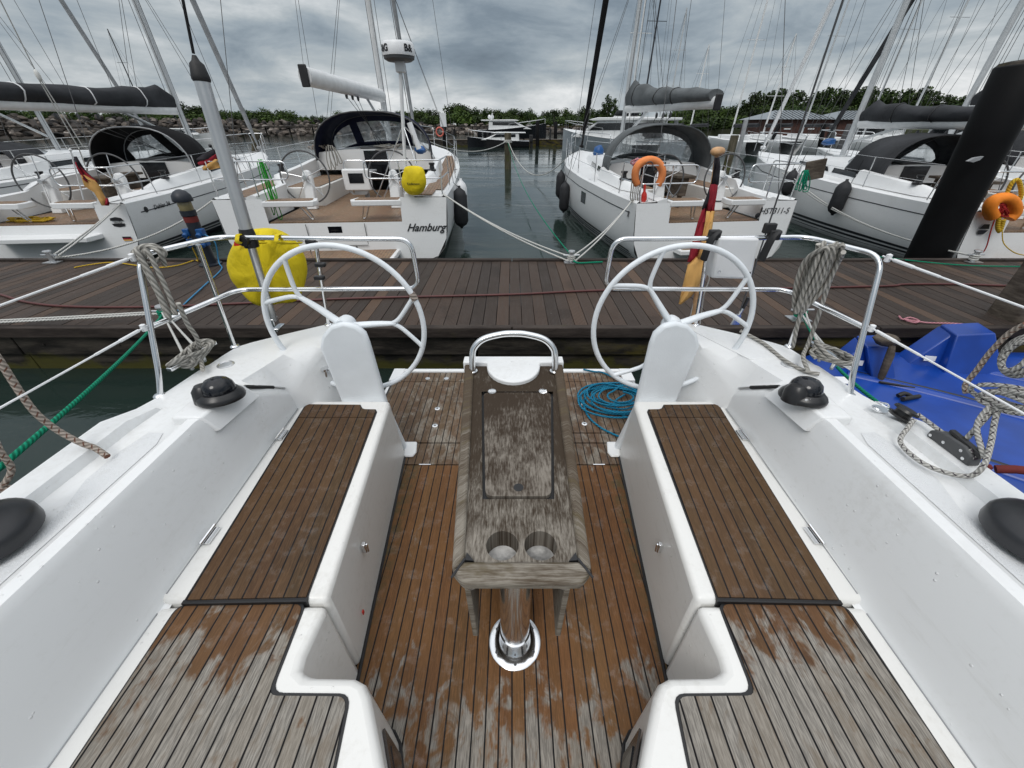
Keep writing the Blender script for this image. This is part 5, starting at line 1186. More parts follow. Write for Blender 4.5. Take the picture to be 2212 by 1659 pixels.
# instrument console on the table
q = MB(); q.box((-.10, 2.45, 1.30), (.62, .22, .46)); cs2 = b2.P('table_console', q, M['gel'], bevel=.03)
q = MB(); q.box((-.10, 2.335, 1.34), (.34, .012, .21)); b2.P('chart_plotter', q, M['screen'], cs2)
q = MB(); q.tube(fillet([(-.36, 2.45, 1.5), (-.34, 2.46, 1.70), (.14, 2.46, 1.70), (.16, 2.45, 1.5)], .14), .016, 8); b2.P('grab_handle', q, M['steel'], cs2, smooth=60)
q = MB(); q.extr([(-.36, 2.36, 1.09), (.16, 2.36, 1.09), (.06, 2.38, .98), (-.26, 2.38, .98)], (0, .16, 0)); q.lathe([(.06, .83), (.06, 1.05), (0, 1.05)], (.02, 2.6, 0), 14); q.box((-.1, 3.1, 1.40), (.45, 1.1, .04)); b2.P('table_base', q, M['grey'], cs2)
q = MB(); q.box((-.22, 2.6, 1.16), (.03, .5, .26)); b2.P('table_leaf', q, M['teak_far'], cs2, uv=lambda p: (p.y, p.z))
# radar post
rp = b2.px(880, 452, 8.55); rt = b2.px(864, 138, 8.6); q = MB(); q.tube([rp, rt], .032, 12); rdp = b2.P('radar_post', q, M['alu_w'], smooth=60)
q = MB(); q.box(rt+V((0, 0, -.02)), (.16, .14, .20)); b2.P('post_bracket', q, M['white'], rdp, bevel=.02)
q = MB(); q.lathe([(0, .03), (.20, .03), (.255, .06), (.262, .10), (0, .10)], rt, 28); b2.P('radar_base', q, M['dkgrey'], rdp, smooth=35)
q = MB(); q.lathe([(.268, .10), (.275, .13), (.270, .25), (.245, .285), (.12, .30), (0, .302)], rt, 32); rd = b2.P('radome', q, M['white'], rdp, smooth=35)
for ch, an in (('G', 232), ('&', 214), ('B', 306), ('&', 322)):
    a = math.radians(an); n_ = V((math.cos(a), math.sin(a), 0)); letters(ch, .13, rt+n_*.2785+V((0, 0, .185)), (-math.sin(a), math.cos(a), 0), (0, 0, 1), M['ink'], rd, org=(0, 0, 0), bold=.004)
q = MB(); m_ = rp.lerp(rt, .62)
for e in ((806, 448, 8.9), (905, 372, 8.3), (930, 330, 9.6)): q.tube([m_, b2.px(*e)], .011, 8)
b2.P('post_strut', q, M['steel'], rdp, smooth=60)
q = MB(); a = b2.px(905, 322, 8.6); q.tube([a, a+V((-.12, 0, .42))], .05, 10); b2.P('white_tube', q, M['white'], smooth=60)
# ropes and kit lying on its cabin top
def tangle(sb, c, sx, sy, sz, n, mat, name, label, r=.010, seed=1, group=None, cat='rope'):
    rn = random.Random(seed); P = []; w = 0
    for k in range(n*7):
        a = k*.9+rn.uniform(-.3, .3); P.append(V(c)+V((sx*math.cos(a)*rn.uniform(.4, 1), sy*math.sin(a)*rn.uniform(.4, 1), sz*rn.uniform(-1, 1)*.5)))
    q = MB(); q.tube(sm(P, 4), r, 6); return loose(q, name, mat, label, cat, group, smooth=60)
def hang(p0, L, n, w, mat, label, seed, r=.009, group=None, dy=0):
    rn = random.Random(seed); P = []; p0 = V(p0)
    for k in range(n):
        x = (k/(n-1)-.5)*w*rn.uniform(.5, 1.2); l = L*rn.uniform(.55, 1.05); g = lambda: rn.uniform(-.12, .12)*w; P += [p0+V((x*.6, 0, .02)), p0+V((x+g(), -.03+dy*.5, -l*.5)), p0+V((x+w*.10+g(), -.02+dy, -l*.93)), p0+V((x+w*.2, -.02+dy, -l)), p0+V((x+w*.34+g(), .0+dy, -l*.92)), p0+V((x+w*.26+g(), .02, -l*.45)), p0+V((x*.6+w*.12, .03, .0))]
    q = MB(); q.tube(sm(P, 4), r, 6); return loose(q, 'rope_coil', mat, label, 'rope', group, smooth=60)
hang(PY(562, 353, 8.12), .95, 5, .17, M['rope_lgreen'], 'bright green rope hanging in loops from the rail beside a wheel of the Hamburg yacht', 5)
hang(PY(712, 318, 12.0), .55, 4, .26, M['rope_grey'], 'grey ropes hanging over the cabin edge beside the companionway of the Hamburg yacht', 6, .013)
tangle(b2, PY(838, 318, 12.5), .45, .25, .14, 4, M['rope_grey'], 'rope_heap', 'grey rope heaped on the cabin under the navy sprayhood', .012, 3)
tangle(b2, PY(690, 318, 12.5), .35, .2, .12, 3, M['rope_old'], 'rope_heap', 'tan rope heap in the corner under the navy sprayhood', .012, 9)
yb = thing('lifebuoy', 'small bag shaped lifebuoy in yellow cover on the rail of the Hamburg yacht', 'lifebuoy', PY(893, 420, 8.05))
q = MB(); rows = []
outl = sm([V((x, y, 0)) for x, y in ((872, 368), (877, 360), (892, 358), (908, 360), (916, 368), (921, 395), (914, 414), (902, 421), (888, 421), (876, 414), (867, 395))], 3, True)
for u, dep in ((0, .12), (.5, .11), (.8, .08), (1, 0), (.8, -.04), (0, -.05)): rows.append([PY(893+(p.x-893)*u, 391+(p.y-391)*u, 8.02-dep) for p in outl])
q.grid(rows, closed=True); q.build('cloth_cover', M['yellow'], yb, smooth=70)
letters('Kadematic', .055, PY(893, 397, 7.895), (1, 0, 0), (0, 0, 1), M['ink'], yb)
q = MB(); q.blob(PY(908, 324, 11.5), .13, 8, 6, .15, (1.2, 1, .7)); loose(q, 'blue_cover', M['blue'], 'small bright blue cover at the deck edge beside the navy sprayhood', 'cover', smooth=60)
# -- yacht with grey cover and hood, orange horseshoe
b3 = Yacht('sailboat', 'white yacht with grey sprayhood and grey boom cover, orange horseshoe on its stern rail', 3.93, 8.0, .117, 10.2, 3.42, 1.18, 1.5, .84, 3.15, hoodmat=M['canvas_grey'], hood_w=1.30, hood_h=1.0, hood_y=2.75, hood_l=.95, panes=((2, 16),), covermat=M['canvas_grey'], taper=.50, cover_h=.56, boom_z=2.78, boom_end=(4.22, 9.8), ym=5.7, c=.93, hk=.36, furlmat=M['canvas_black'], furl_r=.085, mr=.075, wins=((.05, .24), (.30, .52)), wr=.44, wx=.68, zc=.20, bands=((.12, .132, 'lip'), (.52, .55, 'lip'), (.565, .585, 'lip'), (.60, .75, 'antifoul')), hull_windows=((.30, .34),), spokes=5, straps=(.18, .45, .68)).build()
b3.platform(.75, .35, .38, True)
letters('HST311-S', .15, (1.20, -.030, 1.0), (1, 0, 0), (0, .1, 1), M['ink'], b3.r, org=(0, 0, 0), shear=.2)
q = MB(); q.blob((.86, -.04, .93), .05, 8, 6, sq=(1, .3, 1)); q.box((.90, -.045, 1.0), (.02, .01, .16)); b3.P('transom_note', q, M['ink'])
letters('R', .16, b3.hp(.03, .15, -1, .012), (0, -1, 0), (0, 0, 1), M['ink'], b3.r, org=(0, 0, 0), shear=.4); 
q = MB(); q.box((-.14, 1.75, 1.62), (.24, .03, .17)); dsp = b3.P('instrument_display', q, M['white'], bevel=.01); letters('B&G', .06, (-.14, 1.732, 1.62), (1, 0, 0), (0, 0, 1), M['ink'], dsp, org=(0, 0, 0))
hb_ = thing('lifebuoy', 'orange horseshoe lifebuoy hung open end down on the rail by the grey sprayhood', 'lifebuoy', PY(1402, 405, 8.0))
q = MB(); P = [PY(x, y, 8.02) for x, y in ((1377, 400), (1372, 385), (1374, 366), (1384, 352), (1402, 346), (1420, 351), (1430, 366), (1429, 385), (1421, 401))]; P = sm(P, 5)
q.tube(P, [.085*(.8+.2*math.sin(PI*i/(len(P)-1))**.3)*(1+.04*(i % 2)) for i in range(len(P))], 12, flat=.8); q.build('horseshoe_float', M['orange'], hb_, smooth=70)
q = MB(); q.tube(fillet([PY(1396, 366, 7.93), PY(1397, 350, 7.93), PY(1409, 349, 7.93), PY(1413, 368, 7.93)], .04), .009, 6); q.build('holder', M['dkgrey'], hb_, smooth=60)
q = MB(); a = PY(1393, 398, 7.95); b = PY(1391, 428, 7.95); d = (b-a).normalized(); rs = [(0, 0), (.022, 0), (.024, .12), (.05, .17), (.055, .26), (.035, .30), (0, .31)]
q.lathe(rs, a, 12, rot=d.to_track_quat('Z', 'Y').to_matrix()); loose(q, 'rescue_light', M['red'], 'red rescue light hanging below the orange horseshoe lifebuoy', 'light', smooth=50)
tangle(b3, PY(1390, 350, 8.3), .30, .08, .14, 4, M['rope_pink'], 'rope_heap', 'pink and white rope stuffed behind the orange horseshoe lifebuoy', .014, 4)
q = MB()
for k in range(5): q.tube(sm([PY(1366+5*k, 378, 8.05), PY(1364+4*k, 405, 8.0), PY(1362+5*k, 428, 8.0), PY(1368+3*k, 440, 8.0)], 4), .012, 6)
loose(q, 'rope_coil', M['rope_grey'], 'pale rope bundle hanging on the rail corner left of the orange horseshoe lifebuoy', 'rope', smooth=60)
q = MB(); q.tube(sm([PY(1382, 440, 7.9), PY(1367, 490, 7.85), PY(1378, 515, 7.9), PY(1398, 500, 7.9), PY(1390, 470, 7.9), PY(1372, 450, 7.9)], 5), .004, 5); q.tube(sm([PY(1400, 430, 7.9), PY(1382, 475, 7.9), PY(1400, 500, 7.9), PY(1430, 498, 7.9), PY(1448, 470, 7.9)], 5), .004, 5); loose(q, 'thin_line', M['rope_black'], 'thin dark line looping down the transom below the orange horseshoe lifebuoy', 'line', smooth=60)
q = MB(); q.blob(PY(1293, 328, 14.0), .17, 9, 7, .1, (1, 1, 1.1)); loose(q, 'blue_cover', M['blue'], 'rounded blue cover on the foredeck beside the grey sprayhood', 'cover', smooth=60)
fender(0, 'black fender hanging clear of the water near the bow of the grey-hooded yacht', b3, .63, .18, sd=-1, ln=.80, rr=.15)
fender(0, 'black fender against the side just aft of another on the grey-hooded yacht', b3, .50, .30, sd=-1, ln=.82, rr=.15)
fender(0, 'black fender hanging beside the stern quarter of the Hamburg yacht', b2, .12, .05, sd=1, ln=.85, rr=.17)
fender(0, 'white fender hung just ahead of the black one on the Hamburg yacht', b2, .18, .0, M['white'], 1, .8, .14, None)
tag(bpy.data.objects[-1] if False else [o for o in bpy.data.objects if o.get('label', '').startswith('white fender')][0], None, None, 'black fenders hung along the moored yachts')
# weathered board with green ropes between two yachts
q = MB(); a = PY(1760, 367, 8.6); q.box(a, (.36, .06, .34), Matrix.Rotation(-.18, 3, 'Y')); loose(q, 'wooden_board', M['oldwood'], 'square weathered wooden board hung above the HST stern corner', 'board', bevel=.01)
hang(PY(1740, 372, 8.5), .34, 5, .26, M['rope_green'], 'dark green ropes slung below the weathered wooden board', 12, .010)
# -- yacht with the dark hood behind the black pile
b4 = Yacht('sailboat', 'white yacht with dark boom cover partly hidden by the big black pile, orange horseshoe aft', 9.72, 7.3, .02, 10.0, 3.35, 1.13, 1.5, .80, 3.2, hoodmat=M['canvas_dark'], hood_w=1.18, hood_h=.85, hood_y=2.7, hood_l=1.5, covermat=M['canvas_dark'], cover_h=.44, boom_z=2.42, boom_end=(9.75, 8.4), ym=5.7, c=.9, hk=.36, furlmat=M['white'], furl_r=.06, rake=.1, wins=((.05, .30), (.34, .58), (.63, .78)), bands=((.13, .142, 'lip'), (.50, .53, 'lip'), (.55, .575, 'lip'), (.60, .78, 'antifoul')), straps=(.25, .5, .75), wr=.45, hull_windows=()).build()
b4.platform(.95, .50, .34, True)
letters('R', .17, b4.hp(.07, .17, -1, .012), (0, -1, 0), (0, 0, 1), M['ink'], b4.r, org=(0, 0, 0), shear=.4)
q = MB(); q.extr([(-1.42, -.06, .86), (-1.24, -.06, .86), (-1.28, -.06, .94), (-1.38, -.06, .94)], (0, -.004, 0)); q.extr([(-1.42, -.06, .84), (-1.24, -.06, .84), (-1.28, -.06, .77), (-1.38, -.06, .77)], (0, -.004, 0)); b4.P('transom_emblem', q, M['lip'])
ho = thing('lifebuoy', 'bright orange horseshoe lifebuoy packed with tangled red line at the stern beside the black pile', 'lifebuoy', PY(2165, 500, 7.2))
q = MB(); P = sm([PY(x, y, 7.12) for x, y in ((2144, 468), (2138, 452), (2144, 436), (2160, 428), (2178, 430), (2190, 443), (2190, 460), (2178, 472))], 5); q.tube(P, [.105]*len(P), 12, flat=.8); q.build('horseshoe_float', M['orange2'], ho, smooth=70)
rn = random.Random(2); q = MB(); q.tube(sm([PY(2165+rn.uniform(-14, 14), 450+rn.uniform(-18, 20), 7.08+rn.uniform(-.03, .03)) for _ in range(46)], 3), .009, 5); q.tube(sm([PY(2150, 470, 7.1), PY(2140, 500, 7.1), PY(2132, 530, 7.1), PY(2124, 545, 7.1)], 4), .010, 5); q.build('red_line', M['rope_red'], ho, smooth=60)
q = MB(); q.tube(sm([PY(2172, 425, 7.2), PY(2186, 395, 7.2), PY(2200, 390, 7.2), PY(2206, 420, 7.2), PY(2198, 440, 7.2)], 5), .03, 8); q.tube(sm([PY(2158, 470, 7.1), PY(2155, 490, 7.1), PY(2160, 500, 7.1), PY(2168, 475, 7.1)], 5), .03, 8); q.tube(sm([PY(2165, 495, 7.05), PY(2168, 525, 7.0), PY(2190, 545, 6.9), PY(2215, 552, 6.9)], 5), .008, 6); loose(q, 'yellow_line', M['rope_yel'], 'yellow rescue line hung round the bright orange horseshoe lifebuoy', 'rope', smooth=60)
fender(0, 'black fender hung mid-side on the yacht partly hidden by the black pile', b4, .29, -.12, sd=-1, ln=.72, rr=.16)
fender(0, 'black fender hung towards the bow of the yacht beside the weathered wooden board', b4, .50, -.10, sd=-1, ln=.66, rr=.15)
q = MB(); q.blob(b4.M @ V((-.25, 6.1, 1.98)), .13, 8, 6, .2, (1.5, 1, .7)); loose(q, 'blue_cover', M['blue'], 'crumpled blue cover at the mast foot of the yacht behind the black pile', 'cover', smooth=60)
# -- yachts at the edges of the view
b0 = Yacht('sailboat', 'white yacht at the edge of the view beyond the sloop with the charcoal boom cover', -13.9, 8.3, .08, 10.6, 3.4, 1.2, 1.5, .8, 3.7, ym=6.0, H=14, hood_h=.5, hood_w=1.0, cover_h=.4, furlmat=M['grey'], boom_z=2.9, table=False).build()
b5 = Yacht('sailboat', 'white yacht whose foredeck shows between the dark sprayhood and the motor yachts', 14.1, 7.8, .09, 11.5, 3.7, 1.2, 1.55, .8, 3.7, ym=6.4, H=15, mastmat=M['alu'], furlmat=M['canvas_dark'], furl_r=.08, boom_z=2.8, table=False).build()
# flags and ropes on the first yacht
def small_flag(p0, p1, w, h, sag_, label, dirx, group=None):
    f = thing('flag', label, 'flag', p0, group=group)
    q = MB(); q.tube([p0, p1], .011, 8); q.blob(p1, .024, 8, 6); q.build('staff', M['alu_w'], f, smooth=60)
    ax = (V(p0)-V(p1)).normalized()
    for k, mt in enumerate(('flag_black', 'flag_red', 'flag_gold')):
        rows = []
        for i in range(9):
            u = i/8; o_ = V(dirx)*(w*u)+V((0, .05*math.sin(u*7+k), -sag_*u*u)); rows.append([V(p1)+ax*(.03+h*(k+j/2)/3)+o_ for j in range(3)])
        q = MB(); q.grid(rows); q.build(('black', 'red', 'gold')[k]+'_stripe', M[mt], f, smooth=70, solid=.004)
    return f
f1 = thing('flag', 'limp black, red and gold flag hanging from a staff on the sloop with charcoal cover', 'flag', PY(182, 440, 7.9))
q = MB(); q.tube([PY(181, 432, 7.9), PY(152, 325, 7.95)], .011, 8); q.blob(PY(152, 324, 7.95), .024, 8, 6); q.build('staff', M['alu_w'], f1, smooth=60)
def pstrip(name, mat, rows, Y, parent):
    q = MB(); q.grid([[PY(x0+(x1-x0)*t, y, Y-.03*math.sin(t*6+y*.07)) for t in (0, .25, .5, .75, 1)] for y, x0, x1 in rows]); return q.build(name, mat, parent, smooth=70, solid=.004)
pstrip('black_stripe', M['flag_black'], [(338, 159, 166), (355, 163, 176), (372, 170, 188), (386, 182, 204), (392, 196, 208)], 7.88, f1)
pstrip('red_stripe', M['flag_red'], [(350, 162, 166), (362, 166, 175), (376, 173, 190), (388, 180, 205), (394, 188, 212)], 7.87, f1)
pstrip('gold_stripe', M['flag_gold'], [(378, 174, 182), (390, 178, 205), (402, 182, 216), (416, 204, 222), (430, 212, 230), (444, 220, 236)], 7.86, f1)
pstrip('red_stripe', M['flag_red'], [(428, 229, 233), (438, 227, 236), (444, 225, 236)], 7.85, f1)
small_flag(PY(463, 352, 10.6), PY(454, 316, 10.6), .0, .3, .0, 'black, red and gold flag blowing from a short staff beside the near aluminium tube', (-.5, 0, -.1)) if False else None
f2 = thing('flag', 'black, red and gold flag blowing from a short staff beyond the near aluminium tube', 'flag', PY(480, 350, 8.0))
q = MB(); q.tube([PY(486, 352, 8.0), PY(455, 316, 8.0)], .012, 8); q.blob(PY(454, 315, 8.0), .03, 8, 6); q.build('staff', M['black'], f2, smooth=60)
pstrip('black_stripe', M['flag_black'], [(323, 459, 464), (332, 440, 470), (343, 425, 474), (346, 425, 450)], 7.98, f2)
pstrip('red_stripe', M['flag_red'], [(333, 462, 471), (343, 440, 476), (352, 427, 479), (357, 430, 452)], 7.97, f2)
pstrip('gold_stripe', M['flag_gold'], [(344, 462, 476), (353, 446, 479), (362, 437, 476), (368, 439, 450)], 7.96, f2)
hang(PY(320, 347, 12.4), .50, 7, .22, M['rope_red'], 'bright red rope coil hanging from the cabin under the black sprayhood', 15, .012)
hang(PY(297, 352, 12.2), .45, 5, .16, M['rope_grey'], 'pale rope hanging beside the bright red rope coil on the sloop', 16, .009)
tangle(b1, PY(40, 480, 8.0)+V((0, .25, .0)), .55, .18, .06, 6, M['rope_yel'], 'rope_heap', 'yellow cable heaped on the teak stern of the sloop with charcoal cover', .012, 22, cat='rope')
# boom tackle and stays in front of the first yacht
q = MB()
for a, b in (((0, 0), (80, 160)), ((80, 165), (170, 320)), ((84, 165), (180, 318)), ((170, 320), (200, 400))): q.tube([PY(*a, 8.4), PY(*b, 8.6 if b[1] < 350 else 9.0)], .009, 6)
q.blob(PY(82, 163, 8.4), .06, 8, 6, sq=(.6, .6, 1.4)); q.xf(b1.I); b1.P('backstay_tackle', q, M['rope_white'], smooth=50)
# ------------------------------------------------------------------ on the jetty
for i, (x, y, lab) in enumerate(((-3.90, 4.02, 'steel mooring bollard at the near jetty edge below the coiled rope and yellow cover'), (3.27, 4.06, 'steel mooring bollard at the near jetty edge beside the blue float'), (.95, 6.25, 'small steel mooring bollard at the far jetty edge in the open berth'), (7.45, 6.28, 'steel mooring bollard at the foot of the big black pile'), (-7.4, 6.25, 'steel mooring bollard behind the sloop with charcoal boom cover'))):
    b = MB(); z = .555; b.box((0, 0, z+.006), (.22, .16, .012)); b.tube([(0, 0, z), (0, 0, z+.17)], .035, 12); b.lathe([(.05, .16), (.055, .17), (.05, .185), (0, .187)], (0, 0, z), 14); b.tube([(-.13, 0, z+.115), (.13, 0, z+.115)], .012, 8)
    b.xf(Matrix.Translation((x, y, 0))); loose(b, 'mooring_bollard', M['steel2'], lab, 'bollard', 'mooring bollards along the jetty', smooth=40)
def rope(pts, r, mat, label, k=6, name='mooring_rope', cat='rope', group=None):
    q = MB(); q.tube(sm(pts, k) if k else pts, r, 8); return loose(q, name, mat, label, cat, group, smooth=60)
def pair(a, b, s, r, mat, label, off, n=14, group='white mooring ropes', knots=()):
    q = MB()
    for o in (V((0, 0, 0)), V(off)): q.tube(sag(V(a), V(b)+o, s+o.z*.3, n), r, 7)
    for c in knots:
        for k in range(3): q.tube([V(c)+V((.055*math.cos(t), .05*math.sin(t), .03*k)) for t in [2*PI*i/12 for i in range(12)]], r, 7, closed=True)
    return loose(q, 'mooring_rope', mat, label, 'rope', group, smooth=60)
bz = .64
pair(b2.M @ V((2.1, .1, 1.28)), (.95, 6.25, bz), .10, .013, M['rope_white'], 'double white rope from the Hamburg yacht to the small open berth bollard', (-.05, -.04, -.05), knots=[(.95, 6.25, .60)])
pair(b3.M @ V((-1.6, .25, 1.22)), (.95, 6.25, bz), .10, .013, M['rope_white'], 'double white rope from the orange-horseshoe yacht to the open berth bollard', (.06, -.02, -.06))
pair((7.45, 6.28, bz), b4.M @ V((-1.66, 5.6, 1.35)), .32, .013, M['rope_white'], 'double white rope crossing in front of the big black pile', (.0, .0, -.12), knots=[(7.45, 6.28, .60)])
pair(b1.M @ V((1.5, .15, 1.16)), (-7.4, 6.25, bz), .03, .013, M['rope_white'], 'double white rope from the stern corner of the sloop with charcoal boom cover', (.1, 0, 0))
rope(sag((-7.4, 6.25, .62), b2.M @ V((-2.15, .1, 1.25)), .2, 12), .014, M['rope_white'], 'single white rope rising behind the navy post to the Hamburg yacht', 0, group='white mooring ropes')
pl_top = PY(1097, 303, 28.4)
rope(sag(pl_top, b2.M @ V((.6, 13.2, 1.75)), .5, 14), .02, M['rope_white'], 'white rope from the leaning bow of the Hamburg yacht to the wooden pile', 0, group='white mooring ropes')
rope(sag(pl_top, b3.M @ V((-.5, 9.6, 1.5)), 1.3, 16), .02, M['rope_white'], 'white rope sagging from the wooden pile to the bow of the grey-hooded yacht', 0, group='white mooring ropes')
rope(sag(pl_top+V((0, 0, -.1)), (1.0, 6.35, .60), .55, 18), .011, M['rope_green'], 'thin green rope from the wooden pile across the open berth to the jetty', 0)
rope([(.97, 6.22, .60), (1.05, 6.15, .575), (1.25, 6.18, .572), (1.45, 6.2, .575)], .014, M['rope_green'], 'green rope tail beside the small bollard in the open berth', name='rope_tail')
rope([PZ(1885, 553, .6), PZ(1960, 562, .575), PZ(2080, 573, .575), PZ(2215, 576, .575)], .010, M['rope_green'], 'thin green line lying along the jetty by the big black pile')
# the near yacht's own lines
def own_lines(s, c, cleat, labw):
    q = MB()
    for o, e in (((-.02, 0, .10), .35), ((.03, -.02, .10), .65)): q.tube(sag(V(c)+V(o), cleat[0].lerp(cleat[1], e), .02, 6), .0085, 7)
    loose(q, 'mooring_rope', M['rope_white'], labw, 'rope', 'white mooring ropes', smooth=60)
own_lines(-1, (-3.90, 4.02, .56), (S(-1, 1.728, 1.645, 1.37), S(-1, 1.688, 1.945, 1.37)), 'two short white ropes from the near bollard up to the cleat by the yellow cover')
own_lines(1, (3.27, 4.06, .56), (S(1, 1.728, 1.645, 1.37), S(1, 1.688, 1.945, 1.37)), 'two short white ropes from the near bollard up to the cleat by the blue float')
q = MB()
for k in range(4): q.tube([V((-3.9+.05*math.cos(t), 4.02+.05*math.sin(t), .60+.025*k)) for t in [2*PI*i/12 for i in range(12)]], .013, 7, closed=True)
q.tube(sag((-3.9, 4.0, .64), PX(0, 1010, -1.86), .03, 16)+[V((-1.86, -2.2, 1.3))], .012, 8); loose(q, 'mooring_rope', M['rope_green'], 'green laid rope from the near bollard down past the open water beside the white hull', 'rope', 'green mooring ropes of the near yacht', smooth=60)
q = MB()
for k in range(3): q.tube([V((3.27+.05*math.cos(t), 4.06+.05*math.sin(t), .60+.025*k)) for t in [2*PI*i/12 for i in range(12)]], .013, 7, closed=True)
q.tube(sag((3.27, 4.04, .63), PX(2045, 968, 1.80), .12, 14)+[V((1.80, .9, 1.29)), V((1.78, -1.5, 1.29))], .011, 8); loose(q, 'mooring_rope', M['rope_green'], 'green laid rope from the near bollard across the blue float to the yacht side', 'rope', 'green mooring ropes of the near yacht', smooth=60)
q = MB()
for dy in (0, .06): q.tube(sag((-3.92, 4.0+dy, .65), (-8.2, 3.62+dy, .60), .02, 8), .012, 7)
loose(q, 'mooring_rope', M['rope_white'], 'two parallel white ropes running along the near jetty edge from the bollard', 'rope', 'white mooring ropes', smooth=60)
hs = [(-60, 622), (0, 636), (60, 653), (150, 662), (320, 663), (525, 655), (695, 647), (850, 642), (1105, 636), (1306, 627), (1606, 624), (1906, 618), (1956, 614), (2080, 614), (2186, 617), (2300, 612)]
rope([PZ(x, y, .568) for x, y in hs], .015, M['hose'], 'long dark red hose lying along the middle of the jetty', name='water_hose', cat='hose')
q = MB(); q.tube(sm([PZ(x, y, .57) for x, y in ((1942, 683), (1950, 690), (1965, 686), (1985, 693), (1975, 697), (1955, 690), (2000, 697), (2060, 699), (2100, 703), (2122, 714))], 5), .010, 7); loose(q, 'rope_tail', M['rope_pink'], 'knotted pinkish rope end lying on the jetty near the square post', 'rope', smooth=60)
rope([PZ(160, 578, .565), PZ(200, 571, .565), PZ(245, 567, .565), PZ(300, 574, .565), PZ(340, 578, .565), PZ(385, 573, .565), PZ(420, 562, .57), (-4.98, 6.16, .62), (-4.93, 6.1, .95), (-4.88, 6.1, 1.0)], .009, M['rope_yel'], 'yellow power cable curling over the jetty to the navy service post', name='power_cable', cat='cable')
rope([PZ(367, 690, .565), PZ(400, 655, .565), PZ(440, 618, .565), PZ(478, 582, .565), (-4.62, 6.1, .60), (-4.55, 6.1, .9), (-4.66, 6.1, 1.02)], .009, M['cable_blue'], 'blue power cable running from the navy service post to the near bollard', name='power_cable', cat='cable')
# service post
sp_ = thing('service_post', 'navy jetty service post with domed lamp, red band and blue power sockets', 'service post', (-4.80, 6.15, .55))
c = V((-4.80, 6.15, .55)); q = MB(); q.lathe([(.16, 0), (.16, .02), (.092, .03), (.088, .72), (.10, .73), (.10, .80), (0, .80)], c, 20); q.build('post', M['lav'], sp_, smooth=35)
q = MB(); q.lathe([(.0905, .64), (.0915, .64), (.0915, .72), (.0905, .72)], c, 20); q.build('red_band', M['darkred'], sp_)
q = MB(); q.lathe([(.085, .80), (.09, .81), (.09, .93), (.085, .94), (0, .94)], c, 18); q.build('lamp_glass', M['glassy'], sp_, smooth=35)
q = MB(); q.lathe([(.125, .92), (.13, .94), (.118, 1.0), (.08, 1.05), (.03, 1.075), (0, 1.08)], c, 20); q.build('lamp_dome', M['lav'], sp_, smooth=40)
for dx, dz in ((-.10, .50), (.10, .50), (-.10, .36), (.10, .36)):
    q = MB(); q.box(c+V((dx, -.05, dz)), (.09, .09, .10)); q.lathe([(.036, 0), (.036, .05), (0, .05)], c+V((dx, -.10, dz-.02)), 12, rot=Matrix.Rotation(math.radians(115), 3, 'X')); q.build('power_socket', M['blue'], sp_, bevel=.006)
# piles
a, b = PY(2007, 548, 7.05), PY(2214, 137, 7.05); bp = thing('mooring_pile', 'huge black sleeved mooring pile leaning over the jetty, torn pale spot halfway up', 'mooring pile', a-V((0, 0, 2)))
d = (b-a).normalized(); q = MB(); q.tube([a-d*2, a, a.lerp(b, .3), a.lerp(b, .65), b-d*.02, b], [.305, .305, .302, .305, .305, .285], 28); q.build('sleeve', M['pile_black'], bp, smooth=50)
q = MB(); q.lathe([(.282, 0), (.26, .03), (.15, .045), (0, .05)], b, 24, rot=d.to_track_quat('Z', 'Y').to_matrix()); q.build('timber_top', M['timber'], bp, smooth=40)
sp2 = PY(2108, 346, 6.7); q = MB(); q.extr([sp2+V(p) for p in ((-.10, 0, -.015), (-.03, 0, .03), (.09, -.0, .05), (.06, 0, .0), (-.02, 0, -.03))], (0, .05, 0)); q.build('torn_patch', M['grey'], bp)
q = MB(); q.box((5.80, 4.12, .95), (.34, .30, 1.5)); loose(q, 'square_post', M['oldwood'], 'square weathered timber post standing at the near jetty edge in the corner of view', 'post', bevel=.015)
def wpile(px0, py_top, py_bot, Y, r, label, mat=None, group='wooden mooring piles', px1=None, name='mooring_pile'):
    bt = PY(px1 if px1 is not None else px0, py_bot, Y); tp = PY(px0, py_top, Y); bt = tp+(bt-tp)*((tp.z+.6)/max(.2, tp.z-bt.z))
    q = MB(); q.tube([bt, bt.lerp(tp, .5), tp-(tp-bt).normalized()*.04, tp], [r, r*.98, r, r*.9], 14); return loose(q, name, mat or M['pile'], label, 'mooring pile', group, smooth=45)
wpile(1097, 287, 364, 28.5, .21, 'round wooden mooring pile standing alone in the open berth')
q = MB()
for k in range(3): q.tube([pl_top+V((.24*math.cos(t), .24*math.sin(t), -.05*k)) for t in [2*PI*i/12 for i in range(12)]], .025, 6, closed=True)
loose(q, 'rope_turns', M['rope_white'], 'white rope turns wound round the lone wooden pile', 'rope', smooth=60)
wpile(553, 280, 350, 24, .20, 'wooden mooring pile behind the aluminium tube and the Hamburg yacht')
wpile(1588, 292, 345, 26, .22, 'wooden mooring pile right of the grey sprayhood', px1=1574)
wpile(1612, 258, 335, 27, .12, 'slim grey steel pile leaning beside a wooden pile by the grey sprayhood', M['grey'], 'steel piles by the boathouses', px1=1594)
wpile(1461, 258, 300, 40, .16, 'grey steel pile top showing above the grey sprayhood', M['grey'], 'steel piles by the boathouses')
wpile(1161, 260, 306, 60, .24, 'thicker of two black piles at the floating pier', M['pile_black'], 'black piles along the floating pier')
wpile(1200, 263, 303, 64, .24, 'slimmer of two black piles at the floating pier', M['pile_black'], 'black piles along the floating pier')
wpile(960, 246, 300, 56, .20, 'black pile carrying a white notice board at the end of the floating pier', M['pile_black'], 'black piles along the floating pier')
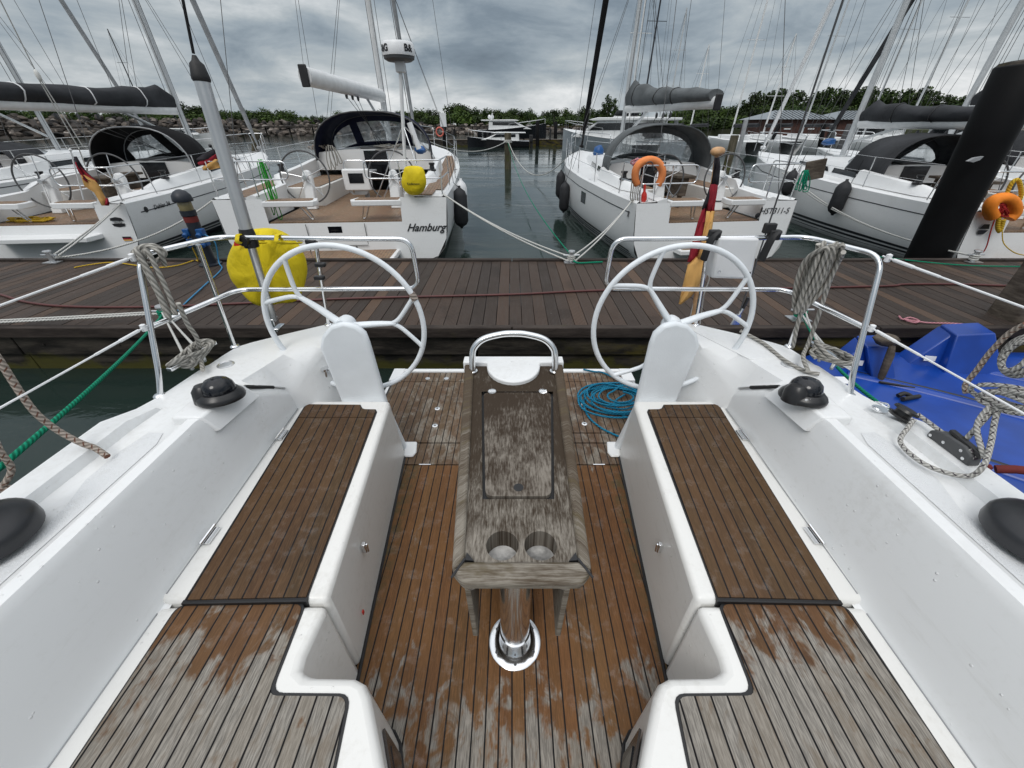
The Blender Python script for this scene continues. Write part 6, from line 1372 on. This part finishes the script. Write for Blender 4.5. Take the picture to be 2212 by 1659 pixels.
for px0, px1, Y, lab in ((1685, 1652, 46, 'dark pile before the left end of the brown boathouse'), (1780, 1768, 44, 'dark pile standing before the middle of the brown boathouse'), (1836, 1808, 38, 'grey pile just left of the mast of the yacht behind the black pile'), (1800, 1792, 34, 'weathered timber pile below a white cabin sign')):
    wpile(px0, 268, 330, Y, .2, lab, M['pile_black'] if 'dark' in lab else M['dkgrey'], 'piles before the boathouses', px1=px1)
q = MB(); a = PY(957, 259, 55.6); q.box(a, (.75, .06, 1.35)); nb = loose(q, 'notice_board', M['white'], 'small white notice board on a black pile at the floating pier', 'sign')
q = MB(); a = PY(950, 285, 55.7); q.tube([a+V((.42*math.cos(t), .0, .45*math.sin(t))) for t in [2*PI*i/16 for i in range(16)]], .09, 8, closed=True); loose(q, 'ring_lifebuoy', M['buoy'], 'faded red ring lifebuoy on the black pile with the notice board', 'lifebuoy', smooth=60)
# floating pier in the middle distance
fp_ = thing('floating_pier', 'low weathered floating pier crossing the basin behind the open berth', 'pier', (2, 61, 0))
q = MB()
for x0, x1, y in ((-11.5, 1.5, 60.5), (1.7, 14, 61.5), (14.2, 27, 62)): q.box(((x0+x1)/2, y, .28), (x1-x0, 2.2, .85))
q.build('pier_float', M['timber'], fp_, bevel=.04)
q = MB()
for x0, x1, y in ((-11.5, 1.5, 60.5), (1.7, 14, 61.5), (14.2, 27, 62)): q.box(((x0+x1)/2, y, .735), (x1-x0+.02, 2.3, .05))
q.build('pier_deck', M['oldwood'], fp_)
q = MB()
for x in (-7.6, -3.2, 5, 9): q.tube([(x, 60, .7), (x, 60, 1.9)], .10, 8)
q.each('pier_post', M['blackmat'], fp_)
fp2 = thing('floating_pier', 'floating pier with red buoys in front of the brown boathouses', 'pier', (35, 55, 0))
q = MB(); q.box((39, 56.5, .3), (34, 2.6, .75)); q.build('pier_float', M['timber'], fp2, bevel=.04); q = MB(); q.box((39, 56.5, .70), (34.1, 2.7, .06)); q.build('pier_deck', M['oldwood'], fp2)
for k, px0 in enumerate((1692, 1709, 1724, 1743)):
    q = MB(); q.blob(PY(px0, 315.5, 54.9), .30, 12, 8); loose(q, 'mooring_buoy', M['buoy'], 'small faded red buoy hanging in a row along the pier at the brown boathouse', 'buoy', 'four red buoys along the boathouse pier', smooth=60)
# ------------------------------------------------------------------ the blue float
bf = thing('float_dock', 'bright blue moulded plastic float dock with two upright stops beside the near yacht', 'float dock', (3.6, 2.4, 0))
out = fillet([V(p) for p in ((1.86, -.5, 0), (1.86, 1.9, 0), (2.15, 2.55, 0), (2.75, 3.25, 0), (3.2, 3.70, 0), (6.6, 3.70, 0), (6.8, -.5, 0))], .18, 4, True)
cen = V((4.2, 1.6, 0)); q = MB(); rows = []
for u, z in ((1, -.15), (1.0, .22), (.992, .31), (.972, .355), (.90, .368), (.5, .36), (0.02, .36)): rows.append([cen+(p-cen)*u+V((0, 0, z)) for p in out])
q.grid(rows, closed=True); q.build('float_body', M['blueplastic'], bf, smooth=45)
for lines in (((2.35, 2.62), (3.2, 2.15), (4.2, 1.2), (4.9, .2)), ((3.3, 3.2), (4.0, 2.75), (5.0, 1.9), (6.2, .6)), ((2.05, 1.9), (2.6, 1.2), (3.0, .3)), ((4.4, 3.45), (5.2, 2.9), (6.3, 2.0))):
    q = MB(); q.tube(sm([(x, y, .345) for x, y in lines], 8), .055, 10, flat=.8); q.build('moulded_ridge', M['blueplastic'], bf, smooth=60)
    q = MB(); q.tube(sm([(x+.075, y+.07, .348) for x, y in lines], 8), .022, 8); q.build('ridge_groove', M['lav'], bf, smooth=60)
def stop(tl, tr, bl, br, yy, dp, fin):
    T = [PY(*p, yy+.15) for p in (tl, tr)]; Bp = [PZ(*p, .34) for p in (bl, br)]
    q = MB(); F = [Bp[0], Bp[1], T[1], T[0]]; iF = [q.vert(p) for p in F]; iB = [q.vert(p+V((.08, dp*(1 if k < 2 else .6), 0))) for k, p in enumerate(F)]
    q.face(iF); q.face(iB[::-1])
    for k in range(4): m_ = (k+1) % 4; q.face((iF[m_], iF[k], iB[k], iB[m_]))
    o = q.build('bow_stop', M['blueplastic'], bf, bevel=.014, seg=3)
    q = MB(); f = PZ(*fin, .34); off = V((.05, dp*.25, 0)); a = [f+off, Bp[0]+off, T[0]+off*.6-V((0, 0, .02))]; q.extr(a, (.06, dp*.5, 0)); q.build('stop_fin', M['blueplastic'], o, bevel=.014)
    q = MB(); m = (f+off).lerp(Bp[0]+off, .35)+V((0, -.012, .09)); q.extr([m, m+V((.12, 0, -.01)), m+V((.12, .01, .04)), m+V((0, .01, .05))], (0, -.004, 0)); q.build('sticker', M['white'], bf)
stop((1872, 749), (1928, 747), (1884, 820), (1936, 822), 3.12, .40, (1802, 812))
stop((2068, 724), (2152, 720), (2038, 812), (2166, 814), 3.20, .42, (1964, 802))
q = MB(); a = PY(1905, 742, 3.25); q.tube([a+V((0, -.10, .03)), a+V((0, -.13, -.05)), a+V((0, -.17, -.25)), a+V((0, -.19, -.36))], [.025, .035, .03, .015], 8); q.blob(a+V((0, -.02, .05)), .09, 10, 8, .1, (1.2, 1, .6)); q.build('keel_roller', M['oldwood'], bf, bevel=.01)
q = MB(); q.lathe([(.13, .362), (.13, .368), (.10, .372), (.08, .368), (0, .366)], (3.05, 2.62, 0), 20); q.lathe([(.07, .362), (.07, .37), (0, .37)], (3.25, 2.2, 0), 16); q.build('bung_hole', M['lav'], bf, smooth=40)
q = MB(); m = PZ(1810, 822, .375); q.extr([m+V(p) for p in ((-.10, -.05, 0), (.10, -.06, 0), (.12, .06, 0), (-.08, .07, 0))], (0, 0, .004)); q.build('sticker', M['white'], bf)
q = MB(); q.tube(sm([PZ(1940, 855, .38), PZ(1955, 850, .40), PZ(1968, 858, .38), PZ(1950, 862, .39), PZ(1985, 856, .38)], 5), .02, 7); q.tube([PZ(1900, 825, .38), PZ(1975, 838, .38)], .012, 6); loose(q, 'black_strap', M['blackmat'], 'small black strap lying on the blue float dock', 'strap', smooth=60)
q = MB(); a = PX(2172, 1018, 1.86); q.tube([a+V((-.01, .02, -.01)), a+V((.03, .0, .01)), a+V((.07, -.02, .02))], .016, 8); q.blob(a+V((-.03, .03, -.01)), .014, 8, 6); loose(q, 'red_fitting', M['darkred'], 'dark red fitting beyond the winch above the blue float dock', 'fitting', smooth=50)
# ------------------------------------------------------------------ breakwater, shore and trees
def bw(u): # centre line of the breakwater, u 0..1 from the near end
    return V((-165+290*u, 80+118*u, 0))
def rockmesh(seed):
    rn = random.Random(seed); q = MB(); q.blob((0, 0, 0), 1, 6, 4, .28, (1.25, .95, .75), rn); o = q.build('boulder', M['rock'], org=(0, 0, 0)); me = o.data; bpy.data.objects.remove(o); return me
RM = [rockmesh(k) for k in range(7)]
rn = random.Random(77); cells = []
for i in range(2100):
    u = rn.random()**1.25; h = rn.random(); p = bw(u); n_ = V((118, -290, 0)).normalized(); sz = rn.uniform(.40, .92)*(1-.25*u)
    top = max(1.6, 4.9-5.2*u); p = p+n_*(7.5*(1-h))+V((0, 0, .1+h*top)); cells.append((p, sz*(1.15 if h < .3 else 1), u))
cells.sort(key=lambda c: -c[1]/c[0].length)
for i, (p, sz, u) in enumerate(cells[:300]):
    o = bpy.data.objects.new('boulder', RM[i % 7]); COL.objects.link(o); o.location = p; o.scale = (sz*rn.uniform(.8, 1.3), sz, sz*rn.uniform(.7, 1)); o.rotation_euler = (rn.uniform(-.5, .5), rn.uniform(-.5, .5), rn.uniform(0, 6.3))
    tag(o, 'rough grey boulder in the long breakwater wall behind the basin', 'boulder', 'boulders of the breakwater')
q = MB(); tn = []
for p, sz, u in cells[300:]:
    n0 = len(q.f); q.blob(p, sz, 6, 4, .28, (rn.uniform(.9, 1.4), 1, rn.uniform(.6, .9)), rn); tn += [rn.random()]*(len(q.f)-n0)
n0 = len(q.f)
q.grid([[bw(u)+V((118, -290, 0)).normalized()*d+V((0, 0, z)) for d, z in ((8.5, -.5), (4, max(.8, 2-2*u)), (0, max(1.2, 4.4-5*u)), (-8, max(1.0, 4-5*u)), (-14, 0))] for u in [k/20 for k in range(21)]]); tn += [.05]*(len(q.f)-n0)
o = q.build('breakwater_rubble', M['rock'], org=(0, 0, 0), attr=lambda i: tn[i]); tag(o, 'mass of smaller stones packed between the boulders of the breakwater', 'rubble', kind='stuff')
# old timber jetty along the rocks
tj = thing('timber_jetty', 'dark old timber jetty on posts running along the foot of the breakwater', 'jetty', bw(.4))
q = MB(); n_ = V((118, -290, 0)).normalized()
for k in range(30):
    a = bw(k/30)+n_*11+V((0, 0, 1.9)); b = bw((k+1)/30)+n_*11+V((0, 0, 1.9)); q.beam(a, b, 1.6, .28)
q.build('walkway', M['timber'], tj)
q = MB()
for k in range(60): a = bw(k/60)+n_*10.6; q.box(a+V((0, 0, .9)), (.28, .28, 2.4 if k % 4 else 3.4))
q.each('jetty_post', M['timber'], tj)
# land behind
def land(name, pts, z, lab):
    q = MB(); q.prism(pts, -.5, z); o = q.build(name, M['land'], org=(0, 0, 0)); return tag(o, lab, 'land', kind='structure')
land('shore', [(-420, 120), (-160, 140), (0, 205), (150, 262), (420, 280), (700, 900), (-700, 900)], 1.4, 'low green shore behind the breakwater')
land('shore', [(36, 92), (60, 84), (330, 84), (420, 250), (120, 240), (60, 150)], 1.6, 'wooded shore behind the brown boathouses')
def crown(seed, kind, mat, N=900):
    rn = random.Random(seed); q = MB(); tn = []; bl = []
    if kind == 'round': bl = [(V((rn.uniform(-.55, .55), rn.uniform(-.5, .5), rn.uniform(.45, 1.45))), rn.uniform(.30, .52)) for _ in range(12)]+[(V((0, 0, .9)), .62)]
    if kind == 'tall': bl = [(V((rn.uniform(-.24, .24), rn.uniform(-.24, .24), z)), rn.uniform(.22, .36)) for z in [.35+.17*k for k in range(11)]]+[(V((rn.uniform(-.3, .3), 0, rn.uniform(.6, 1.6))), .26) for _ in range(5)]
    if kind == 'pine': bl = [(V((rn.uniform(-.7, .7), rn.uniform(-.5, .5), rn.uniform(1.35, 1.75))), rn.uniform(.2, .34)) for _ in range(9)]
    if kind == 'bush': bl = [(V((rn.uniform(-1.1, 1.1), rn.uniform(-.5, .5), rn.uniform(.12, .55))), rn.uniform(.22, .42)) for _ in range(13)]
    for c, r in bl:
        tone0 = rn.uniform(-.15, .15)
        for _ in range(int(N/len(bl))):
            d = V((rn.gauss(0, 1), rn.gauss(0, 1), rn.gauss(0, 1))).normalized(); p = c+d*r*(rn.random()**.35); s = rn.uniform(.045, .085)
            a = V((rn.gauss(0, 1), rn.gauss(0, 1), rn.gauss(0, 1))).normalized(); b = a.cross(d+V((.01, .3, .2))).normalized()
            q.poly([p+a*s, p+b*s*.8, p-a*s, p-b*s*.8]); tn.append(min(1, max(0, .5+tone0+rn.uniform(-.4, .4))))
    o = q.build('crown', mat, org=(0, 0, 0), attr=lambda i: tn[i]); me = o.data; bpy.data.objects.remove(o); return me
CR = {'round': [crown(k, 'round', M['leaf1' if k % 2 else 'leaf2'], 1100) for k in range(5)], 'tall': [crown(20+k, 'tall', M['leaf3'], 1100) for k in range(3)], 'pine': [crown(40, 'pine', M['leaf1'], 600)], 'bush': [crown(50+k, 'bush', M['leaf2' if k else 'leaf1'], 700) for k in range(3)]}
tq = MB(); tq.tube([(0, 0, 0), (.02, .01, .4), (0, 0, .8), (.03, 0, 1.2)], [.07, .055, .045, .02], 7)
for k in range(4): tq.tube([(0, 0, .55+.12*k), (.3*math.cos(k*1.7), .3*math.sin(k*1.7), .95+.13*k)], [.03, .01], 5)
o = tq.build('trunk', M['bark'], org=(0, 0, 0)); TRK = o.data; bpy.data.objects.remove(o)
LAB = {'round': ('round leafy tree in the dark green belt along the far shore', 'trees along the far shore'), 'tall': ('tall upright poplar-like tree in the grove behind the boathouses', 'tall trees behind the boathouses'), 'pine': ('flat topped pine standing clear on the skyline above the floating pier', None), 'bush': ('rounded leafy bush at the foot of the far trees', 'bushes along the far shore')}
TC = 0
def tree(kind, px, Y, ptop, wd=1.0, z0=1.4):
    """a tree whose top shows at height ptop over the far shore"""
    global TC; TC += 1
    tp = PY(px, ptop, Y); h = max(1.5, tp.z-z0); hm = {'round': 1.9, 'tall': 2.5, 'pine': 2.0, 'bush': .9}[kind]; s = h/hm
    r = thing({'round': 'tree', 'tall': 'tall_tree', 'pine': 'pine_tree', 'bush': 'bush'}[kind], LAB[kind][0], 'bush' if kind == 'bush' else 'tree', (tp.x, Y, z0), group=LAB[kind][1]); r.rotation_euler.z = rn.uniform(0, 6.3); r.scale = (s*wd, s*wd, s)
    for nm, me in (('trunk', TRK), ('crown', CR[kind][TC % len(CR[kind])])):
        if kind == 'bush' and nm == 'trunk': continue
        o = bpy.data.objects.new(nm, me); COL.objects.link(o); o.parent = r
        if nm == 'trunk' and kind != 'round': o.scale = (1, 1, 1.4)
rn = random.Random(5)
prof_l = [(-120, 232), (0, 232), (60, 236), (200, 240), (380, 238), (400, 226), (470, 232), (545, 232), (600, 238), (680, 245), (760, 246), (880, 240), (930, 236), (965, 238), (985, 226), (1010, 228), (1040, 240), (1090, 236), (1150, 243), (1190, 236), (1240, 240), (1262, 234), (1300, 245), (1400, 244), (1520, 246)]
def prof(px, P):
    for (a, ya), (b, yb) in zip(P, P[1:]):
        if a <= px <= b: return ya+(yb-ya)*(px-a)/(b-a)
    return P[-1][1]
px = -120
while px < 1520:
    Y = 150+95*max(0, px)/1300+rn.uniform(0, 22)
    tree('round', px, Y, prof(px, prof_l)+rn.choice((-9, -4, 0, 3, 7))+rn.uniform(-2, 2), rn.uniform(.8, 1.4)); px += rn.uniform(9, 16)
px = -120
while px < 1480:
    Y = 138+88*max(0, px)/1300; tree('bush', px, Y, prof(px, prof_l)+rn.uniform(8, 14), rn.uniform(1.0, 1.5), 2.0); px += rn.uniform(14, 24)
for p_, t_ in ((990, 224), (1050, 228), (1100, 234)): tree('round', p_, 215, t_, .75)
tree('pine', 1198, 210, 235, .9)
for p_, t_ in ((1318, 196), (1332, 205), (1308, 215)): tree('tall', p_, 130, t_, .8)
prof_r = [(1480, 232), (1530, 226), (1560, 230), (1600, 226), (1625, 205), (1650, 194), (1690, 190), (1740, 196), (1752, 205), (1775, 192), (1800, 186), (1840, 190), (1880, 184), (1910, 188), (1960, 186), (2000, 184), (2030, 190), (2060, 202), (2100, 210), (2135, 214), (2170, 208), (2260, 206)]
px = 1480
while px < 2260:
    k = 'round' if px < 1605 else 'tall'; Y = rn.uniform(128, 142); tree(k, px, Y, prof(px, prof_r)+rn.uniform(-9, 0), 1.1 if k == 'tall' else 1.2); px += rn.uniform(9, 14)
px = 1470
while px < 2270:
    tree('round', px, rn.uniform(108, 120), max(prof(px, prof_r)+16, 218)+rn.uniform(0, 12), rn.uniform(1.2, 1.6)); px += rn.uniform(14, 22)
px = 1470
while px < 2270:
    tree('bush', px, rn.uniform(92, 100), rn.uniform(248, 258), 1.6, 1.5); px += rn.uniform(22, 34)
# ------------------------------------------------------------------ boathouses and craft behind
def boathouse(label, px0, px1, Y, depth, hw=2.3, hr=1.1):
    a, b = PY(px0, 300, Y).x, PY(px1, 300, Y).x; z0 = .75; h = thing('boathouse', label, 'boathouse', ((a+b)/2, Y+depth/2, z0), group='brown boathouses on the pier')
    q = MB(); q.prism([(a, Y), (b, Y), (b, Y+depth), (a, Y+depth)], z0, z0+hw); q.build('wall', M['boathouse'], h)
    e = .5; ya, yb_ = Y-e, Y+depth+e; a2, b2_ = a-e, b+e; ym = (ya+yb_)/2; ins = min((b2_-a2)*.3, depth*.5); z1 = z0+hw-.05; z2 = z1+hr
    q = MB(); ids = [q.vert(p) for p in ((a2, ya, z1), (b2_, ya, z1), (b2_, yb_, z1), (a2, yb_, z1), (a2+ins, ym, z2), (b2_-ins, ym, z2))]
    for f_ in ((0, 1, 5, 4), (1, 2, 5), (2, 3, 4, 5), (3, 0, 4), (3, 2, 1, 0)): q.face([ids[k] for k in f_])
    rf = q.build('roof', M['metalroof'], h)
    q = MB(); n = int((b2_-a2)/.55)
    for k in range(1, n):
        x = a2+(b2_-a2)*k/n; u = min(1, (x-a2)/ins, (b2_-x)/ins); q.beam((x, ya, z1+.03), (x, ya+(ym-ya)*u, z1+.03+hr*u), .05, .07)
    q.build('roof_seam', M['dkgrey'], rf)
    for k in range(2):
        x = a+(b-a)*(.3+.4*k); q = MB(); q.box((x, Y-.03, z0+1.15), (.9, .05, .14)); q.build('sign', M['white'], h)
boathouse('brown timber boathouse with grey metal roof nearest the open basin', 1655, 1782, 64, 8)
boathouse('brown timber boathouse with grey roof behind the sloping mast and motor yacht', 1800, 1930, 66, 8)
def motor(label, px, py_w, Y, L, rz, hull='gel', fly=True, dark_cabin=False, radar=False, group='motor boats in the basin', H=1.0):
    c = PY(px, 300, Y); r = thing('motor_yacht', label, 'motor yacht', (c.x, Y, 0), rz, group, local=True); Bm = L*.30
    P = lambda nm, q, mt, par=None, **k: q.build(nm, M[mt] if isinstance(mt, str) else mt, par or r, org=(0, 0, 0), **k)
    hb = lambda t: Bm/2*interp([(0, .92), (.4, 1), (.7, .82), (.88, .45), (1, .03)], t); sh = lambda t: (L*.085+L*.06*t**1.8)*H
    q = MB()
    for sd in (-1, 1): q.grid([[V((sd*hb(t)*k, t*L+(.0 if z > .5 else 0), z)) for k, z in ((1, sh(t)), (.97-.2*t, sh(t)*.55), (.88-.35*t, .1), (.5, -.3))] for t in [i/12 for i in range(13)]], flip=(sd > 0))
    q.poly([(-hb(0), 0, sh(0)), (-hb(0)*.88, 0, 0), (hb(0)*.88, 0, 0), (hb(0), 0, sh(0))]); P('hull', q, hull, smooth=50)
    q = MB(); q.grid([[V((u*hb(t), t*L, sh(t)+.02)) for u in (-1, -.5, 0, .5, 1)] for t in [i/12 for i in range(13)]]); P('deck', q, 'gel')
    z0 = sh(.2); w = Bm*.40; h = L*.105
    prof_ = [(L*.16, z0), (L*.78, z0+.1), (L*.66, z0+h*.45), (L*.52, z0+h), (L*.17, z0+h*1.02)]
    q = MB(); q.extr([(-w, y, z) for y, z in prof_], (2*w, 0, 0)); cb = P('cabin', q, 'gel', bevel=.08)
    q = MB()
    for sd in (-1, 1): q.extr([(sd*(w+.012), y, z) for y, z in ((L*.22, z0+h*.52), (L*.60, z0+h*.48), (L*.525, z0+h*.86), (L*.22, z0+h*.88))], (sd*.01, 0, 0))
    q.each('side_window', M['window'], cb, org=(0, 0, 0))
    q = MB(); q.extr([(-w*.9, L*.645, z0+h*.53), (w*.9, L*.645, z0+h*.53), (w*.82, L*.535, z0+h*.95), (-w*.82, L*.535, z0+h*.95)], (0, .06, .10)); P('windscreen', q, 'window', cb)
    q = MB(); q.box((0, L*.155, z0+h*.5), (w*1.5, .03, h*.75)); P('cabin_door', q, 'window', cb)
    q = MB(); q.extr([(-w*1.1, y, z) for y, z in ((L*.06, z0+h*1.0), (L*.56, z0+h*.98), (L*.60, z0+h*1.06), (L*.52, z0+h*1.16), (L*.06, z0+h*1.13))], (w*2.2, 0, 0)); rf = P('roof', q, 'gel', bevel=.05)
    if fly:
        q = MB(); q.extr([(-w*.95, y, z) for y, z in ((L*.16, z0+h*1.1), (L*.50, z0+h*1.1), (L*.44, z0+h*1.5), (L*.40, z0+h*1.45), (L*.16, z0+h*1.35))], (w*1.9, 0, 0)); P('flybridge', q, 'gel', rf, bevel=.06)
        q = MB(); q.extr([(-w*.9, y, z) for y, z in ((L*.44, z0+h*1.5), (L*.46, z0+h*1.5), (L*.41, z0+h*1.85), (L*.395, z0+h*1.85))], (w*1.8, 0, 0)); P('fly_screen', q, 'window', rf)
    if radar:
        q = MB(); q.tube([(0, L*.2, z0+h*1.1), (0, L*.22, z0+h*1.75)], .12, 8); q.box((0, L*.22, z0+h*1.8), (1.4, .2, .16)); q.blob((-.45, L*.22, z0+h*1.45), .33, 10, 8); q.blob((.45, L*.18, z0+h*1.45), .33, 10, 8); P('radar_mast', q, 'white', rf, smooth=50)
    q = MB()
    for sd in (-1, 1):
        pts = [V((sd*(hb(t)-.08), t*L, sh(t)+.75)) for t in (.45, .6, .75, .88, .98)]; q.tube(pts, .025, 6)
        for p in pts: q.tube([p, p-V((0, 0, .75))], .02, 5)
    P('bow_rail', q, 'steel'); return r
motor('dark hulled motor yacht with white cabin and twin radar domes before the breakwater', 1032, 298, 88, 13.2, -PI/2+.06, 'hull_dark', False, radar=True, H=1.35)
mb = motor('low dark workboat with open wheelhouse and outboard at the floating pier', 1143, 312, 57.5, 7.8, PI/2, 'hull_dark', False, H=1.0)
q = MB(); q.box((0, -.25, .95), (.5, .45, .75)); q.box((0, -.3, .2), (.22, .35, 1.2)); q.build('outboard_motor', M['blackmat'], mb, org=(0, 0, 0), bevel=.06)
motor('steel grey motor ketch hull with white wheelhouse behind the grey-hooded yacht', 1455, 300, 38, 14, .60, 'hull_grey', False)
motor('white flybridge motor yacht rising behind the mast of the grey-hooded yacht', 1405, 300, 46, 13, .25, 'gel', True)
motor('white motor yacht with swept flybridge behind the boathouse roofs', 1862, 300, 52, 13.5, -.9, 'gel', True)
motor('broad white motor yacht under the boom with the dark cover', 2008, 300, 36, 11.5, -PI/2+.35, 'gel', True)
motor('white motor cruiser showing just right of the big black pile', 2168, 300, 24, 9.5, -PI/2+.6, 'gel', False)
motor('white motor cruiser behind another at the far right of the basin', 2195, 300, 33, 11, -PI/2+.4, 'gel', True)
motor('small green workboat with a blue tarpaulin roof beside the brown boathouse', 1640, 305, 60, 6, -.2, M['flag_black'] if False else 'metalroof', False)
motor('small white cabin boat lying at the foot of the breakwater on the far side', 345, 290, 78, 9, -PI/2+.1, 'gel', False)
# distant masts: small sailing boats
def far_boat(label, px, Y, H, L=9, rz=.1, mast='alu_w', lean=0):
    c = PY(px, 300, Y); r = thing('distant_sailboat', label, 'sailboat', (c.x, Y, 0), rz, 'distant sailing boats in the basin', local=True)
    q = MB()
    for sd in (-1, 1): q.grid([[V((sd*L*.16*interp([(0, .8), (.4, 1), (.75, .7), (1, .03)], t)*k, t*L, z)) for k, z in ((1, 1.05+.3*t), (.95, .5), (.6, -.2))] for t in [i/8 for i in range(9)]], flip=(sd > 0))
    q.grid([[V((u*L*.16*interp([(0, .8), (.4, 1), (.75, .7), (1, .03)], t), t*L, 1.05+.3*t)) for u in (-1, 0, 1)] for t in [i/8 for i in range(9)]]); q.build('hull', M['gel'], r, org=(0, 0, 0), smooth=50)
    q = MB(); q.prism([(-.9, L*.3), (.9, L*.3), (.6, L*.68), (-.6, L*.68)], 1.1, 1.55); q.build('cabin', M['gel'], r, org=(0, 0, 0), bevel=.08)
    top = V((lean, L*.5, H)); b = V((0, L*.52, 1.4)); q = MB(); q.tube([b, top], [.09, .065], 8)
    for u, w in ((.42, .9), (.70, .7)): m = b.lerp(top, u); q.beam(m+V((-w, 0, 0)), m+V((w, 0, 0)), .05, .04)
    ms = q.build('mast', M[mast], r, org=(0, 0, 0), smooth=50)
    q = MB()
    for e in ((0, L*.98, 1.35), (0, .1, 1.1), (L*.15, L*.47, 1.2), (-L*.15, L*.47, 1.2)): q.tube([V(e), top], .011, 5)
    q.build('stays', M['dkgrey'], ms, org=(0, 0, 0)); q = MB(); q.tube([(0, L*.5, 2.3), (0, L*.08, 2.35)], .16, 8); q.build('furled_sail', M['canvas_dark'], r, org=(0, 0, 0), smooth=50)
for lab, px, Y, H, m_ in (('distant sailboat whose thin mast shows above the charcoal boom cover', 290, 66, 13.2, 'dkgrey'), ('distant sailboat with white mast beside the black furled headsail', 1398, 36, 18, 'alu_w'), ('distant sailboat with dark mast left of the grey boom cover', 1420, 42, 22, 'lip'), ('distant sailboat with slim mast behind the grey boom cover', 1475, 48, 12, 'alu'), ('distant sailboat with short mast right of the grey boom cover', 1530, 50, 9.5, 'alu_w'),
    ('distant sailboat with grey mast between boathouse and grey hood', 1640, 42, 19, 'alu_w'), ('distant sailboat with pale mast standing before the boathouse roof', 1712, 44, 9.5, 'alu_w'), ('distant sailboat with mast rising left of the dark boom cover', 1800, 46, 21, 'alu'), ('distant sailboat with mast above the middle of the dark boom cover', 1960, 40, 20, 'alu'), ('distant sailboat with mast just left of the big black pile', 2060, 38, 21, 'alu')):
    far_boat(lab, px, Y, H, mast=m_, lean=rn.uniform(-.2, .2))
